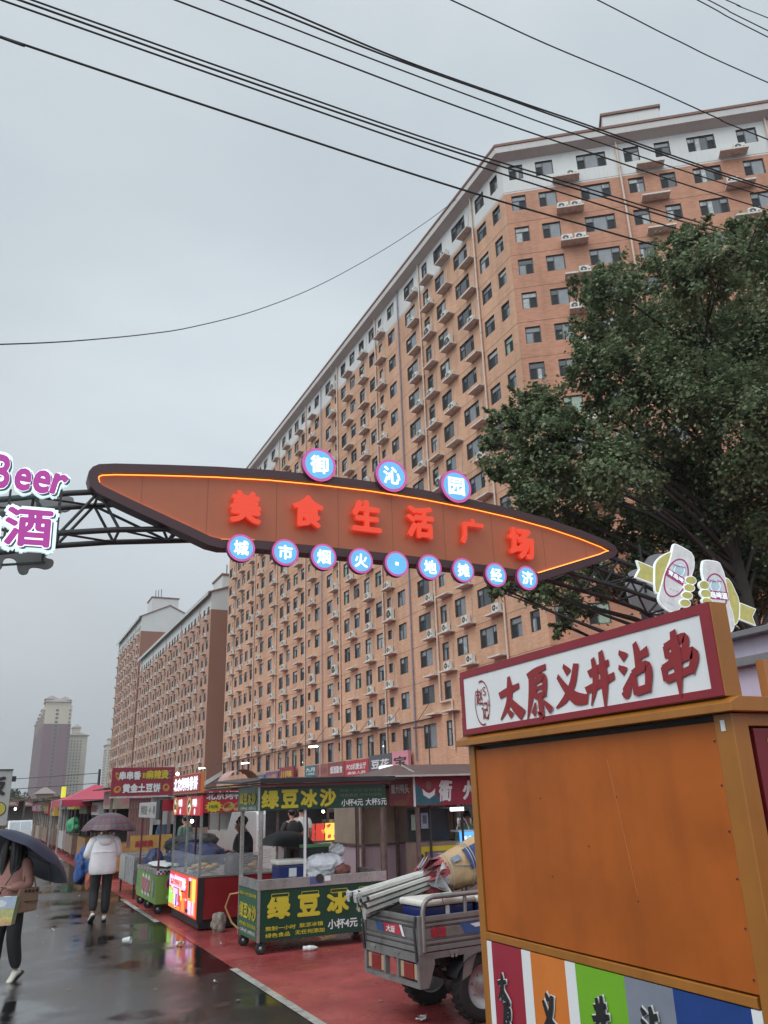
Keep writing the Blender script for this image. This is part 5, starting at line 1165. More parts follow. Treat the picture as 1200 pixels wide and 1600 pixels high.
b = MB(); disc(b, (GX+.86, GY-.03, .87), LNY, UP, .055, .03, 20, 0); b.box(GX+.72, GY-.016, .80, GX+.92, GY-.013, .89, 1); b.box(GX+.93, GY-.0165, .83, GX+1.02, GY-.0135, .89, 2); b.build('speaker_and_stickers', [M_tarpd, mat('sticker_blue', (.08, .10, .24), .4), M_wht], st)
b = MB(); b.tube([(GX-.02, GY1-.1, .68), (GX-.12, GY1+.02, .66), (GX-.18, GY1+.04, .5), (GX-.10, GY1-.02, .3), (GX-.02, GY1-.1, .22)], .014, 8); b.build('hose', mat('hose_ochre', (.35, .20, .08), .5), st)
# things on the green counter
def dome_umbrella(name, label, c, r, depth, tip, mats, panels=8, scallop=.0, tilt=(0, 0, 1), shaft=None, grp=None, ribs=True, under=None, spin=0.):
    u = thing(name, label, 'umbrella', c, 0, grp); ax = Vector(tilt).normalized(); a = ax.orthogonal().normalized(); b_ = ax.cross(a); c = Vector(c); cn = MB(); ring_n = 7
    def pt(k, i, off=0.):
        th = 2*math.pi*k/(panels*6)+spin; ph = (i/ring_n)*1.0; edge = abs(((k/6) % 1)-.5)*2
        rr = r*math.sin(ph*1.18)/math.sin(1.18)*(1-.055*(1-edge)*ph**2); h = depth*(math.cos(ph*1.18)-math.cos(1.18))/(1-math.cos(1.18))+scallop*(1-edge**2)*ph**3
        return c+ax*(h+off)+(a*math.cos(th)+b_*math.sin(th))*rr
    for k in range(panels*6):
        for i in range(ring_n): cn.face([pt(k, i), pt(k, i+1), pt(k+1, i+1), pt(k+1, i)], 0, True)
    cn.build('canopy', mats[0], u, weld=True)
    rb_ = MB()
    for k in range(panels):
        p0 = [pt(k*6, i, -.008) for i in range(ring_n+1)]; rb_.tube(p0, .0035, 4)
        if ribs: rb_.tube([p0[4], c+ax*(depth*.25)], .003, 4)
        rb_.cyl(p0[-1], p0[-1]+(p0[-1]-p0[-2]).normalized()*.012, .006, n=5)
    rb_.build('ribs', M_steel, u)['kind'] = 'stuff'
    m = MB(); m.cyl(c+ax*depth, c+ax*(depth+tip), .008, .004, n=8)
    if shaft: m.cyl(c+ax*depth, c+ax*(depth-shaft), .0065, n=8)
    m.build('shaft', M_steel, u)
    if shaft: m = MB(); m.cyl(c+ax*(depth-shaft+.02), c+ax*(depth-shaft-.10), .014, n=10); m.build('handle', M_blk, u)
    return u
cu = atY(449, 1330, 12.6)
dome_umbrella('umbrella', 'open black umbrella standing behind the green ice stall', (cu.x+.05, 12.75, 1.22), .47, .22, .05, [mat('umbrella_black', (.012, .012, .014), .6, var=.2)], shaft=.7, tilt=(.08, 0, 1))
from mathutils import noise as mnoise
def blob(name, mat_, c, sc, seed, parent=None, n=44, amp=.18, fr=1.6, crump=.16):
    """crumpled sheet or sack: a rounded heap with broad lumps, sharp creases and a settled foot"""
    m = MB(); m.sphere((0, 0, 0), 1, n, n//2); off = Vector((seed*3.1, seed*1.7, seed*.9)); out_ = []
    for v in m.v:
        p = Vector(v); lump = mnoise.noise(p*fr+off)*amp*1.6; cre = abs(mnoise.noise(p*fr*2.1+off*2))*crump*1.3+abs(mnoise.noise(p*fr*4.7+off*3))*crump*.7
        hang = .10*math.sin(math.atan2(p.y, p.x)*9+seed)*max(0, -p.z+.25)*crump*5
        k = 1+lump-cre+hang*.5; q = Vector((p.x*sc[0]*k, p.y*sc[1]*k, p.z*sc[2]*(1+lump*.6-cre*.8))); out_.append(q+Vector(c))
    z0 = c[2]-sc[2]*.8; m.v = [(q.x, q.y, max(q.z, z0)) for q in out_]
    return m.build(name, mat_, parent, weld=True)
tag(blob('sack', M_bagw, (4.56, 11.75, .98), (.33, .24, .19), 3, crump=.26), 'crumpled white sack lying on the green stall counter', 'sack')
tag(blob('sack', M_bagw, (4.86, 11.98, 1.16), (.13, .12, .10), 5, crump=.26), 'small white bag on top of the crumpled sack', 'bag')
tag(blob('hand_bag', mat('bag_brown', (.16, .05, .04), .5, var=.2), (4.74, 11.5, .92), (.12, .06, .10), 8), 'small brown bag beside the white sack on the counter', 'bag')
ck3 = thing('cool_box', 'dark blue cool box with pale lid behind the green stall counter', 'cool box', (3.9, 11.9, .82)); b = MB(); b.box(3.86, 11.75, .822, 4.28, 12.05, 1.02); b.build('body', MATS['coolbox_blue'], ck3, bevel=.02); b = MB(); b.box(3.84, 11.73, 1.023, 4.30, 12.07, 1.09); b.build('lid', MATS['coolbox_white'], ck3, bevel=.02)
b = MB(); b.box(4.02, 11.735, .87, 4.13, 11.748, .98); b.build('handle', M_whitep, ck3)

b = MB(); b.box(4.35, 12.05, .822, 4.75, 12.18, 1.22, 0); b.box(4.33, 12.03, 1.222, 4.77, 12.19, 1.26, 1); tag(b.build('crate', [M_tarpd, mat('crate_green', (.10, .30, .12), .5)]), 'dark crate with a green lid behind the white sack', 'crate')

# ------------------------------------------------------------------ red duck-wrap stall
RX, RY, RX1, RY1 = 3.2, 13.8, 4.55, 16.0
st = thing('wrap_stall', 'dark red duck wrap stall with a glass case and lit picture panel towards the street', 'stall', (RX, RY, 0))
b = MB(); b.box(RX+.02, RY, .16, RX1, RY1, .765); bo_ = b.build('counter_body', M_stred, st, bevel=.004)
b = MB(); b.box(RX+.05, RY+.05, .03, RX1-.05, RY1-.05, .155); b.build('skirt', M_blk, st)
b = MB(); b.box(RX+.005, RY-.012, .12, RX+.10, RY+.006, .77); b.build('corner_post', M_blk, st)
lp = MB(); panelX(lp, RX, RY+.02, RY1-.02, .17, .76, 0, .018)
fx = RX-.003; Yp = lambda t: RY1-.02-(RY1-RY-.04)*t
def q(t0, t1, z0, z1, mi, k=[0]): k[0] += 1; lp.face([(fx-.0006*k[0], Yp(t0), z0), (fx-.0006*k[0], Yp(t1), z0), (fx-.0006*k[0], Yp(t1), z1), (fx-.0006*k[0], Yp(t0), z1)], mi)
q(.0, .66, .52, .70, 3) ; q(.05, .60, .55, .67, 5); q(.0, .13, .24, .50, 2); q(.16, .34, .24, .50, 3); q(.0, .45, .18, .24, 6); q(.18, .24, .26, .46, 1); q(.28, .32, .20, .42, 7); q(.40, .5, .42, .52, 1)
q(.72, .98, .20, .74, 4); q(.86, .97, .40, .74, 1); q(.74, .80, .44, .72, 7); q(.88, .93, .22, .40, 3); q(.74, .84, .20, .40, 3); q(.50, .62, .19, .40, 6); q(.63, .70, .19, .72, 0)
for i in range(26):
    t = random.uniform(.02, .9); z = random.uniform(.2, .7); q(t, t+random.uniform(.03, .09), z, z+random.uniform(.02, .05), random.choice([0, 2, 3, 3, 5, 6, 7, 7]))
disc(lp, (fx-.03, Yp(.54), .41), LX, UP, .065, .001, 20, 1)
write(lp, '北京烤鸭卷饼', (fx-.026, Yp(.33), .61), LX, UP, .11, .95, mi=0, bold=.03)
lp.build('lit_panel', [M_liteR, M_liteY, M_liteG, M_liteV, M_liteO, M_signwhite, M_liteO, M_blk], bo_)
b = MB(); b.box(RX-.005, RY-.01, .768, RX1+.02, RY1+.01, .79); b.build('counter_top', M_inox, st)
gl = MB()
for (x0, y0, x1, y1) in ((RX+.02, RY+.01, RX+.03, RY1-.02), (RX+.04, RY+.005, RX1-.02, RY+.015)): gl.box(x0, y0, .795, x1, y1, 1.10)
gl.build('glass_case', M_glassp, st)
for x, y in ((RX+.03, RY+.03), (RX+.03, RY+1.05), (RX+.03, RY1-.03), (RX+.70, RY+.03), (RX1-.03, RY+.03), (RX1-.03, RY1-.03)):
    b = MB(); b.box(x-.018, y-.018, .79, x+.018, y+.018, 2.02); b.build('post', M_post if x > RX+.1 else M_inox, st)
b = MB(); panelX(b, RX-.03, RY-.06, RY1, 2.05, 2.38, 0, .06); u1 = b.build('upper_sign', mat('sign_orange_frame', (.55, .16, .03), .4), st)
b = MB(); panelX(b, RX-.036, RY-.03, RY1-.03, 2.075, 2.355, 0, .003); b.build('face', M_bannerb, u1)
pw = MB(); write(pw, '北京烤鸭卷饼', (RX-.038, (RY+RY1)/2, 2.215), LX, UP, .23, 1.95, bold=.035); pw.build('lettering', M_signwhite, u1)
b = MB(); panelX(b, RX-.02, RY-.06, RY1-.05, 1.70, 2.0, 0, .04); u2 = b.build('lower_sign', mat('sign_lit_red', (.45, .03, .04), .4, emit=(.5, .03, .04), es=.4), st)
pw = MB(); fx = RX-.022
for k, (y0) in enumerate((.2, .74)):
    Yq = RY1-.05-y0*2.1+.2; 
    pw.prism(ellipse(0, 0, .17, .15, 0, 16), (fx-.002, Yq-.02, 1.85), LX, UP, .001, 1); pw.prism(ellipse(0, 0, .12, .09, .4, 14), (fx-.003, Yq-.02, 1.86), LX, UP, .001, 2)
    for j in range(8): pw.prism(ellipse(0, 0, .035, .025, j, 8), (fx-.004-.0003*j, Yq-.02+random.uniform(-.1, .1), 1.85+random.uniform(-.08, .08)), LX, UP, .001, 3 if j % 2 else 0)
    write(pw, '鸭卷', (fx-.002, Yq-.46, 1.90), LX, UP, .13, .32, mi=0, bold=.03); disc(pw, (fx-.003, Yq-.46, 1.76), LX, UP, .05, .001, 16, 0)
pw.build('picture_print', [M_signwhite, mat('wrap_print', (.6, .42, .2), .5, emit=(.7, .45, .18), es=.4), MATS['lettuce_green'], mat('meat_print', (.35, .08, .03), .5)], u2)
b = MB(); panelY(b, RY-.05, RX+.02, RX1+.05, 1.735, 2.08); u3 = b.build('front_sign', M_bannerb, st); fy = RY-.053
pw = MB(); write(pw, '北京烤鸭卷饼', (RX+.53, fy, 2.0), LNY, UP, .13, .92, mi=0, bold=.03)
pw.prism([((.15 if i % 2 else .11)*math.cos(i*math.pi/12), (.10 if i % 2 else .075)*math.sin(i*math.pi/12)) for i in range(24)], (RX+.20, fy-.001, 1.83), LNY, UP, .001, 1); write(pw, '10元', (RX+.20, fy-.002, 1.83), LNY, UP, .055, .15, mi=4, bold=.02)
for j, cx in enumerate((.44, .62, .85)):
    pw.prism(ellipse(0, 0, .10, .07, .3, 16), (RX+cx, fy-.001-.001*j, 1.82), LNY, UP, .001, 2); pw.prism(ellipse(0, 0, .06, .035, .5, 12), (RX+cx-.02, fy-.003-.001*j, 1.84), LNY, UP, .001, 3); pw.prism(ellipse(0, 0, .03, .02, .2, 10), (RX+cx+.03, fy-.004-.001*j, 1.825), LNY, UP, .001, 5)
pw.build('picture_print', [M_whitep, M_yel, M_food, mat('meat_print_dry', (.30, .05, .03), .5), M_black, M_leafg], u3)
b = MB(); b.box(RX-.10, RY-.1, 2.03, RX1+.1, RY1+.1, 2.048); b.build('roof', M_roofd, st)
b = MB(); b.sphere((RX+.02, RY1-.1, 2.42), .03, 10, 6); b.build('lamp', M_bulb, st)
rn = random.Random(3)
for nm, mt_, n_, x0, x1, y0, y1 in (('bread', M_food, 12, .12, .5, .2, 1.1), ('lettuce', M_leafg, 5, .15, .45, .7, 1.2), ('bread', M_food, 9, .55, 1.1, .1, .45)):
    t_ = thing('food_tray', {('bread', .12): 'heap of tan wraps under the glass beside the lit panel', ('lettuce', .15): 'green leaves in the glass case of the red stall', ('bread', .55): 'wraps lying on the near side of the red stall counter'}[(nm, x0)], 'food', (RX+x0, RY+y0, .79))
    for i in range(n_):
        m = MB(); x, y = RX+rn.uniform(x0, x1), RY+rn.uniform(y0, y1); m.sphere((x, y, .83+rn.uniform(0, .08)), 1, 10, 6, 0, (.07, .05, .035)); m.build(nm, mt_, t_)
po = thing('cooking_pot', 'dark upright griddle pot at the corner of the red stall counter', 'pot', (RX+.62, RY+.25, .79)); m = MB(); m.lathe([(.12, 0), (.13, .02), (.115, .28), (.10, .285), (.10, .27), (.001, .27)], (RX+.62, RY+.25, .79), n=20); m.build('body', M_steel, po); m = MB(); m.lathe([(.11, .286), (.06, .32), (.02, .33), (.02, .35), (.001, .35)], (RX+.62, RY+.25, .79), n=20); m.build('lid', M_inox, po)
for i in range(4): pass
rk = MB()
for k in range(6): rk.bar((RX+.72, RY+.12+.02*k, .86+.035*k), (RX1-.05, RY+.25+.02*k, .93+.035*k), .008)
tag(rk.build('wire_rack', M_inox), 'sloping bright wire rods on the near side of the red stall', 'rack')
# rock used as a wheel chock
o = blob('rock', mat('rock_grey', (.24, .21, .18), .9, var=.35, scale=14, bump=.6, bscale=20), (3.50, 13.55, .13), (.12, .10, .17), 21, amp=.22, crump=.10); tag(o, 'rough grey rock on the red paving by the red stall', 'rock')

# ------------------------------------------------------------------ small lime-green cart with a sign on poles
CX, CY, CX1, CY1 = 3.02, 16.3, 3.75, 18.45
st = thing('snack_cart', 'small lime green cart with pale rim on black casters beyond the red stall', 'cart', (CX, CY, 0))
M_lime = mat('cart_lime', (.17, .30, .06), .4, var=.1, scale=3, streak=.2); M_pinkp = mat('print_pink', (.50, .16, .20), .5)
b = MB(); b.box(CX, CY, .17, CX1, CY1, .66); cb = b.build('body', M_lime, st, bevel=.004); b = MB(); b.box(CX-.01, CY-.01, .663, CX1+.01, CY1+.01, .735); b.build('rim', M_inox, st, bevel=.004)
pw = MB(); fx = CX-.003
for i, yy in enumerate((-.30, .02, .34)): write(pw, '烤苕皮'[i], (fx, (CY+CY1)/2-yy, .43), LX, UP, .26, .28, mi=0, bold=.06); pw.prism(ellipse(0, 0, .15, .19, 0, 18), (fx-.0012, (CY+CY1)/2-yy, .43), LX, UP, .001, 1)
for z in (.56, .47, .38): pw.prism(ellipse(0, 0, .045, .035, 0, 12), (fx-.001, CY1-.22, z), LX, UP, .001, 2)
write(pw, '香辣', (fx, CY+.28, .42), LX, UP, .30, .16, mi=1, bold=.03)
disc(pw, (CX+.30, CY-.003, .50), LNY, UP, .13, .001, 24, 3); disc(pw, (CX+.30, CY-.0045, .50), LNY, UP, .115, .001, 24, 4); write(pw, '毛', (CX+.30, CY-.006, .50), LNY, UP, .12, .12, mi=1, bold=.03); write(pw, '苕皮', (CX+.3, CY-.004, .28), LNY, UP, .06, .22, mi=1, bold=.03)
pw.build('print', [M_pinkp, M_whitep, mat('print_bluegreen', (.08, .24, .26), .5), M_pinkp, mat('print_maroon', (.22, .02, .04), .5)], cb)
ck_ = MB()
for i in range(14):
    for j in range(2):
        if (i+j) % 2 == 0: ck_.box(CX+.02+i*.035, CY-.013, .668+j*.033, CX+.055+i*.035, CY-.0105, .70+j*.033)
ck_.build('checker_band', M_black, cb)['kind'] = 'stuff'
for x, y in ((CX+.08, CY+.12), (CX+.08, CY1-.15), (CX+.08, CY+1.15), (CX1-.08, CY+.12)): caster(st, x, y, .085)
for x, y in ((CX+.03, CY+.05), (CX+.03, CY1-.05), (CX1-.03, CY+.05), (CX1-.03, CY1-.05)):
    b = MB(); b.box(x-.017, y-.017, .735, x+.017, y+.017, 1.92); b.build('pole', mat('pole_maroon', (.12, .03, .04), .4), st)
b = MB(); panelX(b, CX-.035, CY+.22, CY1+.1, 1.64, 1.93, 0, .03); sg_ = b.build('price_board', M_offw, st, bevel=.01)
pw = MB(); write(pw, '烤苕皮 · 小 · 串', (CX-.037, (CY+CY1)/2+.1, 1.79), LX, UP, .17, 1.6, bold=.0); pw.build('lettering', M_black, sg_)
b = MB(); panelX(b, CX-.05, CY-.16, CY+.20, 1.62, 1.97, 1, .05); panelY(b, CY-.17, CX, CX1+.2, 1.77, 1.97, 0, .02); b.build('valance', [M_bannerb, M_blk], st)
tag(blob('paper_stack', M_whitep, (CX+.35, CY+1.2, .77), (.30, .85, .05), 31, amp=.08), 'white paper sheets lying on the lime green cart', 'paper')
tag(blob('dark_bundle', M_tarpd, (CX+1.0, CY+1.6, 1.08), (.55, .8, .26), 33), 'dark covered bundle piled behind the lime green cart', 'bundle')
tag(blob('tarp_cover', M_tarpb, (CX+1.0, CY+1.0, .82), (.62, .8, .34), 35), 'dark blue tarpaulin over goods behind the lime green cart', 'tarpaulin')

# ------------------------------------------------------------------ big red skewer sign on its stall
by = 19.6
p0, p1, p2, p3 = atY(173, 1202, by), atY(273, 1196, by), atY(175, 1247, by), atY(272, 1241, by)
st = thing('skewer_stall', 'steel stall under a large red sign for skewers, spicy soup and potato cakes', 'stall', (3.2, by, 0))
sx0, sx1, sz0, sz1 = (p0.x+p2.x)/2, (p1.x+p3.x)/2, (p2.z+p3.z)/2, (p0.z+p1.z)/2
b = MB(); b.box(sx0, by, sz0, sx1, by+.07, sz1); bs_ = b.build('sign_board', [M_banner], st, bevel=.006)
b = MB(); b.box(sx0-.03, by-.012, sz0-.03, sx1+.03, by-.003, sz0+.008); b.build('sign_edge', M_inox, bs_)
pw = MB(); fy = by-.003; sw = sx1-sx0; sh_ = sz1-sz0
write(pw, '串串香', (sx0+sw*.285, fy, sz0+sh_*.72), LNY, UP, sh_*.30, sw*.34, mi=0, bold=.045); write(pw, '麻辣烫', (sx0+sw*.72, fy, sz0+sh_*.74), LNY, UP, sh_*.32, sw*.36, mi=1, bold=.045); write(pw, '重庆', (sx0+sw*.515, fy, sz0+sh_*.72), LNY, UP, sh_*.20, sw*.07, mi=1, bold=.03)
write(pw, '黄金土豆饼', (sx0+sw*.48, fy, sz0+sh_*.28), LNY, UP, sh_*.32, sw*.60, mi=0, bold=.045)
for cx, cz, rx, rz in ((.09, .70, .03, .16), (.10, .25, .06, .12), (.87, .28, .055, .14)): pw.prism(ellipse(0, 0, sw*rx, sh_*rz, .4, 16), (sx0+sw*cx, fy-.002, sz0+sh_*cz), LNY, UP, .001, 2); pw.prism(ellipse(0, 0, sw*rx*.55, sh_*rz*.4, .9, 12), (sx0+sw*cx, fy-.003, sz0+sh_*cz+.01), LNY, UP, .001, 3)
for k in range(3): pw.prism(ellipse(0, 0, sw*.03, sh_*.035, 0, 12), (sx0+sw*.92, fy-.002, sz0+sh_*(.86-.12*k)), LNY, UP, .001, 4)
pw.build('lettering', [M_whitep, M_yel, mat('print_goldbrown', (.45, .20, .04), .5), M_banner, mat('print_slate', (.16, .12, .16), .5)], bs_)
for x in (sx0+.05, sx0+.95, sx1-.05):
    b = MB(); b.box(x-.03, by+.08, .01, x+.03, by+.14, sz0+.3); b.build('post', M_offw if x > sx0+.5 and x < sx1-.2 else M_post, st)
b = MB(); b.box(sx0+.98, by+.16, sz0-.62, sx1+.1, by+.20, sz0-.03); b.build('white_panel', M_offw, st)
b = MB()
for i in range(8): b.box(sx0+.45+i*.06, by+.18, 1.0, sx0+.50+i*.06, by+.20, sz0-.04)
b.build('slat_screen', mat('slat_brownpink', (.24, .12, .11), .7), st)['kind'] = 'stuff'
b = MB(); b.box(3.05, by-.4, .28, 4.3, by+1.6, .84); cb = b.build('counter_body', M_inox, st, bevel=.01); b = MB(); panelX(b, 3.04, by+.7, by+1.5, .32, .80, 0, .008); b.build('grey_panel', M_offw, cb)
for x, y in ((3.1, by-.35), (3.1, by+1.55), (4.25, by-.35)): b = MB(); b.box(x-.02, y-.02, .01, x+.02, y+.02, .28); b.build('leg', M_steel, st)
b = MB(); panelY(b, by-.1, 3.0, 3.9, .95, 1.25); f_ = b.build('price_banner', mat('banner_amber', (.45, .25, .06), .5, var=.2, scale=8), st); pw = MB(); write(pw, '麻辣烫', (3.3, by-.104, 1.08), LNY, UP, .14, .4, bold=.04); pw.build('lettering', M_bannerb, f_)
tag(blob('tarp_cover', M_tarpb, (3.42, by-.75, .52), (.26, .30, .50), 41, amp=.10), 'dark blue tarpaulin hanging between steel stall and lime cart', 'tarpaulin')
tag(blob('tarp_cover', M_tarpbb, (atY(130, 1358, 20.5).x, 20.6, .62), (.22, .55, .46), 43, amp=.22, crump=.3), 'bright blue crumpled tarpaulin draped on a cart beside the man in white', 'tarpaulin')
tag(blob('orange_cloth', mat('cloth_orange', (.45, .14, .08), .6, var=.2), (atY(137, 1390, 20.2).x, 20.2, .40), (.08, .2, .30), 45), 'orange cloth hanging under the bright blue tarpaulin', 'cloth')
b = MB(); b.box(4.1, by+.1, 1.65, 4.3, by+.2, 1.8); 

# ------------------------------------------------------------------ row of stalls further along the street (one kind, several looks)
def stall(label, x0, y0, w, d, zt, body, head, roofm, words, letters, lit=False, counter=.85, wood=None, sign_h=.45):
    s_ = thing('market_stall', label, 'stall', (x0, y0, 0), 0, 'stalls along the far street edge')
    b = MB(); b.box(x0, y0, .2, x0+w, y0+d, counter); b.build('counter_body', body, s_)
    for x, y in ((x0+.03, y0+.03), (x0+.03, y0+d-.03), (x0+.03, y0+d*.5), (x0+w-.03, y0+.03), (x0+w-.03, y0+d-.03)):
        b = MB(); b.box(x-.022, y-.022, .01, x+.022, y+.022, zt); b.build('post', wood or M_post, s_)
    b = MB(); b.box(x0-.03, y0-.02, zt-sign_h, x0, y0+d, zt); h_ = b.build('sign', head, s_); b = MB(); b.box(x0, y0-.03, zt-sign_h, x0+w*.8, y0-.005, zt); h2 = b.build('end_sign', head, s_)
    pw = MB(); write(pw, words, (x0-.033, y0+d*.5, zt-sign_h*.5), LX, UP, sign_h*.55, d*.85, bold=.03); write(pw, words, (x0+w*.4, y0-.033, zt-sign_h*.5), LNY, UP, sign_h*.4, w*.7, bold=.03); pw.build('lettering', letters, h_)
    b = MB(); a = [(x0-.35, y0-.2, zt+.03), (x0+w+.2, y0-.2, zt+.16), (x0+w+.2, y0+d+.2, zt+.16), (x0-.35, y0+d+.2, zt+.03)]; t_ = [(x, y, z+.03) for x, y, z in a]; b.face(t_); b.face(a[::-1])
    for i in range(4): b.face([a[i], a[(i+1) % 4], t_[(i+1) % 4], t_[i]])
    b.build('roof', roofm, s_)
    b = MB(); b.box(x0+w-.06, y0+.05, counter, x0+w-.03, y0+d-.05, zt-.05); b.box(x0+.06, y0+d-.06, counter, x0+w-.06, y0+d-.04, zt-.05); b.build('back_panel', random.choice([M_offw, M_inox, M_tarpd]), s_)
    rn_ = random.Random(y0)
    for i in range(5):
        m = MB(); xx, yy = x0+rn_.uniform(.1, w*.6), y0+rn_.uniform(.2, d-.2); m.lathe([(.06, 0), (.07, .1), (.05, .2), (.001, .2)], (xx, yy, counter), n=10); tag(m.build('tub', random.choice([M_food, M_inox, M_whitep, M_tarpd])), 'small tub on the counter of a stall far down the street', 'tub', 'tubs on the far stalls')
    return s_
M_wood = mat('stall_wood', (.36, .19, .07), .6, var=.25, scale=5); M_teal = mat('stall_teal', (.04, .16, .15), .5, var=.2); M_beige = mat('stall_beige', (.30, .24, .18), .6, var=.15); M_mud = mat('stall_mud', (.22, .15, .12), .6, var=.25)
for (lab, x0, y0, w, d, zt, body, head, rf_, words, let, cn_, sh_) in (
    ('wooden stall with pinkish head board beside the blue tarpaulin', 3.3, 24.6, 2.0, 2.4, 2.30, M_wood, M_beige, M_roofd, '香酥鸡柳', M_pinkp, .85, .5),
    ('grey stall with patched tin roof behind the plaid umbrella', 3.3, 28., 2.0, 2.0, 2.02, M_wood, M_offw, M_inox, '煎饼果子', M_banner, .9, .4),
    ('plain board stall with yellow notice under the red gazebo', 3.3, 31.4, 2.0, 2.6, 2.0, M_wood, M_beige, M_roofd, '铁板豆腐', M_yel, .85, .35),
    ('stall with yellow side curtains and green bag on its counter', 3.2, 35., 2.0, 3.0, 2.2, M_mud, mat('stall_yellow', (.42, .34, .04), .5, var=.2), M_roofd, '臭豆腐', M_green, .85, .4),
    ('stall with pale blue notice and a yellow lamp box', 3.2, 39.2, 2.0, 3.0, 2.2, M_offw, M_teal, M_roofd, '凉皮', M_whitep, .9, .4),
    ('stall with orange and green picture board', 3.1, 43.6, 2.0, 3.0, 2.3, M_mud, mat('stall_amber', (.50, .26, .04), .5, var=.3, scale=6), M_rred, '果汁', M_green2, .9, .8),
    ('low stall with red awning edge near the end of the row', 3.1, 48., 2.0, 3.4, 2.1, M_mud, M_bannerb, M_rred, '烧烤', M_yel, .9, .5),
    ('brown stall far down the row of stalls', 3.0, 53., 2.0, 3.6, 2.2, M_beige, M_mud, M_roofd, '小吃', M_whitep, .9, .5),
    ('pinkish stall furthest along the row of stalls', 3.0, 58.5, 2.2, 4., 2.2, M_mud, M_pinkp, M_roofd, '米线', M_whitep, .9, .5)):
    stall(lab, x0, y0, w, d, zt, body, head, rf_, words, let, counter=cn_, sign_h=sh_)
for k, (x, y) in enumerate(((.4, 70), (-1.4, 66), (-3.5, 74), (1.8, 78))):
    stall(['brownish-pink stall crossing the end of the street, right of centre', 'low brick-coloured stall at the end of the street by the white van', 'faded stall at the end of the street behind the white sign', 'small reddish stall furthest away at the street end'][k], x, y, 2.4, 3, 2.5, M_mud, mat('stall_brickpink', (.32, .18, .15), .6, var=.3, scale=3), mat('roof_brickpink', (.30, .19, .16), .7, var=.3, scale=2), '小吃', M_whitep)
o = blob('green_bag', mat('bag_green', (.04, .30, .14), .4, var=.3), (3.3, 35.9, 1.18), (.28, .8, .32), 51, amp=.2); tag(o, 'bright green plastic bag on the stall with yellow curtains', 'bag')
b = MB(); b.box(3.05, 39.8, 2.25, 3.2, 40.5, 2.75); tag(b.build('lamp_box', mat('lamp_box_yellow', (.7, .65, .05), .4, emit=(.8, .72, .05), es=.5)), 'small yellow lamp box on top of the stall with the blue notice', 'lamp')
b = MB()
for x0_, y0_, z0_, x1_, y1_, z1_ in (): pass
# red pop-up gazebo
gz_ = thing('gazebo', 'red pop-up gazebo with a pointed roof above the stall row', 'gazebo', (4.8, 33, 0))
gx0, gx1, gy0, gy1 = 2.3, 5.1, 30.2, 34.2; b = MB(); q = [(gx0, gy0), (gx1, gy0), (gx1, gy1), (gx0, gy1)]; pk = ((gx0+gx1)/2-.15, (gy0+gy1)/2)
pA = atY(147, 1226, (gy0+gy1)/2)
pk = (pA.x+.05, (gy0+gy1)/2); gt = 2.12; nseg = 8
for i in range(4):
    (a, b_), (c, d) = q[i], q[(i+1) % 4]
    for j in range(nseg):
        f0, f1 = j/nseg, (j+1)/nseg; hh = lambda f: gt+(pA.z+.02-gt)*(f**1.25)
        P = lambda s, f: (s[0]+(pk[0]-s[0])*f, s[1]+(pk[1]-s[1])*f, hh(f))
        b.face([P((a, b_), f0), P((c, d), f0), P((c, d), f1), P((a, b_), f1)], 0, False)
    b.face([(a, b_, gt-.22), (c, d, gt-.22), (c, d, gt), (a, b_, gt)])
b.build('canopy', mat('gazebo_red', (.42, .035, .075), .5, var=.15, scale=1, bump=.1, bscale=2), gz_)
for x, y in q: m = MB(); m.box(x-.025, y-.025, .01, x+.025, y+.025, gt); m.build('leg', M_inox, gz_)

# ------------------------------------------------------------------ duck-head stall with hipped roof, right of the ice stall
QX, QY, QX1, QY1 = 6.73, 13.0, 9.4, 14.4
st = thing('duck_stall', 'stall under a brown hipped roof with a dark red banner and white brush characters', 'stall', (QX, QY, 0))
rf = MB(); q = [(6.15, 12.75), (9.7, 12.75), (9.7, 14.9), (6.15, 14.9)]; r0_, r1_ = (6.75, 13.8, 2.44), (9.2, 13.8, 2.44); z = 2.235
rf.face([(*q[0], z), (*q[1], z), r1_, r0_]); rf.face([(*q[1], z), (*q[2], z), r1_]); rf.face([(*q[2], z), (*q[3], z), r0_, r1_]); rf.face([(*q[3], z), (*q[0], z), r0_]); rf.face([(*p, z-.002) for p in q[::-1]])
rf.build('roof', mat('roof_brown', (.13, .08, .075), .55, var=.2, scale=2, streak=.3), st)
b = MB(); b.bar((6.1, 12.74, 2.22), (9.7, 12.74, 2.225), .03); b.bar((6.14, 12.74, 2.22), (6.14, 14.9, 2.22), .03); b.bar((6.75, 12.76, 2.2), (6.75, 13.5, 2.42), .02); b.build('roof_edge', M_offw, st)
b = MB(); panelY(b, QY-.02, QX+.02, QX1, 1.725, 2.20); bn_ = b.build('front_banner', M_banner, st); b = MB(); panelX(b, QX-.03, QY, QY1-.45, 1.73, 2.19); bn2 = b.build('side_banner', M_banner, st)
pw = MB(); fy = QY-.022
write(pw, '衢', (QX+.60, fy, 1.965), LNY, UP, .36, .27, mi=0, bold=.03, shear=.1); write(pw, '州鸭头', (QX+1.6, fy, 1.965), LNY, UP, .33, 1.3, mi=0, bold=.03, shear=.1); write(pw, '衢州鸭头', (QX-.032, QY+.5, 2.02), LX, UP, .16, .72, mi=0, bold=.02)
pw.prism(ellipse(0, 0, .055, .075, 0, 16), (QX+.27, fy-.003, 2.06), LNY, UP, .001, 1); pw.prism([(-.13, .03), (-.11, -.08), (0, -.14), (.11, -.08), (.13, .03), (.06, -.03), (0, -.05), (-.06, -.03)], (QX+.27, fy-.002, 1.98), LNY, UP, .001, 0)
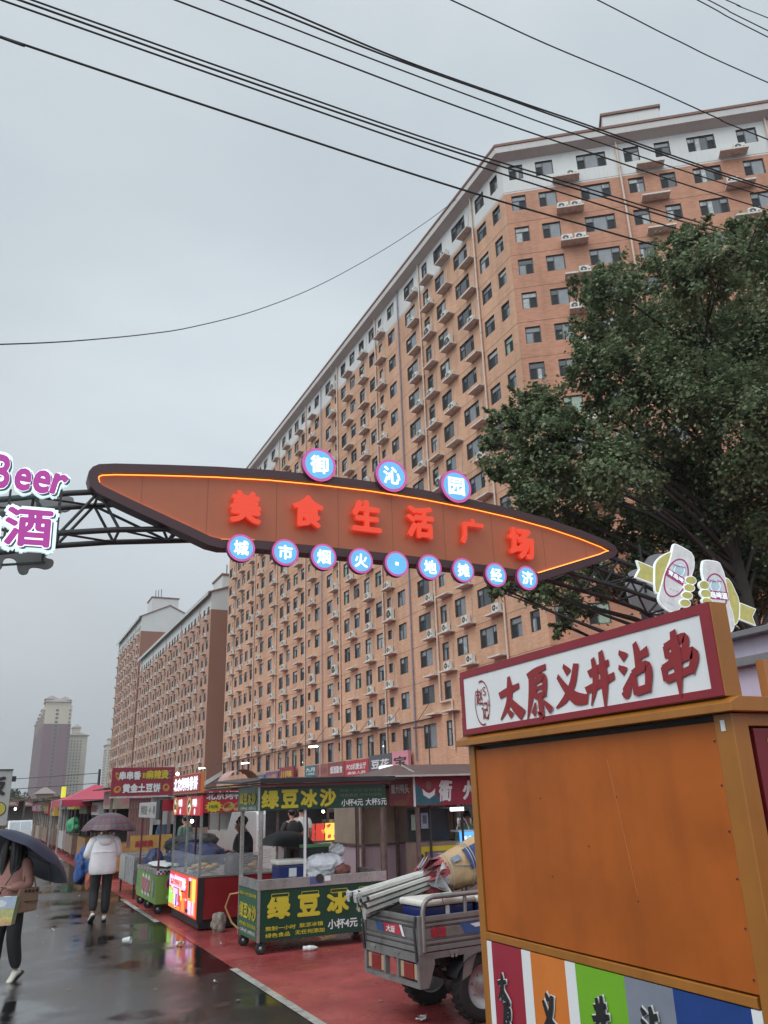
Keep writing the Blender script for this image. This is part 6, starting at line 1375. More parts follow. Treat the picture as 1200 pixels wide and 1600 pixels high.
pw.prism([(-.20, .0), (-.15, .10), (0, .04), (.15, .10), (.22, .0), (.22, -.08), (-.20, -.08)], (QX+.27, fy-.001, 1.82), LNY, UP, .001, 2); pw.prism([(-.06, .2), (.10, .02), (.10, -.2), (-.06, -.2)], (QX+.06, fy-.0015, 1.94), LNY, UP, .001, 2)
pw.prism([(-.1, -.15), (.25, .2), (.3, .18), (.05, -.15)], (QX-.032, QY+.25, 1.92), LX, UP, .001, 3); pw.prism([(-.3, -.02), (-.3, -.1), (.2, -.1), (.1, .0)], (QX-.0325, QY+.45, 1.84), LX, UP, .001, 3)
pw.build('print', [M_whitep, mat('print_skin', (.20, .10, .08), .5), mat('print_teal', (.03, .11, .14), .5), mat('print_rust', (.25, .07, .03), .5)], bn_)
b = MB(); b.box(QX-.035, QY-.035, .01, QX+.012, QY+.008, 2.21); b.build('corner_post', M_whitep, st) if False else None
b = MB(); b.box(QX-.04, QY-.04, 1.72, QX-.005, QY-.021, 2.21); b.build('sign_corner', M_whitep, st)
for x, y in ((QX-.32, QY+.6), (QX+.06, QY+.05), (QX+.33, QY+.1), (QX+.95, QY+.05), (QX+1.3, QY+.05), (QX1, QY+.1), (QX1, QY1)): b = MB(); w = .03 if x in (QX-.32, QX+.06) else .016; b.box(x-w, y-w, .01, x+w, y+w, 2.22); b.build('post', M_post if w > .02 else M_steel, st)
b = MB(); b.box(QX+.14, QY+.16, .2, QX+.92, QY+.7, 1.12); b.box(QX+.95, QY+.16, .2, QX1, QY+.7, .86); b.build('counter_body', M_mud, st)
b = MB(); panelY(b, QY+.145, QX+.12, QX+.92, .98, 1.06, 0); b.box(QX+.10, QY+.144, .4, QX+.22, QY+.16, 1.06); f_ = b.build('yellow_notice', M_yel, st); pw = MB(); write(pw, '选', (QX+.16, QY+.143, .9), LNY, UP, .10, .09, bold=.03); pw.build('lettering', M_black, f_)
b = MB(); b.box(QX+.26, QY+.12, .75, QX+.9, QY+.14, .97); b.build('lilac_panel', mat('panel_lilac_dark', (.19, .15, .21), .5), st)
b = MB(); b.box(QX+.1, QY+.5, 1.14, QX+.92, QY+.54, 1.66); b.box(QX+.1, QY+.2, 1.66, QX+.94, QY+.54, 1.69); b.build('cabinet', M_tarpd, st)
b = MB(); b.box(QX+.16, QY+.47, 1.32, QX+.30, QY+.49, 1.58, 0); b.box(QX+.34, QY+.45, 1.34, QX+.48, QY+.47, 1.60, 1); b.box(QX+.37, QY+.447, 1.42, QX+.45, QY+.449, 1.56, 2); b.build('notice_sheets', [mat('sheet_pale_green', (.36, .44, .38), .5), mat('sheet_bluegrey', (.34, .40, .48), .5), mat('sheet_slate', (.12, .14, .2), .5)], st)
b = MB(); b.box(QX+.72, QY+.02, 1.62, QX+.98, QY+.06, 1.68); b.build('strip_lamp', mat('strip_lamp_lit', (.9, .95, 1), .4, emit=(.85, .95, 1.), es=3.), st)
b = MB(); panelY(b, QY+.14, QX+.94, QX+1.24, .98, 1.26, 0); panelY(b, QY+.138, QX+.94, QX+1.24, .82, .97, 1); f_ = b.build('lit_price_panel', [M_liteB, M_signwhite], st)
pw = MB(); write(pw, '熟食', (QX+1.09, QY+.134, 1.15), LNY, UP, .10, .22, mi=0, bold=.03); write(pw, '鸭脖', (QX+1.09, QY+.132, .89), LNY, UP, .09, .24, mi=1, bold=.03); pw.build('lettering', [M_signwhite, M_black], f_)
b = MB(); b.tube([(QX+.96+.28*t/10, QY+.3, 1.28+.22*math.sin(math.pi*t/10)) for t in range(11)], .010, 6); b.box(QX+.95, QY+.2, 1.262, QX+1.26, QY+.5, 1.29); b.build('display_hood', M_whitep, st)

# ------------------------------------------------------------------ pink and beige sheet kiosk with brown posts
st = thing('pink_kiosk', 'closed kiosk of beige upper and pale pink lower panels between brown posts', 'kiosk', (7.0, 15.2, 0))
b = MB(); b.box(6.55, 14.9, 1.06, 8.6, 16.3, 2.05); b.build('upper_panel', M_beige, st); b = MB(); b.box(6.55, 14.88, .12, 8.6, 16.3, 1.03); b.build('lower_panel', mat('panel_pink', (.46, .36, .40), .55, var=.06, streak=.15), st); b = MB(); b.box(6.5, 14.85, 1.031, 8.62, 16.3, 1.059); b.build('rail', M_post, st)
b = MB(); b.box(6.35, 14.7, 2.06, 8.9, 16.5, 2.10); b.build('roof', M_roofd, st)
for x in (6.53, 7.25, 8.55): b = MB(); b.box(x-.03, 14.78, .01, x+.03, 14.84, 2.05); b.build('post', M_post, st)

# ------------------------------------------------------------------ second row of stalls across the passage, some with lit pictures
st = thing('lit_stall', 'stall across the passage with a row of lit red and yellow pictures on its counter', 'stall', (8.2, 20, 0))
p0, p1 = atY(470, 1290, 20), atY(546, 1311, 20)
b = MB(); b.box(p0.x-.6, 20.02, .02, 10.2, 21.4, p1.z-.05); b.build('counter_body', M_offw, st)
b = MB(); w = (p1.x-p0.x); zt_, zb_ = p0.z+.03, p1.z
ms_ = [M_liteR, M_liteY, M_liteO, M_liteV]
for i, (a, c, mi) in enumerate(((0, .12, 3), (.12, .3, 0), (.30, .38, 0), (.40, .55, 0), (.57, .78, 1), (.8, 1.02, 1), (1.02, 1.2, 0))): panelY(b, 20.0, p0.x-.2+w*a*1.15, p0.x-.2+w*c*1.15, zb_, zt_, mi, .015)
rn = random.Random(12)
for i in range(16):
    x = p0.x-.2+w*rn.uniform(.1, 1.2); z_ = rn.uniform(zb_+.03, zt_-.06); b.prism(ellipse(0, 0, rn.uniform(.03, .08), rn.uniform(.02, .05), rn.random(), 10), (x, 19.995-.0004*i, z_), LNY, UP, .001, rn.randrange(3))
b.build('lit_pictures', ms_, st)
b = MB(); b.box(p0.x-.5, 19.96, zb_-.09, 10.2, 20.3, zb_-.05); b.build('shelf', M_post, st)
for k, px_ in enumerate((478, 512, 545, 560)): p = atY(px_, 1290, 20.1); b = MB(); b.box(p.x-.03, 20.07, .01, p.x+.03, 20.13, 2.2); b.build('post', M_post, st)
b = MB(); b.box(p0.x-.8, 19.6, 2.2, 10.6, 21.8, 2.26); b.build('roof', M_roofd, st); b = MB(); panelY(b, 21.3, p0.x-.5, 10.4, 1.0, 2.15); b.build('back_panel', M_tarpd, st)
b = MB(); panelY(b, 20.9, p0.x+1.05, p0.x+1.5, 1.55, 1.9, 0); f_ = b.build('notice', M_mud, st); pw = MB(); write(pw, '麻辣', (p0.x+1.27, 20.896, 1.72), LNY, UP, .2, .36, bold=.03); pw.build('lettering', M_whitep, f_)
o = thing('stock_pot', 'tall steel stock pot on the stall with lit pictures', 'pot', (p0.x+.95, 20.5, 1.2)); b = MB(); b.lathe([(.001, 0), (.2, 0), (.2, .36), (.21, .37), (.18, .37), (.001, .35)], (p0.x+.95, 20.5, zb_+.1), n=20); b.build('body', M_inox, o)
b = MB(); b.sphere((p0.x+.1, 20.5, zb_+.16), 1, 12, 6, 0, (.5, .25, .13)); tag(b.build('vegetable_heap', mat('veg_heap', (.16, .16, .08), .8, var=.5, scale=16, bump=.5)), 'heap of greens on the stall with lit pictures', 'food')
st = thing('cabinet', 'white double-door cabinet under the shelf of the lit stall', 'cabinet', (7.2, 19.8, 0))
pL, pR = atY(500, 1318, 19.6), atY(546, 1365, 19.6); b = MB(); b.box(pL.x, 19.62, .02, pR.x, 19.95, pL.z); b.build('body', M_offw, st); b = MB(); xm = (pL.x+pR.x)/2; b.box(pL.x+.02, 19.6, .1, xm-.01, 19.617, pL.z-.04); b.box(xm+.01, 19.6, .1, pR.x-.02, 19.617, pL.z-.04); b.build('door', mat('door_white', (.55, .53, .52), .5, streak=.2), st); b = MB(); b.box(xm-.035, 19.58, .62, xm+.035, 19.598, .66); b.build('handle', M_black, st)
cols_ = [(M_mud, M_banner, M_roofd, '烤冷面', M_yel), (M_offw, M_green, M_roofd, '手抓饼', M_whitep), (M_mud, M_banner, M_rred, '炸鸡', M_whitep), (M_beige, M_teal, M_roofd, '奶茶', M_whitep), (M_mud, M_mud, M_roofd, '炒饭', M_yel), (M_offw, M_bannerb, M_rred, '烤肠', M_yel), (M_mud, M_green2, M_roofd, '水果捞', M_whitep), (M_beige, M_banner, M_roofd, '生煎', M_whitep)]
names_ = ['dark red headed stall behind the red duck stall', 'green headed stall behind the lime cart', 'red trimmed stall with pale letters in the second row', 'teal headed stall in the second row', 'plain brown stall in the second row', 'bright red headed stall in the second row', 'green board stall far back in the second row', 'dark red board stall furthest back in the second row']
for k, (bo_, hd, rf_, ws, lt) in enumerate(cols_): stall(names_[k], 8.0+.25*(k % 3), 26.5+k*4.3, 2.2, 3.4, 2.3+.1*(k % 2), bo_, hd, rf_, ws, lt)
names3 = ['dark stall between the duck-head stall and the brick block', 'stall with green board near the front of the third row', 'low brown stall in the third row before the shops', 'red board stall in the third row before the shops', 'pale stall in the third row before the shops']
for k in range(5): bo_, hd, rf_, ws, lt = cols_[(k*3+1) % 8]; stall(names3[k], 15.5, 18.+k*8.5, 2.6, 5.0, 2.5, bo_, hd, rf_, ws, lt)
b = thing('arched_booth', 'striped round-topped booth glimpsed between the duck signs and the canopy lamps', 'booth', (12.6, 46, 0))
pa_, pb_ = atY(352, 1219, 46), atY(374, 1234, 46); m = MB(); xa, xb_ = pa_.x, pb_.x+1.2
for i in range(12):
    t0, t1 = math.pi*i/12, math.pi*(i+1)/12; xm, rr = (xa+xb_)/2, (xb_-xa)/2
    m.face([(xm-rr*math.cos(t0), 46, 2.7+.9*math.sin(t0)), (xm-rr*math.cos(t1), 46, 2.7+.9*math.sin(t1)), (xm-rr*math.cos(t1), 48, 2.7+.9*math.sin(t1)), (xm-rr*math.cos(t0), 48, 2.7+.9*math.sin(t0))], 0, True)
m.box(xa, 46.01, .05, xb_, 48, 2.69, 1); m.build('shell', [mat('awning_striped_pink', (.40, .24, .22), .6, var=.3, scale=2), mat('booth_yellow', (.45, .30, .05), .5)], b)
pa_, pb_ = atY(557, 1265, 18.5), atY(576, 1308, 18.5); ps = thing('poster_stand', 'tall lit white and red poster beside the lit picture stall', 'poster', (pa_.x, 18.5, 0)); m = MB(); m.box(pa_.x, 18.5, pb_.z, pb_.x, 18.55, pa_.z); o = m.build('board', mat('poster_lit_white', (.8, .76, .72), .4, emit=(.9, .8, .75), es=.55), ps); m = MB(); w_ = pb_.x-pa_.x; h_ = pa_.z-pb_.z
write(m, '鸭', ((pa_.x+pb_.x)/2, 18.497, pa_.z-h_*.25), LNY, UP, h_*.3, w_*.7, bold=.04); m.box(pa_.x+w_*.15, 18.494, pb_.z+h_*.1, pa_.x+w_*.85, 18.498, pb_.z+h_*.4); m.build('print', M_liteR, o); m = MB(); m.box(pa_.x+w_*.3, 18.51, .01, pa_.x+w_*.36, 18.54, pb_.z); m.box(pa_.x+w_*.66, 18.51, .01, pa_.x+w_*.72, 18.54, pb_.z); m.build('leg', M_steel, ps)
for k_, (px_, py_, Y_, lab) in enumerate(((505, 1268, 20.6, 'small lit bulb under the roof of the lit picture stall'), (300, 1283, 17.5, 'small lit bulb glimpsed through the glass of the red stall'), (672, 1265, 14., 'small lit bulb inside the duck-head stall'), (98, 1262, 47, 'lit bulb on the far stalls left of the gazebo'), (24, 1264, 60, 'lit bulb at the far end of the street'))):
    p = atY(px_, py_, Y_); l_ = thing('bulb', lab, 'lamp', p); m = MB(); m.sphere(p, .035 if Y_ < 30 else .07, 10, 6); m.build('globe', M_bulb, l_); m = MB(); m.cyl(p+V(0, 0, .03), p+V(0, 0, .12), .012, n=8); m.build('socket', M_steel, l_)
# white mini van parked in the market
vp0, vp1 = atY(407, 1266, 25), atY(435, 1300, 25)
vn = thing('mini_van', 'white mini van parked in the market, its rear window towards us', 'van', (vp0.x+.5, 25, 0)); vx0, vx1, vz = vp0.x-.1, vp0.x+1.05, vp0.z
M_vanw = mat('van_white', (.55, .55, .55), .3, var=.05, coat=.4, streak=.1)
m = MB(); pr_ = [(0, .35), (0, 1.05), (.06, vz-.12), (.14, vz), (2.9, vz), (3.5, 1.0), (3.9, .85), (3.9, .35)]
for s_, x in ((1, vx0), (-1, vx1)): m.face([(x, 25+a, c) for a, c in (pr_ if s_ > 0 else pr_[::-1])])
for i in range(8): (a, c), (d, e) = pr_[i], pr_[(i+1) % 8]; m.face([(vx0, 25+a, c), (vx1, 25+a, c), (vx1, 25+d, e), (vx0, 25+d, e)])
vb = m.build('body', M_vanw, vn, bevel=.05)
m = MB(); xm = (vx0+vx1)/2; m.prism([(-.36, -.2), (.36, -.2), (.32, .2), (-.32, .2)], (xm, 25.035, vz-.36), LNY, V(0, .12, 1).normalized(), .012); m.build('rear_window', M_gl[1], vb); m = MB(); m.box(xm-.5, 24.97, .42, xm+.5, 25.0, .58); m.build('bumper', M_offw, vn)
for x in (vx0+.12, vx1-.12):
    m = MB(); m.box(x-.05, 24.985, .75, x+.05, 25.0, 1.0); m.build('tail_lamp', M_tail, vn)
    for y in (25.7, 28.2): m = MB(); m.lathe([(.16, -.08), (.28, -.09), (.3, 0), (.28, .09), (.16, .08)], (x, y, .3), (1, 0, 0), 18); m.build('wheel', M_tyre, vn)
# flap canopy on the left end of the shop row and the grey stair roof
b = thing('stair_roof', 'grey corrugated stair roof between the two brick blocks', 'roof', (29, 125, 0)); m = MB(); m.face([(29, 123, 4.2), (29, 129, 4.2), (36, 129, 8.2), (36, 123, 8.2)]); m.face([(29, 123, 4.1), (36, 123, 8.1), (36, 129, 8.1), (29, 129, 4.1)]); m.build('sheet', M_gal, b); m = MB(); m.box(30, 123.2, .02, 36, 128.8, 4.0); m.build('wall', M_offw, b)

# ------------------------------------------------------------------ shop signs along the foot of the long block
def shop_sign(label, y0, y1, z0, z1, m_, words, lm, sub=None, x=30.55):
    s_ = thing('shop_sign', label, 'shop sign', (x, (y0+y1)/2, z0), 0, None); b = MB(); b.box(x, y0, z0, x+.25, y1, z1); o = b.build('board', m_, s_); h = z1-z0
    pw = MB(); write(pw, words, (x-.003, (y0+y1)/2, z0+h*(.62 if sub else .5)), LX, UP, h*(.38 if sub else .5), (y1-y0)*.8, bold=.03)
    if sub: write(pw, sub, (x-.003, (y0+y1)/2, z0+h*.24), LX, UP, h*.18, (y1-y0)*.75, bold=.02)
    pw.build('lettering', lm, o); return s_
M_sgr = mat('sign_charcoal', (.075, .085, .10), .5, var=.1); M_spk = mat('sign_pink', (.55, .22, .27), .5, var=.08); M_smar = mat('sign_maroon_dull', (.20, .05, .05), .5, var=.15)
shop_sign('pink shop sign at the right end of the shop row', 59.9, 62.9, 3.3, 5.4, M_spk, '宝', M_black, '奶茶'); shop_sign('charcoal shop sign with white characters beside the pink one', 63.0, 67.6, 3.3, 5.35, M_sgr, '豆花', M_whitep, '里面砂锅')
shop_sign('bright red shop sign of a chemist left of the charcoal one', 67.7, 73.3, 3.7, 5.15, M_bannerb, 'POS机营业厅', M_whitep, '康复人群'); shop_sign('dull maroon shop sign with vertical-looking white characters', 73.4, 77.4, 3.8, 5.2, M_smar, '烟酒副食', M_whitep)
shop_sign('plain brick-red shop sign board without bright letters', 77.5, 80.9, 3.9, 5.2, mat('sign_brickred', (.26, .10, .08), .6, var=.1), '超市', M_smar); shop_sign('teal shop sign at the left of the maroon boards', 81.0, 84.4, 4.1, 5.2, mat('sign_teal', (.03, .15, .17), .5, var=.1), '九月', M_whitep, '十足烟酒')
shop_sign('small red and gold sign cluster under the canopy', 88, 93, 3.9, 5.4, M_banner, '川味', M_yel); shop_sign('violet framed sign under the canopy', 93.5, 98.5, 3.9, 5.1, mat('sign_violet', (.12, .07, .18), .5), '小面', M_food); shop_sign('blue sign with pale letters under the canopy', 99, 106, 3.9, 4.9, mat('sign_blue', (.05, .13, .22), .5), '便利店', M_whitep); shop_sign('small white lettered red sign furthest along the shops', 107, 113, 3.9, 4.7, M_bannerb, '烤鱼', M_whitep)
p = atX(604, 1193, 29.5); b = MB(); b.box(29.3, p.y-1.2, 2.9, 29.5, p.y+1.1, 4.3); tag(b.build('light_box', M_signwhite), 'glowing white light box standing in front of the charcoal shop sign', 'light box'); m = MB(); disc(m, (29.295, p.y+.2, 3.95), LX, UP, .22, .004, 20); m.build('logo', M_liteV, COL.objects['light_box'])
WM['light_box'] = Matrix.Identity(4)
# lamps on posts along the canopy
for k, (px_, py_, es) in enumerate(((391, 1192, 1), (500, 1166, 1), (669, 1136, 0), (322, 1200, 1))):
    p = atX(px_, py_, 28.); l_ = thing('street_lamp', ['lit lamp on a post above the gap between duck signs and ice stall', 'lit lamp on a post before the teal shop sign', 'unlit lamp on a dark post near the corner of the brick block', 'lit lamp at the far end of the grille canopy'][k], 'lamp', (28, p.y, 0), 0)
    m = MB(); m.cyl((28, p.y, .01), (28, p.y, p.z+.05), .05, .04, 8); m.bar((28, p.y, p.z+.03), (27.4, p.y+.5, p.z+.06), .05); m.build('post', M_offw if es else M_steel, l_)
    m = MB(); m.obox((27.5, p.y+.45, p.z), (.32, -.25, .02), (.12, .15, 0), (0, 0, .05)); m.build('head', M_bulb if es else M_steel, l_)
# electric box and tangle at the end of the canopy
# ------------------------------------------------------------------ left edge: white sign, small lorry, pole
p0, p1, p2 = atY(-60, 1200, 18), atY(20.5, 1203, 18), atY(10, 1290, 18)
sg_ = thing('stall_sign', 'white upright sign with a black character and yellow disc at the left edge', 'sign', (p1.x, 18, 0)); m = MB(); m.box(p0.x, 18, p2.z, p1.x, 18.08, p1.z); o = m.build('board', M_offw, sg_, bevel=.006); m = MB(); m.bar((p0.x, 17.99, p1.z+.01), (p1.x+.01, 17.99, p1.z+.005), .02); m.build('top_edge', M_black, o)
pw = MB(); c = atY(-8, 1228, 17.99); write(pw, '饭', c, LNY, UP, .36, .40, mi=0, bold=.05); c = atY(-2, 1264, 17.99); disc(pw, c, LNY, UP, .13, .001, 24, 0); disc(pw, c+V(0, -.002, 0), LNY, UP, .115, .001, 24, 1); pw.build('lettering', [M_black, mat('print_mustard', (.45, .38, .06), .5)], o)
m = MB(); c = atY(22, 1217, 18.02); m.box(p1.x+.002, 18.0, c.z-.05, p1.x+.075, 18.1, c.z+.05); m.build('lamp', M_black, sg_); m = MB()
for x in (p0.x+.05, p1.x-.12): m.box(x-.025, 18.082, .01, x+.025, 18.13, p1.z-.1)
m.build('post', M_post, sg_)
p0, p1 = atY(17, 1285, 44), atY(52, 1285, 44); lo = thing('lorry', 'small white lorry coming down the street beyond the dark umbrella', 'lorry', ((p0.x+p1.x)/2, 44, 0)); x0, x1, zt_ = p0.x-.1, p1.x, p0.z+.05
zt_ = max(zt_, 1.35); m = MB(); pr_ = [(.12, .3), (0, .55), (.05, .9), (.35, zt_), (1.4, zt_), (1.4, .3)]
for s_, x in ((1, x0), (-1, x1)): m.face([(x, 44+a, c) for a, c in (pr_ if s_ > 0 else pr_[::-1])])
for i in range(6): (a, c), (d, e) = pr_[i], pr_[(i+1) % 6]; m.face([(x0, 44+a, c), (x1, 44+a, c), (x1, 44+d, e), (x0, 44+d, e)])
m.build('cab', M_vanw, lo, bevel=.04); m = MB(); n_ = V(0, -.45, .3).normalized(); k = .012
for xa, xb_ in ((x0+.08, (x0+x1)/2-.02), ((x0+x1)/2+.02, x1-.08)): m.face([(xa, 44.07-k, .93), (xb_, 44.07-k, .93), (xb_, 44.32-k, zt_-.06), (xa, 44.32-k, zt_-.06)])
m.build('windscreen', mat('screen_pale', (.30, .33, .36), .1, spec=.9), lo); m = MB(); m.box(x0-.02, 45.42, .5, x1+.02, 47.6, 1.0); m.build('load_bed', M_vanw, lo)
for x in (x0+.1, x1-.1):
    for y in (44.5, 46.9): m = MB(); m.lathe([(.13, -.07), (.22, -.08), (.24, 0), (.22, .08), (.13, .07)], (x, y, .245), (1, 0, 0), 16); m.build('wheel', M_tyre, lo)
p = atY(156, 1202, 60); po = thing('utility_pole', 'thin dark pole rising behind the red gazebo', 'pole', (p.x, 60, 0)); m = MB(); m.cyl((p.x, 60, .01), (p.x, 60, p.z), .11, .08, 8); m.build('post', M_truss, po)
for zz in (.25, .9):
    m = MB(); m.tube(curve_pts((p.x, 60, p.z-zz), (-60, 90, p.z+1-zz), 1.0, 16), .03, 4); tag(m.build('wire', M_truss), 'thin wire strung from the pole behind the gazebo to the left%s' % ('' if zz < .5 else ', the lower of two'), 'wire')
# ------------------------------------------------------------------ litter
def litter(name, label, cat, m_, fn): m = MB(); fn(m); return tag(m.build(name, m_), label, cat)
c = atZ(198, 1476); ux_ = V(.82, -.57, 0)
litter('paper_cup', 'white crumpled paper cup lying on the wet asphalt', 'cup', M_whitep, lambda m: m.lathe([(.001, 0), (.034, 0), (.047, .12), (.049, .122), (.043, .118), (.03, .01), (.001, .01)], c+V(-.05, .03, .052), ux_+V(0, 0, .08), 18))
c2 = atZ(282, 1477)
def tissue(m, c=c2, r=.055, n=10):
    rn_ = random.Random(int(c.x*1000))
    for i in range(n):
        p = c+V(rn_.uniform(-r, r), rn_.uniform(-r, r)*.6, .015+rn_.uniform(0, .03)); a = V(rn_.gauss(0, 1), rn_.gauss(0, 1), rn_.gauss(0, .4)).normalized()*r*.6; b_ = a.cross(V(rn_.gauss(0, .4), rn_.gauss(0, .4), 1)).normalized()*r*.45; m.face([p-a, p+b_, p+a, p-b_]); m.face([p-a, p-b_, p+a*.4+V(0, 0, .012)])
litter('crumpled_tissue', 'small crumpled white tissue on the asphalt beside the lit reflection', 'tissue', M_whitep, tissue)
cb_ = atZ(485, 1486); bo = thing('plastic_bottle', 'clear plastic bottle lying on the red paving before the ice stall', 'bottle', cb_); m = MB(); ax_ = V(.97, -.2, 0); m.lathe([(.001, 0), (.032, .0), (.034, .02), (.030, .06), (.034, .1), (.033, .14), (.014, .185), (.013, .20), (.001, .20)], cb_+V(-.1, .02, .035), ax_, 14); m.build('body', mat('bottle_clear', (.5, .52, .52), .1, var=.3, scale=30, spec=.9), bo); m = MB(); m.lathe([(.035, .06), (.0355, .1)], cb_+V(-.1, .02, .035), ax_, 14); m.build('label_band', M_whitep, bo)
for px_, py_, lab in ((655, 1597, 'crumpled clear wrapper on the red paving near the bottom edge'), (55, 1433, 'tiny white scrap beside the woman on the wet road'), (83, 1455, 'tiny pale scrap further right on the wet road'), (345, 1476, 'small pale scrap near the red paving edge'), (335, 1537, 'tiny scrap low on the dark asphalt'), (124, 1401, 'flat white scrap on the road behind the man in white')):
    cc = atZ(px_, py_); litter('scrap', lab, 'litter', M_whitep, lambda m, cc=cc, px_=px_: tissue(m, cc, .07 if px_ == 655 else .025, 8 if px_ == 655 else 3))
for px_, py_ in ((595, 1566), (705, 1563), (372, 1565), (243, 1548), (107, 1548), (67, 1475), (190, 1430)): cc = atZ(px_, py_); litter('wet_leaf', 'small dark fallen leaf lying flat on the wet ground', 'leaf', M_mud, lambda m, cc=cc: m.face([cc+V(-.025, 0, .012), cc+V(0, -.018, .016), cc+V(.028, 0, .012), cc+V(0, .018, .02)])); COL.objects[-1]['group'] = 'fallen leaves on the wet ground'

# ------------------------------------------------------------------ people
def skin(name, nodes, edges, m_, parent, sub=2, root=None):
    names = list(nodes); me = bpy.data.meshes.new(name); me.from_pydata([nodes[n][0] for n in names], [], []) if False else None
    me = bpy.data.meshes.new(name); me.from_pydata([tuple(nodes[n][0]) for n in names], [(names.index(a), names.index(b)) for a, b in edges], [])
    o = bpy.data.objects.new(name, me); COL.objects.link(o); md = o.modifiers.new('skin', 'SKIN'); md.use_smooth_shade = True; md.branch_smoothing = .6
    if not me.skin_vertices: me.skin_vertices.new()
    for i, n in enumerate(names):
        r = nodes[n][1]; sv = me.skin_vertices[0].data[i]; sv.radius = (r, r) if not hasattr(r, '__len__') else r; sv.use_root = (n == (root or names[0]))
    sb = o.modifiers.new('sub', 'SUBSURF'); sb.levels = sub; sb.render_levels = sub
    ev_ = bpy.data.meshes.new_from_object(o.evaluated_get(bpy.context.evaluated_depsgraph_get())); COL.objects.unlink(o); bpy.data.objects.remove(o); bpy.data.meshes.remove(me)
    ev_.name = name; ev_.materials.clear(); ev_.materials.append(m_)
    ev_.polygons.foreach_set('use_smooth', [True]*len(ev_.polygons))
    r_ = bpy.data.objects.new(name, ev_); COL.objects.link(r_); r_.parent = parent; WM[r_.name] = WM[parent.name].copy(); return r_
M_skin = mat('skin_tone', (.42, .24, .17), .5, var=.06); M_hair = mat('hair_black', (.010, .009, .009), .45, var=.3, scale=30)
M_shoe = mat('shoe_white', (.60, .57, .50), .5, var=.1, scale=12); M_sole = mat('shoe_sole', (.03, .03, .03), .7); M_trous = mat('trousers_black', (.012, .012, .014), .75, var=.3, scale=8, bump=.3, bscale=12)
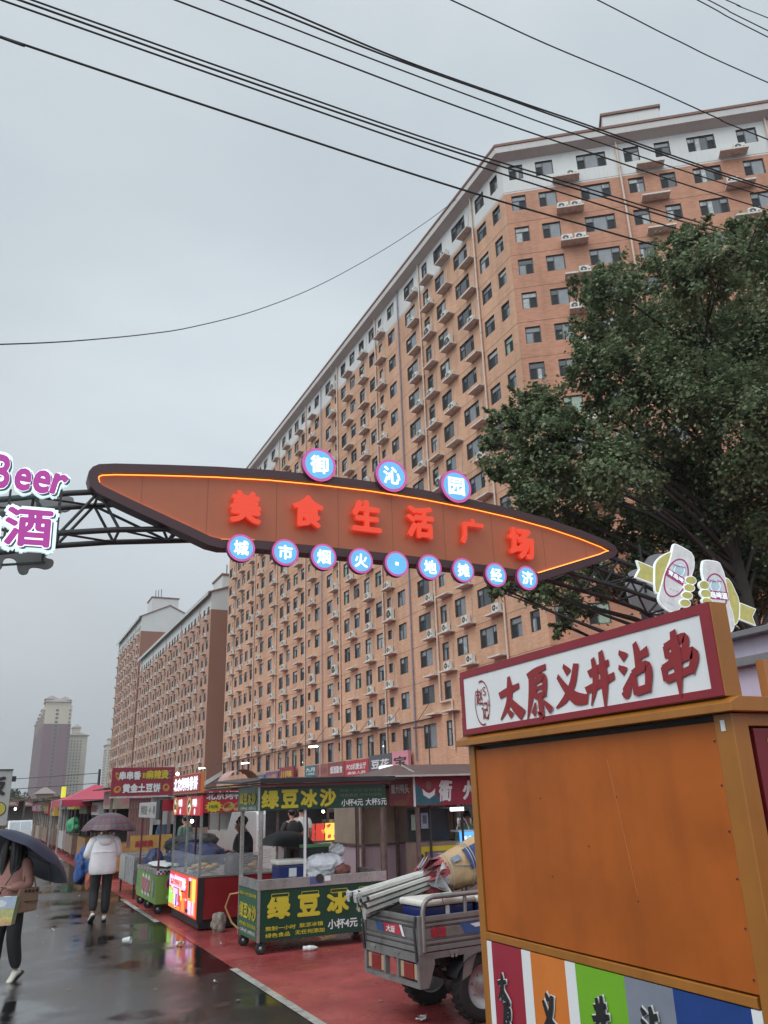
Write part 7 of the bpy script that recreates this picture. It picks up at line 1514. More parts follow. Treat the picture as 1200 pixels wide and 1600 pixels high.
def person(label, loc, rz, H, top, bottom, J=None, shoe=M_shoe, hair='short', loose=1., group=None, fingers=True, sleeves=True, wide=1.):
    """local frame: x right, y forward, z up, joints for a 1.70 m figure"""
    k = H/1.70; p = thing('person', label, 'person', loc, rz, group)
    j = dict(pelvis=(0, 0, .92), belly=(0, .005, 1.06), chest=(0, 0, 1.26), collar=(0, -.005, 1.40), neck=(0, .005, 1.46), jaw=(0, .035, 1.52), head=(0, .02, 1.60), crown=(0, .015, 1.665), nose=(0, .115, 1.575),
             shR=(.165, -.005, 1.38), elR=(.225, -.04, 1.10), wrR=(.22, .08, .87), haR=(.215, .12, .80), shL=(-.165, -.005, 1.38), elL=(-.225, -.04, 1.10), wrL=(-.22, .08, .87), haL=(-.215, .12, .80),
             hipR=(.09, 0, .88), knR=(.10, .03, .48), anR=(.10, -.01, .09), hipL=(-.09, 0, .88), knL=(-.10, .03, .48), anL=(-.10, -.01, .09), toeR=(.12, .15, .03), toeL=(-.12, .15, .03))
    j.update(J or {}); j = {n: Vector(v)*k for n, v in j.items()}
    rad = dict(pelvis=(.135, .105), belly=(.125, .10), chest=(.145, .105), collar=(.11, .075), neck=.052, jaw=(.066, .075), head=(.078, .095), crown=(.055, .065), nose=.014, shR=.058, elR=.042, wrR=.028, haR=(.036, .020), shL=.058, elL=.042, wrL=.028, haL=(.036, .020), hipR=.085, knR=.058, anR=.040, hipL=.085, knL=.058, anL=.040)
    ed = [('pelvis', 'belly'), ('belly', 'chest'), ('chest', 'collar'), ('collar', 'neck'), ('neck', 'jaw'), ('jaw', 'head'), ('head', 'crown'), ('jaw', 'nose'), ('collar', 'shR'), ('shR', 'elR'), ('elR', 'wrR'), ('wrR', 'haR'), ('collar', 'shL'), ('shL', 'elL'), ('elL', 'wrL'), ('wrL', 'haL'), ('pelvis', 'hipR'), ('hipR', 'knR'), ('knR', 'anR'), ('pelvis', 'hipL'), ('hipL', 'knL'), ('knL', 'anL')]
    nd = {n: (WM[p.name].inverted() @ WM[p.name] @ j[n], tuple(x*k for x in rad[n]) if isinstance(rad[n], tuple) else rad[n]*k) for n in rad}
    if fingers:
        for s_ in 'RL':
            w, h = j['wr'+s_], j['ha'+s_]; d = (h-w).normalized(); side = d.cross(Vector((0, 0, 1))).normalized() if abs(d.z) < .9 else Vector((0, 1, 0)); inn_ = side.cross(d)
            for q, (o_, ln_) in enumerate(((-.026, .030), (-.009, .036), (.009, .034), (.025, .027))):
                a = h+side*o_*k+d*.01; nd['f%s%d' % (s_, q)] = (a+d*ln_*k, .0085*k); nd['g%s%d' % (s_, q)] = (a+d*(ln_+.014)*k-inn_*.022*k, .0075*k); ed += [('ha'+s_, 'f%s%d' % (s_, q)), ('f%s%d' % (s_, q), 'g%s%d' % (s_, q))]
            nd['t'+s_] = (w.lerp(h, .55)+side*.038*k, .011*k); nd['u'+s_] = (w.lerp(h, 1.1)+side*.050*k, .009*k); ed += [('ha'+s_, 't'+s_), ('t'+s_, 'u'+s_)]
    skin('body', nd, ed, M_skin, p, 2)
    L_ = loose
    Wm = WM[p.name]; T_ = MB(); sd_ = rz*7+H*13                    # garment: a soft loft round the trunk with folds, sleeves joined on
    vx, vy, vz = Vector((1, 0, 0)), Vector((0, 1, 0)), Vector((0, 0, 1)); lo_ = (.06+.30*(L_-1))
    lv = [(j['pelvis']-vz*lo_*k, .165*wide*L_, .125*L_), (j['pelvis']-vz*(lo_-.035)*k, .182*wide*L_, .138*L_), (j['pelvis']+vz*.04*k, .186*wide*L_, .142*L_), (j['belly'], .184*wide*L_, .142*L_), (j['belly'].lerp(j['chest'], .5), .186*wide*L_, .143*L_), (j['chest'], .192*wide*(.4+.6*L_), .140*(.4+.6*L_)), (j['chest'].lerp(j['collar'], .55), .185*wide*(.6+.4*L_), .122*(.6+.4*L_)), (j['collar']-vz*.005*k, .135, .095), (j['neck']-vz*.02*k, .062, .064)]
    ns_ = 28; rings = []
    for i, (c, rx, ry) in enumerate(lv):
        rg = []
        for q in range(ns_):
            t = 2*math.pi*q/ns_; fo = 1+.022*math.sin(5*t+i*1.9+sd_)+.016*math.sin(9*t-i*1.3+sd_)*(1 if i < 6 else 0); ex = .82
            cx, sx_ = math.cos(t), math.sin(t); rg.append(Wm @ (c+vx*math.copysign(abs(cx)**ex, cx)*rx*k*fo+vy*math.copysign(abs(sx_)**ex, sx_)*ry*k*fo))
        rings.append(rg)
    vs_ = [v for r_ in rings for v in r_]; T_.add(vs_, [(i*ns_+q, i*ns_+(q+1) % ns_, (i+1)*ns_+(q+1) % ns_, (i+1)*ns_+q) for i in range(len(lv)-1) for q in range(ns_)], 0, True); T_.face(rings[0][::-1])
    for s_ in 'RL':
        a, e, w = j['sh'+s_], j['el'+s_], j['wr'+s_]; i0 = j['collar'].lerp(a, .45)-vz*.02*k; g_ = L_**.8
        pts = [i0, a, a.lerp(e, .35), a.lerp(e, .7), e]+([e.lerp(w, .2), e.lerp(w, .5), e.lerp(w, .8), e.lerp(w, .95)] if sleeves else []); rr_ = [.055, .078*g_, .076*g_, .070*g_, .068*g_]+[.064*g_, .060*g_, .055*g_, .040]
        if not sleeves: pts = pts[:4]
        rr_ = [r_*k*(1+.05*math.sin(i*2.3+sd_)) for i, r_ in enumerate(rr_[:len(pts)])]; T_.tube([Wm @ v for v in pts], rr_, 14)
    T_.build('jacket' if sleeves else 'shirt', top, p, sub=1)
    bn_ = dict(pelvis=(j['pelvis']-Vector((0, 0, .01*k)), (.135*k, .108*k))); be = []
    for s_ in 'RL': bn_['hip'+s_] = (j['hip'+s_], .108*k); bn_['kn'+s_] = (j['kn'+s_], .090*k); bn_['ca'+s_] = (j['kn'+s_].lerp(j['an'+s_], .6), .082*k*wide); bn_['an'+s_] = (j['kn'+s_].lerp(j['an'+s_], .97), .062*k*wide); be += [('pelvis', 'hip'+s_), ('hip'+s_, 'kn'+s_), ('kn'+s_, 'ca'+s_), ('ca'+s_, 'an'+s_)]
    skin('trousers', bn_, be, bottom, p, 2)
    Wm = WM[p.name]
    for s_ in 'RL':
        a, t = j['an'+s_], j['toe'+s_]; d = (t-a); d.z = t.z-a.z+.03*k; d.normalize(); up_ = (Vector((0, 0, 1))-d*d.z).normalized(); hl = a-d*.075*k-up_*.035*k
        sh = skin('shoe', dict(heel=(hl+d*.01*k, (.042*k, .045*k)), mid=(a+d*.06*k-up_*.035*k, (.042*k, .042*k)), ball=(a+d*.14*k-up_*.050*k, (.046*k, .030*k)), tip=(a+d*.185*k-up_*.055*k, (.036*k, .022*k)), cuff=(a+Vector((0, 0, .01*k)), .040*k)), [('heel', 'mid'), ('mid', 'ball'), ('ball', 'tip'), ('mid', 'cuff')], shoe, p, 2, 'mid')
        m = MB(); sd2 = d.cross(up_).normalized(); base = a-up_*.082*k; ol = [(-.10, .03), (-.115, 0), (-.10, -.03), (0, -.036), (.12, -.046), (.19, -.03), (.205, 0), (.19, .03), (.12, .046), (0, .036)]
        m.prism([(x*k, y*k) for x, y in ol], Wm @ (base+up_*.012*k), (Wm.to_3x3() @ d), (Wm.to_3x3() @ -sd2), .022*k); m.build('sole', M_sole, sh)
    hd = j['head']; m = MB(); C_ = Wm @ (hd+Vector((0, -.012, .012))*k)
    fw = (Wm.to_3x3() @ Vector((0, 1, 0))).normalized(); rt = (Wm.to_3x3() @ Vector((1, 0, 0))).normalized()
    n_, mm = 22, 14
    def hp(i, q):
        th = math.pi*i/mm; ph = 2*math.pi*q/n_; x, y, z_ = math.sin(th)*math.sin(ph), math.sin(th)*math.cos(ph), math.cos(th)
        r = Vector((.088*x, .106*y, .108*z_)); front = y > .25
        if hair == 'short': lim = -.1 if not front else .42
        else: lim = -9 if not front else .35
        if hair == 'long' and z_ < -.05 and not front: r = Vector((.098*x*(1+.15*(-z_)), .095*y-.01, -.02+z_*.40))
        elif z_ < lim: r *= .80; r.y -= .004
        lump = 1+.025*math.sin(ph*7+i)
        return C_+(rt*r.x+fw*r.y)*k*lump+Vector((0, 0, r.z*k))
    for i in range(mm):
        for q in range(n_): m.face([hp(i, q), hp(i+1, q), hp(i+1, q+1), hp(i, q+1)], 0, True)
    m.build('hair', M_hair, p, weld=True)
    m = MB()
    for s_ in (-1, 1): m.sphere(Wm @ (hd+Vector((.032*s_, .088, .0))*k), .010*k, 8, 6)
    m.build('eyes', M_hair, p); m = MB(); m.sphere((0, 0, 0), 1, 10, 6); q_ = Wm @ (hd+Vector((0, .093, -.062))*k); m.v = [tuple(q_+rt*(v[0]*.022*k)+fw*(v[1]*.008*k)+Vector((0, 0, v[2]*.007*k))) for v in m.v]; m.build('mouth', mat('lips', (.32, .12, .10), .5), p)
    m = MB()
    for s_ in (-1, 1):
        e_ = Wm @ (hd+Vector((.082*s_, -.002, -.015))*k); i0 = len(m.v); m.sphere((0, 0, 0), 1, 8, 6); m.v[i0:] = [tuple(e_+rt*(v[0]*.010*k)+fw*(v[1]*.018*k)+Vector((0, 0, v[2]*.03*k))) for v in m.v[i0:]]
    m.build('ears', M_skin, p)
    return p, j, Wm
# man in white jacket walking away under a plaid umbrella
M_wj = mat('jacket_white', (.74, .72, .74), .55, var=.08, scale=6, bump=.5, bscale=7)
mp_, mj, mW = person('person walking away in a white hooded jacket and black trousers under the plaid umbrella', (2.03, 16.1, 0), 0, 1.66, M_wj, M_trous,
    dict(shR=(.185, -.005, 1.37), shL=(-.185, -.005, 1.37), elL=(-.285, .02, 1.09), wrL=(-.16, .20, 1.08), haL=(-.11, .26, 1.09), elR=(.255, .04, 1.10), wrR=(.12, .24, 1.14), haR=(.07, .28, 1.17), knL=(-.11, .06, .50), anL=(-.13, -.10, .15), toeL=(-.15, .06, .035), knR=(.10, .03, .48), anR=(.09, .0, .09)), loose=1.26, wide=1.04)
m = MB(); j_ = mW @ (mj['neck']+Vector((0, -.05, -.05)))
for i in range(7): t = -1.2+2.4*i/6; m.sphere(j_+V(.10*math.sin(t), -.055*math.cos(t)+.01, -.01-.01*math.cos(t)), 1, 12, 8, 0, (.062, .052, .062))
m.sphere(j_+V(0, -.085, -.075), 1, 14, 8, 0, (.115, .055, .085)); m.build('hood', M_wj, mp_)
m = MB(); c_ = mW @ (mj['belly']*.5+mj['chest']*.5)
for i in range(12):
    t0, t1 = math.pi*(1.12+.76*i/12), math.pi*(1.12+.76*(i+1)/12); q = lambda t, z_: c_+V(.238*math.copysign(abs(math.cos(t))**.82, math.cos(t)), .186*math.copysign(abs(math.sin(t))**.82, math.sin(t)), z_); m.face([q(t0, -.01), q(t1, -.01), q(t1, .018), q(t0, .018)], 0, True)
m.build('yoke_band', mat('jacket_band', (.84, .82, .84), .5), mp_)
def plaid(name):
    m = bpy.data.materials.new(name); m.use_nodes = True; t = m.node_tree; n = t.nodes; l = t.links; b = n['Principled BSDF']; tc_ = n.new('ShaderNodeTexCoord'); s_ = n.new('ShaderNodeSeparateXYZ'); l.new(tc_.outputs['Object'], s_.inputs[0])
    at = n.new('ShaderNodeMath'); at.operation = 'ARCTAN2'; l.new(s_.outputs[0], at.inputs[0]); l.new(s_.outputs[1], at.inputs[1])
    def bands(src, sc, lo, hi):
        a = n.new('ShaderNodeMath'); a.operation = 'MULTIPLY'; l.new(src, a.inputs[0]); a.inputs[1].default_value = sc; f = n.new('ShaderNodeMath'); f.operation = 'SINE'; l.new(a.outputs[0], f.inputs[0]); r = n.new('ShaderNodeMapRange'); l.new(f.outputs[0], r.inputs[0]); r.inputs[1].default_value = lo; r.inputs[2].default_value = hi; return r.outputs[0]
    c = (.10, .088, .105, 1); last = None
    for src, sc, lo, hi, col, fac in ((at.outputs[0], 24, .2, .5, (.14, .022, .04, 1), .6), (s_.outputs[2], 62, .1, .4, (.14, .02, .036, 1), .6), (at.outputs[0], 48, .7, .9, (.05, .045, .06, 1), .6), (s_.outputs[2], 124, .7, .9, (.045, .04, .06, 1), .6)):
        mx_ = n.new('ShaderNodeMixRGB'); ba_ = bands(src, sc, lo, hi); mu = n.new('ShaderNodeMath'); mu.operation = 'MULTIPLY'; l.new(ba_, mu.inputs[0]); mu.inputs[1].default_value = fac; l.new(mu.outputs[0], mx_.inputs[0])
        if last is None: mx_.inputs[1].default_value = c
        else: l.new(last, mx_.inputs[1])
        mx_.inputs[2].default_value = col; last = mx_.outputs[0]
    l.new(last, b.inputs['Base Color']); b.inputs['Roughness'].default_value = .45; return m
dome_umbrella('umbrella', 'plaid maroon and grey umbrella over the person in the white jacket', (2.10, 16.18, 1.475), .485, .30, .03, [plaid('plaid_cloth')], panels=8, scallop=-.02, shaft=.62, tilt=(.03, .06, 1))
# woman at the left edge with dark umbrella and bags
M_pinkk = mat('knit_pink', (.33, .165, .14), .8, var=.12, scale=14, bump=.5, bscale=24)
wr = R(140)
wp, wj, wW = person('person with long black hair in a dusty pink jumper carrying bags at the left', (.42, 11.42, 0), wr, 1.60, M_pinkk, M_trous,
    dict(head=(0, .035, 1.60), jaw=(0, .055, 1.52), nose=(0, .13, 1.56), elL=(-.25, .02, 1.10), wrL=(-.12, .20, 1.08), haL=(-.07, .25, 1.10), elR=(.25, .0, 1.10), wrR=(.20, .20, 1.02), haR=(.19, .26, .98), knR=(.10, .06, .48), anR=(.09, .08, .09), toeR=(.11, .24, .03), anL=(-.10, -.12, .12), toeL=(-.11, .03, .03), knL=(-.10, .0, .48)), hair='long', loose=1.08)
hand = wW @ wj['haL']; axu = V(.50, .22, .84).normalized(); M_navy = mat('umbrella_navy', (.022, .026, .052), .5, var=.15)
apex = hand+axu*.58
dome_umbrella('umbrella', 'dark navy umbrella tilted back over the person in pink at the left edge', apex-axu*.22, .60, .22, .04, [M_navy], panels=8, scallop=-.012, tilt=axu, shaft=.66)
tb = thing('tote_bag', 'tan tote bag hanging at the side of the person in pink', 'bag', (.62, 11.28, .70)); m = MB(); c = atY(43, 1406, 11.22)
rn = random.Random(8); pr_ = [(-.13, -.14), (.12, -.12), (.135, .13), (-.11, .13)]; m.prism(pr_, (c.x, 11.20, c.z), V(1, .35, 0).normalized(), UP, .09); m.build('body', mat('tote_tan', (.24, .14, .09), .8, var=.15, scale=10, bump=.3, bscale=20), tb, bevel=.015)
m = MB(); write(m, '● ■ ▲ ●', (c.x+.03, 11.195, c.z+.10), V(1, .35, 0).normalized(), UP, .035, .16, bold=.02); m.box(c.x-.04, 11.185, c.z-.02, c.x+.12, 11.19, c.z-.01); m.build('print', M_black, tb)
m = MB(); sh_p = wW @ wj['elL'] if False else V(c.x-.02, 11.30, c.z+.42); m.tube([V(c.x-.08, 11.2, c.z+.12), V(c.x-.06, 11.22, c.z+.26), V(c.x, 11.27, c.z+.30), V(c.x+.05, 11.24, c.z+.24), V(c.x+.08, 11.22, c.z+.12)], .008, 6); m.build('strap', MATS['tote_tan'], tb)
gb = thing('gift_bag', 'paper carrier bag printed with sky and yellow field, held at the left edge', 'bag', (.2, 11., .6)); a_, b_, d_ = atY(-30, 1398, 11.0), atY(27, 1400, 11.0), atY(18, 1439, 11.0)
sl = .0; m = MB(); m.prism([(-.26, 0), (0, 0), (-.035, -.30), (-.27, -.30)], (b_.x, 11.0, b_.z), LNY, UP, .002, 0); bw_ = m.build('front', M_wht, gb)
m = MB(); B_ = V(b_.x, 11.0, b_.z); m.face([B_, B_+V(.045, .10, -.01), B_+V(.01, .10, -.30), B_+V(-.035, 0, -.30)]); m.face([B_+V(-.26, 0, 0), B_+V(-.27, 0, -.3), B_+V(-.24, .1, -.3), B_+V(-.22, .1, 0)]); m.face([B_+V(-.22, .1, 0), B_+V(-.24, .1, -.3), B_+V(.01, .1, -.3), B_+V(.045, .1, -.01)]); m.build('gusset', mat('bag_green_side', (.30, .38, .20), .6), gb)
pw = MB()
for k_, (pl, mi) in enumerate((([(-.26, -.0), (-.005, -.003), (-.018, -.12), (-.265, -.13)], 0), ([(-.26, -.04), (-.16, -.03), (-.10, -.06), (-.12, -.10), (-.26, -.11)], 1), ([(-.265, -.13), (-.018, -.12), (-.026, -.21), (-.268, -.22)], 2), ([(-.268, -.20), (-.15, -.19), (-.026, -.21), (-.034, -.296), (-.27, -.296)], 3), ([(-.268, -.27), (-.12, -.25), (-.05, -.27), (-.034, -.296), (-.27, -.296)], 4))): pw.prism(pl, (b_.x, 10.998-.0006*k_, b_.z), LNY, UP, .0005, mi)
pw.build('print', [mat('bag_sky', (.42, .50, .62), .5, var=.12, scale=9), M_wht, mat('bag_meadow', (.50, .50, .22), .5, var=.2, scale=20), mat('bag_field', (.62, .50, .20), .5, var=.3, scale=30), mat('bag_peach', (.62, .38, .20), .5, var=.3, scale=30)], bw_)
m = MB(); hR = wW @ wj['haR']; m.tube([B_+V(-.20, .01, 0), hR.lerp(B_+V(-.2, 0, 0), .2), hR+V(0, 0, -.02), hR.lerp(B_+V(-.06, 0, 0), .2), B_+V(-.06, .01, 0)], .004, 5); m.build('handle', M_whitep, gb)
m = MB(); hb = wW @ wj['head']; fwv = (wW.to_3x3() @ Vector((0, 1, 0))); rtv = (wW.to_3x3() @ Vector((1, 0, 0)))
for i in range(22):
    t = -2.5+5.0*i/21; o_ = rtv*math.sin(t)*.095-fwv*math.cos(t)*.085; ln_ = .40+.05*math.sin(i*3.3); sw_ = .01*math.sin(i*5.1)
    m.tube([hb+o_*.55+V(0, 0, .085), hb+o_*1.05+V(0, 0, .0), hb+o_*1.12+V(0, 0, -.14)+rtv*sw_, hb+o_*1.25+V(0, 0, -ln_*.7), hb+o_*1.15+V(0, 0, -ln_)+rtv*sw_], [.04, .05, .05, .04, .008], 7)
m.build('hair_strands', M_hair, wp)
# people in the market behind
M_dk = mat('shirt_dark', (.014, .014, .016), .7); M_wt = mat('shirt_white', (.5, .5, .48), .7); M_gr = mat('smock_green', (.16, .38, .28), .7, var=.15); M_jean = mat('jeans_grey', (.06, .065, .08), .8)
p = atY(455, 1264, 19.0); person('person in a black T-shirt with bent arms by the lit stall, seen from behind', (p.x+.02, 19.0, 0), .1, 1.70, M_dk, M_trous, dict(elL=(-.28, .0, 1.10), wrL=(-.10, .18, 1.02), haL=(-.04, .22, 1.0), elR=(.27, -.02, 1.10), wrR=(.24, .12, .92)), shoe=M_sole, sleeves=False)
p = atY(469, 1258, 19.8); person('person in a white shirt just behind the one in black', (p.x+.03, 19.8, 0), -.2, 1.76, M_wt, M_jean, shoe=M_sole, sleeves=False)
p = atY(391, 1280, 14.75); person('person in a black jacket leaning over the red stall, facing left', (4.30, 14.95, 0), R(75), 1.66, M_dk, M_trous, dict(head=(0, .08, 1.58), jaw=(0, .09, 1.50), nose=(0, .17, 1.55), neck=(0, .04, 1.45), collar=(0, .02, 1.39), wrL=(-.15, .25, 1.0), haL=(-.14, .32, .98), wrR=(.15, .25, 1.0), haR=(.14, .32, .98)), shoe=M_sole)
person('person in dark clothes behind the red stall, face towards the left', (4.34, 15.45, 0), R(80), 1.58, M_dk, M_trous, dict(wrL=(-.15, .22, 1.02), haL=(-.14, .29, 1.0)), shoe=M_sole, hair='long')
p = atY(722, 1310, 14.1); person('person in a pale green smock serving at the duck-head stall', (p.x+.05, 13.95, 0), R(150), 1.58, M_gr, M_jean, dict(wrL=(-.16, .22, 1.05), haL=(-.15, .28, 1.03)), shoe=M_sole)
p = atY(292, 1290, 22); person('person in a green jacket glimpsed through the red stall glass', (p.x, 22.2, 0), R(30), 1.6, mat('jacket_green', (.07, .13, .10), .7), M_trous, shoe=M_sole)
p = atY(257, 1292, 26); person('person in a pale blue top beyond the lime green cart', (p.x, 26., 0), R(200), 1.6, mat('top_paleblue', (.16, .32, .50), .7), M_jean, shoe=M_sole)

# ------------------------------------------------------------------ broad tree on the right
M_bark = mat('bark', (.04, .034, .03), .9, var=.35, scale=6, bump=.6, bscale=18)
def leaf_mat():
    m = bpy.data.materials.new('leaf_green'); m.use_nodes = True; t = m.node_tree; n = t.nodes; l = t.links; b = n['Principled BSDF']; g = n.new('ShaderNodeNewGeometry'); r = n.new('ShaderNodeValToRGB'); l.new(g.outputs['Random Per Island'], r.inputs[0])
    r.color_ramp.elements[0].color = (.085, .125, .06, 1); r.color_ramp.elements[1].color = (.24, .29, .15, 1); e = r.color_ramp.elements.new(.55); e.color = (.14, .19, .095, 1); e = r.color_ramp.elements.new(.93); e.color = (.27, .31, .18, 1)
    l.new(r.outputs[0], b.inputs['Base Color']); b.inputs['Roughness'].default_value = .55; b.inputs['Specular IOR Level'].default_value = .25
    tr = n.new('ShaderNodeBsdfTranslucent'); l.new(r.outputs[0], tr.inputs[0]); mx_ = n.new('ShaderNodeMixShader'); mx_.inputs[0].default_value = .35; l.new(b.outputs[0], mx_.inputs[1]); l.new(tr.outputs[0], mx_.inputs[2]); l.new(mx_.outputs[0], n['Material Output'].inputs[0]); return m
CL = [(1085, 385, 34), (1050, 425, 42), (1110, 440, 52), (1165, 400, 42), (1195, 455, 52), (1150, 358, 20), (1060, 370, 16), (960, 455, 42), (915, 468, 24), (905, 445, 13), (1000, 490, 48), (955, 420, 18), (1060, 520, 60), (1130, 545, 66), (1195, 560, 55), (945, 530, 44), (925, 585, 36), (912, 550, 22), (1000, 600, 62), (1080, 630, 72), (1165, 660, 74), (940, 640, 26),
      (828, 632, 30), (862, 655, 40), (812, 662, 28), (778, 655, 17), (765, 690, 15), (795, 705, 34), (852, 715, 44), (915, 690, 40), (780, 740, 18), (832, 775, 38), (895, 765, 50), (962, 740, 55), (1040, 740, 66), (1120, 765, 74), (1195, 780, 60), (842, 818, 22), (885, 830, 34), (940, 835, 44), (1005, 830, 52), (1075, 850, 52), (1140, 855, 55), (1195, 870, 48),
      (798, 915, 24), (845, 925, 30), (900, 945, 30), (930, 905, 36), (880, 978, 14), (960, 925, 26), (776, 922, 11), (1010, 890, 36), (1060, 920, 30), (1150, 920, 45), (1195, 945, 40), (1105, 905, 40), (1190, 350, 16), (1240, 500, 70), (1260, 650, 80), (1250, 820, 80), (1240, 920, 60)]
tr_base = Vector((17.6, 14.2, 0))
tt = thing('broad_tree', 'tall dark green leafy tree in front of the brick block on the right', 'tree', tr_base)
rgt = np.random.default_rng(5); P_, N_ = [], []; cents = []
for (x, y, r) in CL:
    d = ray(x, y); D = 21.5+rgt.normal()*1.6 if x < 1090 or y < 800 else 25.5+abs(rgt.normal())*1.2; c = EYE+d*(D/math.hypot(d.x, d.y)); rm = r/FPX*(c-EYE).dot(FWD); cents.append((c, rm))
    n_ = int(25*r**1.72/10)+34
    sub = rgt.normal(size=(max(4, int(r/3.2)), 3)); sub /= np.linalg.norm(sub, axis=1)[:, None]; sub *= (rgt.uniform(.35, 1.28, size=(len(sub), 1)))
    k = rgt.integers(0, len(sub), n_); off = sub[k]*np.array([1, 1, .9])+rgt.normal(size=(n_, 3))*rgt.choice([.13, .2, .3], (n_, 1))
    ns = int(n_*.75); nk = max(5, int(r/3.5)); dirs = rgt.normal(size=(nk, 3))*np.array([1, 1, .8])+np.array([-.25*CR.x, -.25*CR.y, .45]); dirs /= np.linalg.norm(dirs, axis=1)[:, None]; lens = rgt.uniform(.9, 1.65, nk)
    kk = rgt.integers(0, nk, ns); tt_ = rgt.uniform(.35, 1., ns)**.8; off2 = dirs[kk]*(lens[kk]*tt_)[:, None]+rgt.normal(size=(ns, 3))*(.17*(1.15-tt_)+.03)[:, None]; off = np.concatenate([off, off2]); n_ = len(off)
    P_.append(np.array(c)+off*rm)
    nn = off/np.maximum(np.linalg.norm(off, axis=1)[:, None], .1)*.6+np.array([0, 0, .7])+rgt.normal(size=(n_, 3))*.55; N_.append(nn)
P_ = np.concatenate(P_); N_ = np.concatenate(N_); N_ /= np.linalg.norm(N_, axis=1)[:, None]; nl = len(P_)
t1 = np.cross(N_, rgt.normal(size=(nl, 3))); t1 /= np.linalg.norm(t1, axis=1)[:, None]; t2 = np.cross(N_, t1); sz = rgt.uniform(.06, .128, (nl, 1))
shp = [(0, -.5, 0), (.42, -.28, .10), (.30, .08, .04), (.50, .22, .12), (.16, .26, .03), (0, .62, -.06), (-.16, .26, .03), (-.50, .22, .12), (-.30, .08, .04), (-.42, -.28, .10)]
vs = np.stack([P_+(t1*a+t2*b_+N_*c)*sz for a, b_, c in shp], axis=1).reshape(-1, 3); q = len(shp)
me = bpy.data.meshes.new('crown'); me.vertices.add(nl*q); me.vertices.foreach_set('co', (vs-np.array(tr_base)).ravel()); me.loops.add(nl*q); me.loops.foreach_set('vertex_index', np.arange(nl*q, dtype=np.int32)); me.polygons.add(nl); me.polygons.foreach_set('loop_start', np.arange(nl, dtype=np.int32)*q); me.update(calc_edges=True); me.validate(); me.materials.append(leaf_mat())
co = bpy.data.objects.new('crown', me); COL.objects.link(co); co.parent = tt; print('LEAVES', nl)
m = MB(); top = tr_base+V(-.2, .3, 9.); trunk = [tr_base+V(0, 0, .0), tr_base+V(.05, 0, 1.5), tr_base+V(-.1, .1, 4.), tr_base+V(-.1, .2, 6.5), top, tr_base+V(.2, .3, 12.), tr_base+V(0, .4, 14.5)]
m.tube(trunk, [.34, .27, .23, .19, .15, .10, .04], 12); m.build('trunk', M_bark, tt)
m = MB(); rn = random.Random(6)
for c, rm in cents:
    zt_ = max(2.6, min(13.5, c.z-1.0-.35*math.hypot(c.x-tr_base.x, c.y-tr_base.y))); kk = 0
    while kk < len(trunk)-2 and trunk[kk+1].z < zt_: kk += 1
    s_ = trunk[kk].lerp(trunk[kk+1], (zt_-trunk[kk].z)/max(.01, trunk[kk+1].z-trunk[kk].z)); mid = s_.lerp(c, .5)+V(rn.uniform(-.3, .3), rn.uniform(-.3, .3), .4)
    r0_ = .05+.02*(c-s_).length/3; m.tube([s_, s_.lerp(mid, .5)+V(0, 0, .12), mid, c], [r0_, r0_*.8, r0_*.6, .012], 6)
    for _ in range(5): e = c+V(rn.gauss(0, 1), rn.gauss(0, 1), rn.gauss(0, .8)).normalized()*rm*.95; m.tube([mid.lerp(c, .5), c.lerp(e, .4)+V(0, 0, .05), e], [.018, .012, .004], 4)
m.build('limbs', M_bark, tt)

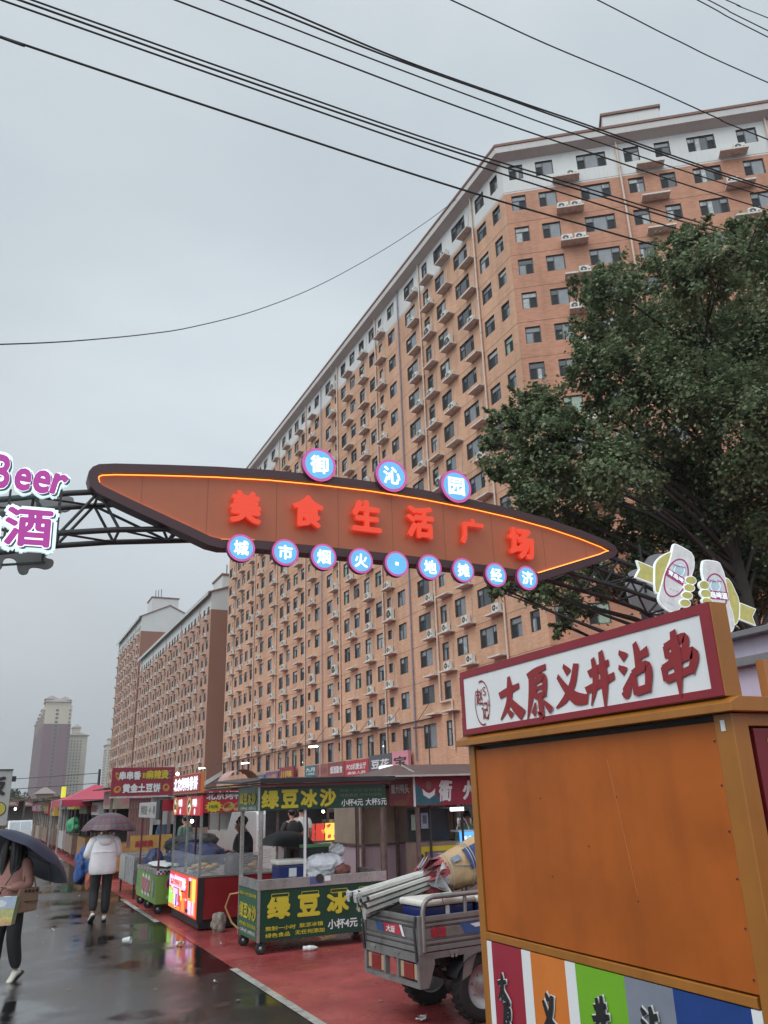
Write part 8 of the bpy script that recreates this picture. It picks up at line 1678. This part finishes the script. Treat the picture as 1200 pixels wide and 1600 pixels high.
# ------------------------------------------------------------------ power cables overhead and one sagging wire
M_cable = mat('cable_black', (.012, .012, .014), .6)
def spline(pts, n=10):
    out_ = []
    for i in range(len(pts)-1):
        p0, p1, p2, p3 = pts[max(i-1, 0)], pts[i], pts[i+1], pts[min(i+2, len(pts)-1)]
        for k in range(n): t = k/n; out_.append(.5*((p1*2)+(p2-p0)*t+(p0*2-p1*5+p2*4-p3)*t*t+(p1*3-p0-p2*3+p3)*t**3))
    return out_+[pts[-1]]
YW = 15.0
def cable(label, pts, r, dy=0.):
    p = [atY(x, y, YW+dy) for x, y in pts]; p = [p[0]+(p[0]-p[1]).normalized()*14]+p+[p[-1]+(p[-1]-p[-2]).normalized()*25+V(0, 0, .8)]
    m = MB(); m.tube(spline(p), r, 6); tag(m.build('power_cable', M_cable), label, 'cable', 'overhead power cables')
for lab, pts, r, dy in (
    ('single thick overhead cable, lowest of the bundle, from the left edge to the tree', [(-40, 42), (0, 57), (330, 168), (680, 283), (900, 348), (1200, 428)], .030, 0),
    ('overhead cable, lower of the close trio starting at the top left corner', [(2, 0), (340, 119), (680, 237), (900, 308), (1200, 398)], .026, .2),
    ('overhead cable, middle of the close trio near the top left corner', [(30, 0), (350, 114), (680, 227), (900, 295), (1200, 383)], .029, .5),
    ('overhead cable, upper of the close trio near the top left corner', [(50, 0), (360, 110), (680, 221), (900, 289), (1200, 377)], .026, .7),
    ('thin overhead cable leaving the top edge a quarter of the way across', [(274, 0), (480, 78), (697, 160), (900, 231), (1200, 328)], .026, 1.0),
    ('thin overhead cable left of the thick twisted pair', [(345, 0), (560, 84), (762, 160), (900, 210), (1200, 308)], .024, 1.2),
    ('thick overhead cable, left half of the twisted pair over the building corner', [(386, 0), (600, 86), (785, 152), (900, 193), (1200, 297)], .030, 1.4),
    ('thick overhead cable, right half of the twisted pair over the building corner', [(407, 0), (620, 90), (800, 155), (905, 191), (1200, 293)], .030, 1.5),
    ('overhead cable from the middle of the top edge to the roof block', [(705, 0), (850, 67), (1000, 130), (1120, 184), (1200, 218)], .025, 1.8),
    ('overhead cable near the right of the top edge', [(934, 0), (1060, 64), (1200, 129)], .025, 2.0),
    ('overhead cable at the top right corner, lower of a pair', [(1090, 0), (1200, 58)], .025, 2.2), ('overhead cable at the top right corner, upper of a pair', [(1107, 0), (1200, 48)], .024, 2.3), ('overhead cable cutting the very top right corner', [(1135, 0), (1200, 28)], .024, 2.5)): cable(lab, pts, r, dy)
sp_ = [(-60, 539), (0, 538), (80, 535), (150, 530), (230, 522), (300, 511), (400, 485), (500, 445), (600, 390), (670, 344), (712, 312)]; pp = []
for i, (x, y) in enumerate(sp_): d = ray(x, y); D = 24+(52-24)*max(0, (x+60)/772)**1.3; pp.append(EYE+d*(D/math.hypot(d.x, d.y)))
m = MB(); m.tube(spline(pp, 6), .024, 5); tag(m.build('slack_wire', M_cable), 'single slack wire curving from the left edge up to the brick block roof', 'wire')

# ------------------------------------------------------------------ rain haze over the whole place
hm = bpy.data.materials.new('haze'); hm.use_nodes = True; t_ = hm.node_tree
for n_ in list(t_.nodes):
    if n_.type == 'BSDF_PRINCIPLED': t_.nodes.remove(n_)
pv = t_.nodes.new('ShaderNodeVolumePrincipled'); pv.inputs['Color'].default_value = (.93, .95, .98, 1); pv.inputs['Density'].default_value = .00035; pv.inputs['Anisotropy'].default_value = .2
t_.links.new(pv.outputs[0], t_.nodes['Material Output'].inputs['Volume'])
ho = MB().box(-420, -60, -1.0, 620, 1120, 95).build('haze', hm); ho['kind'] = 'stuff'; ho['label'] = 'thin rain haze that pales the distant towers'
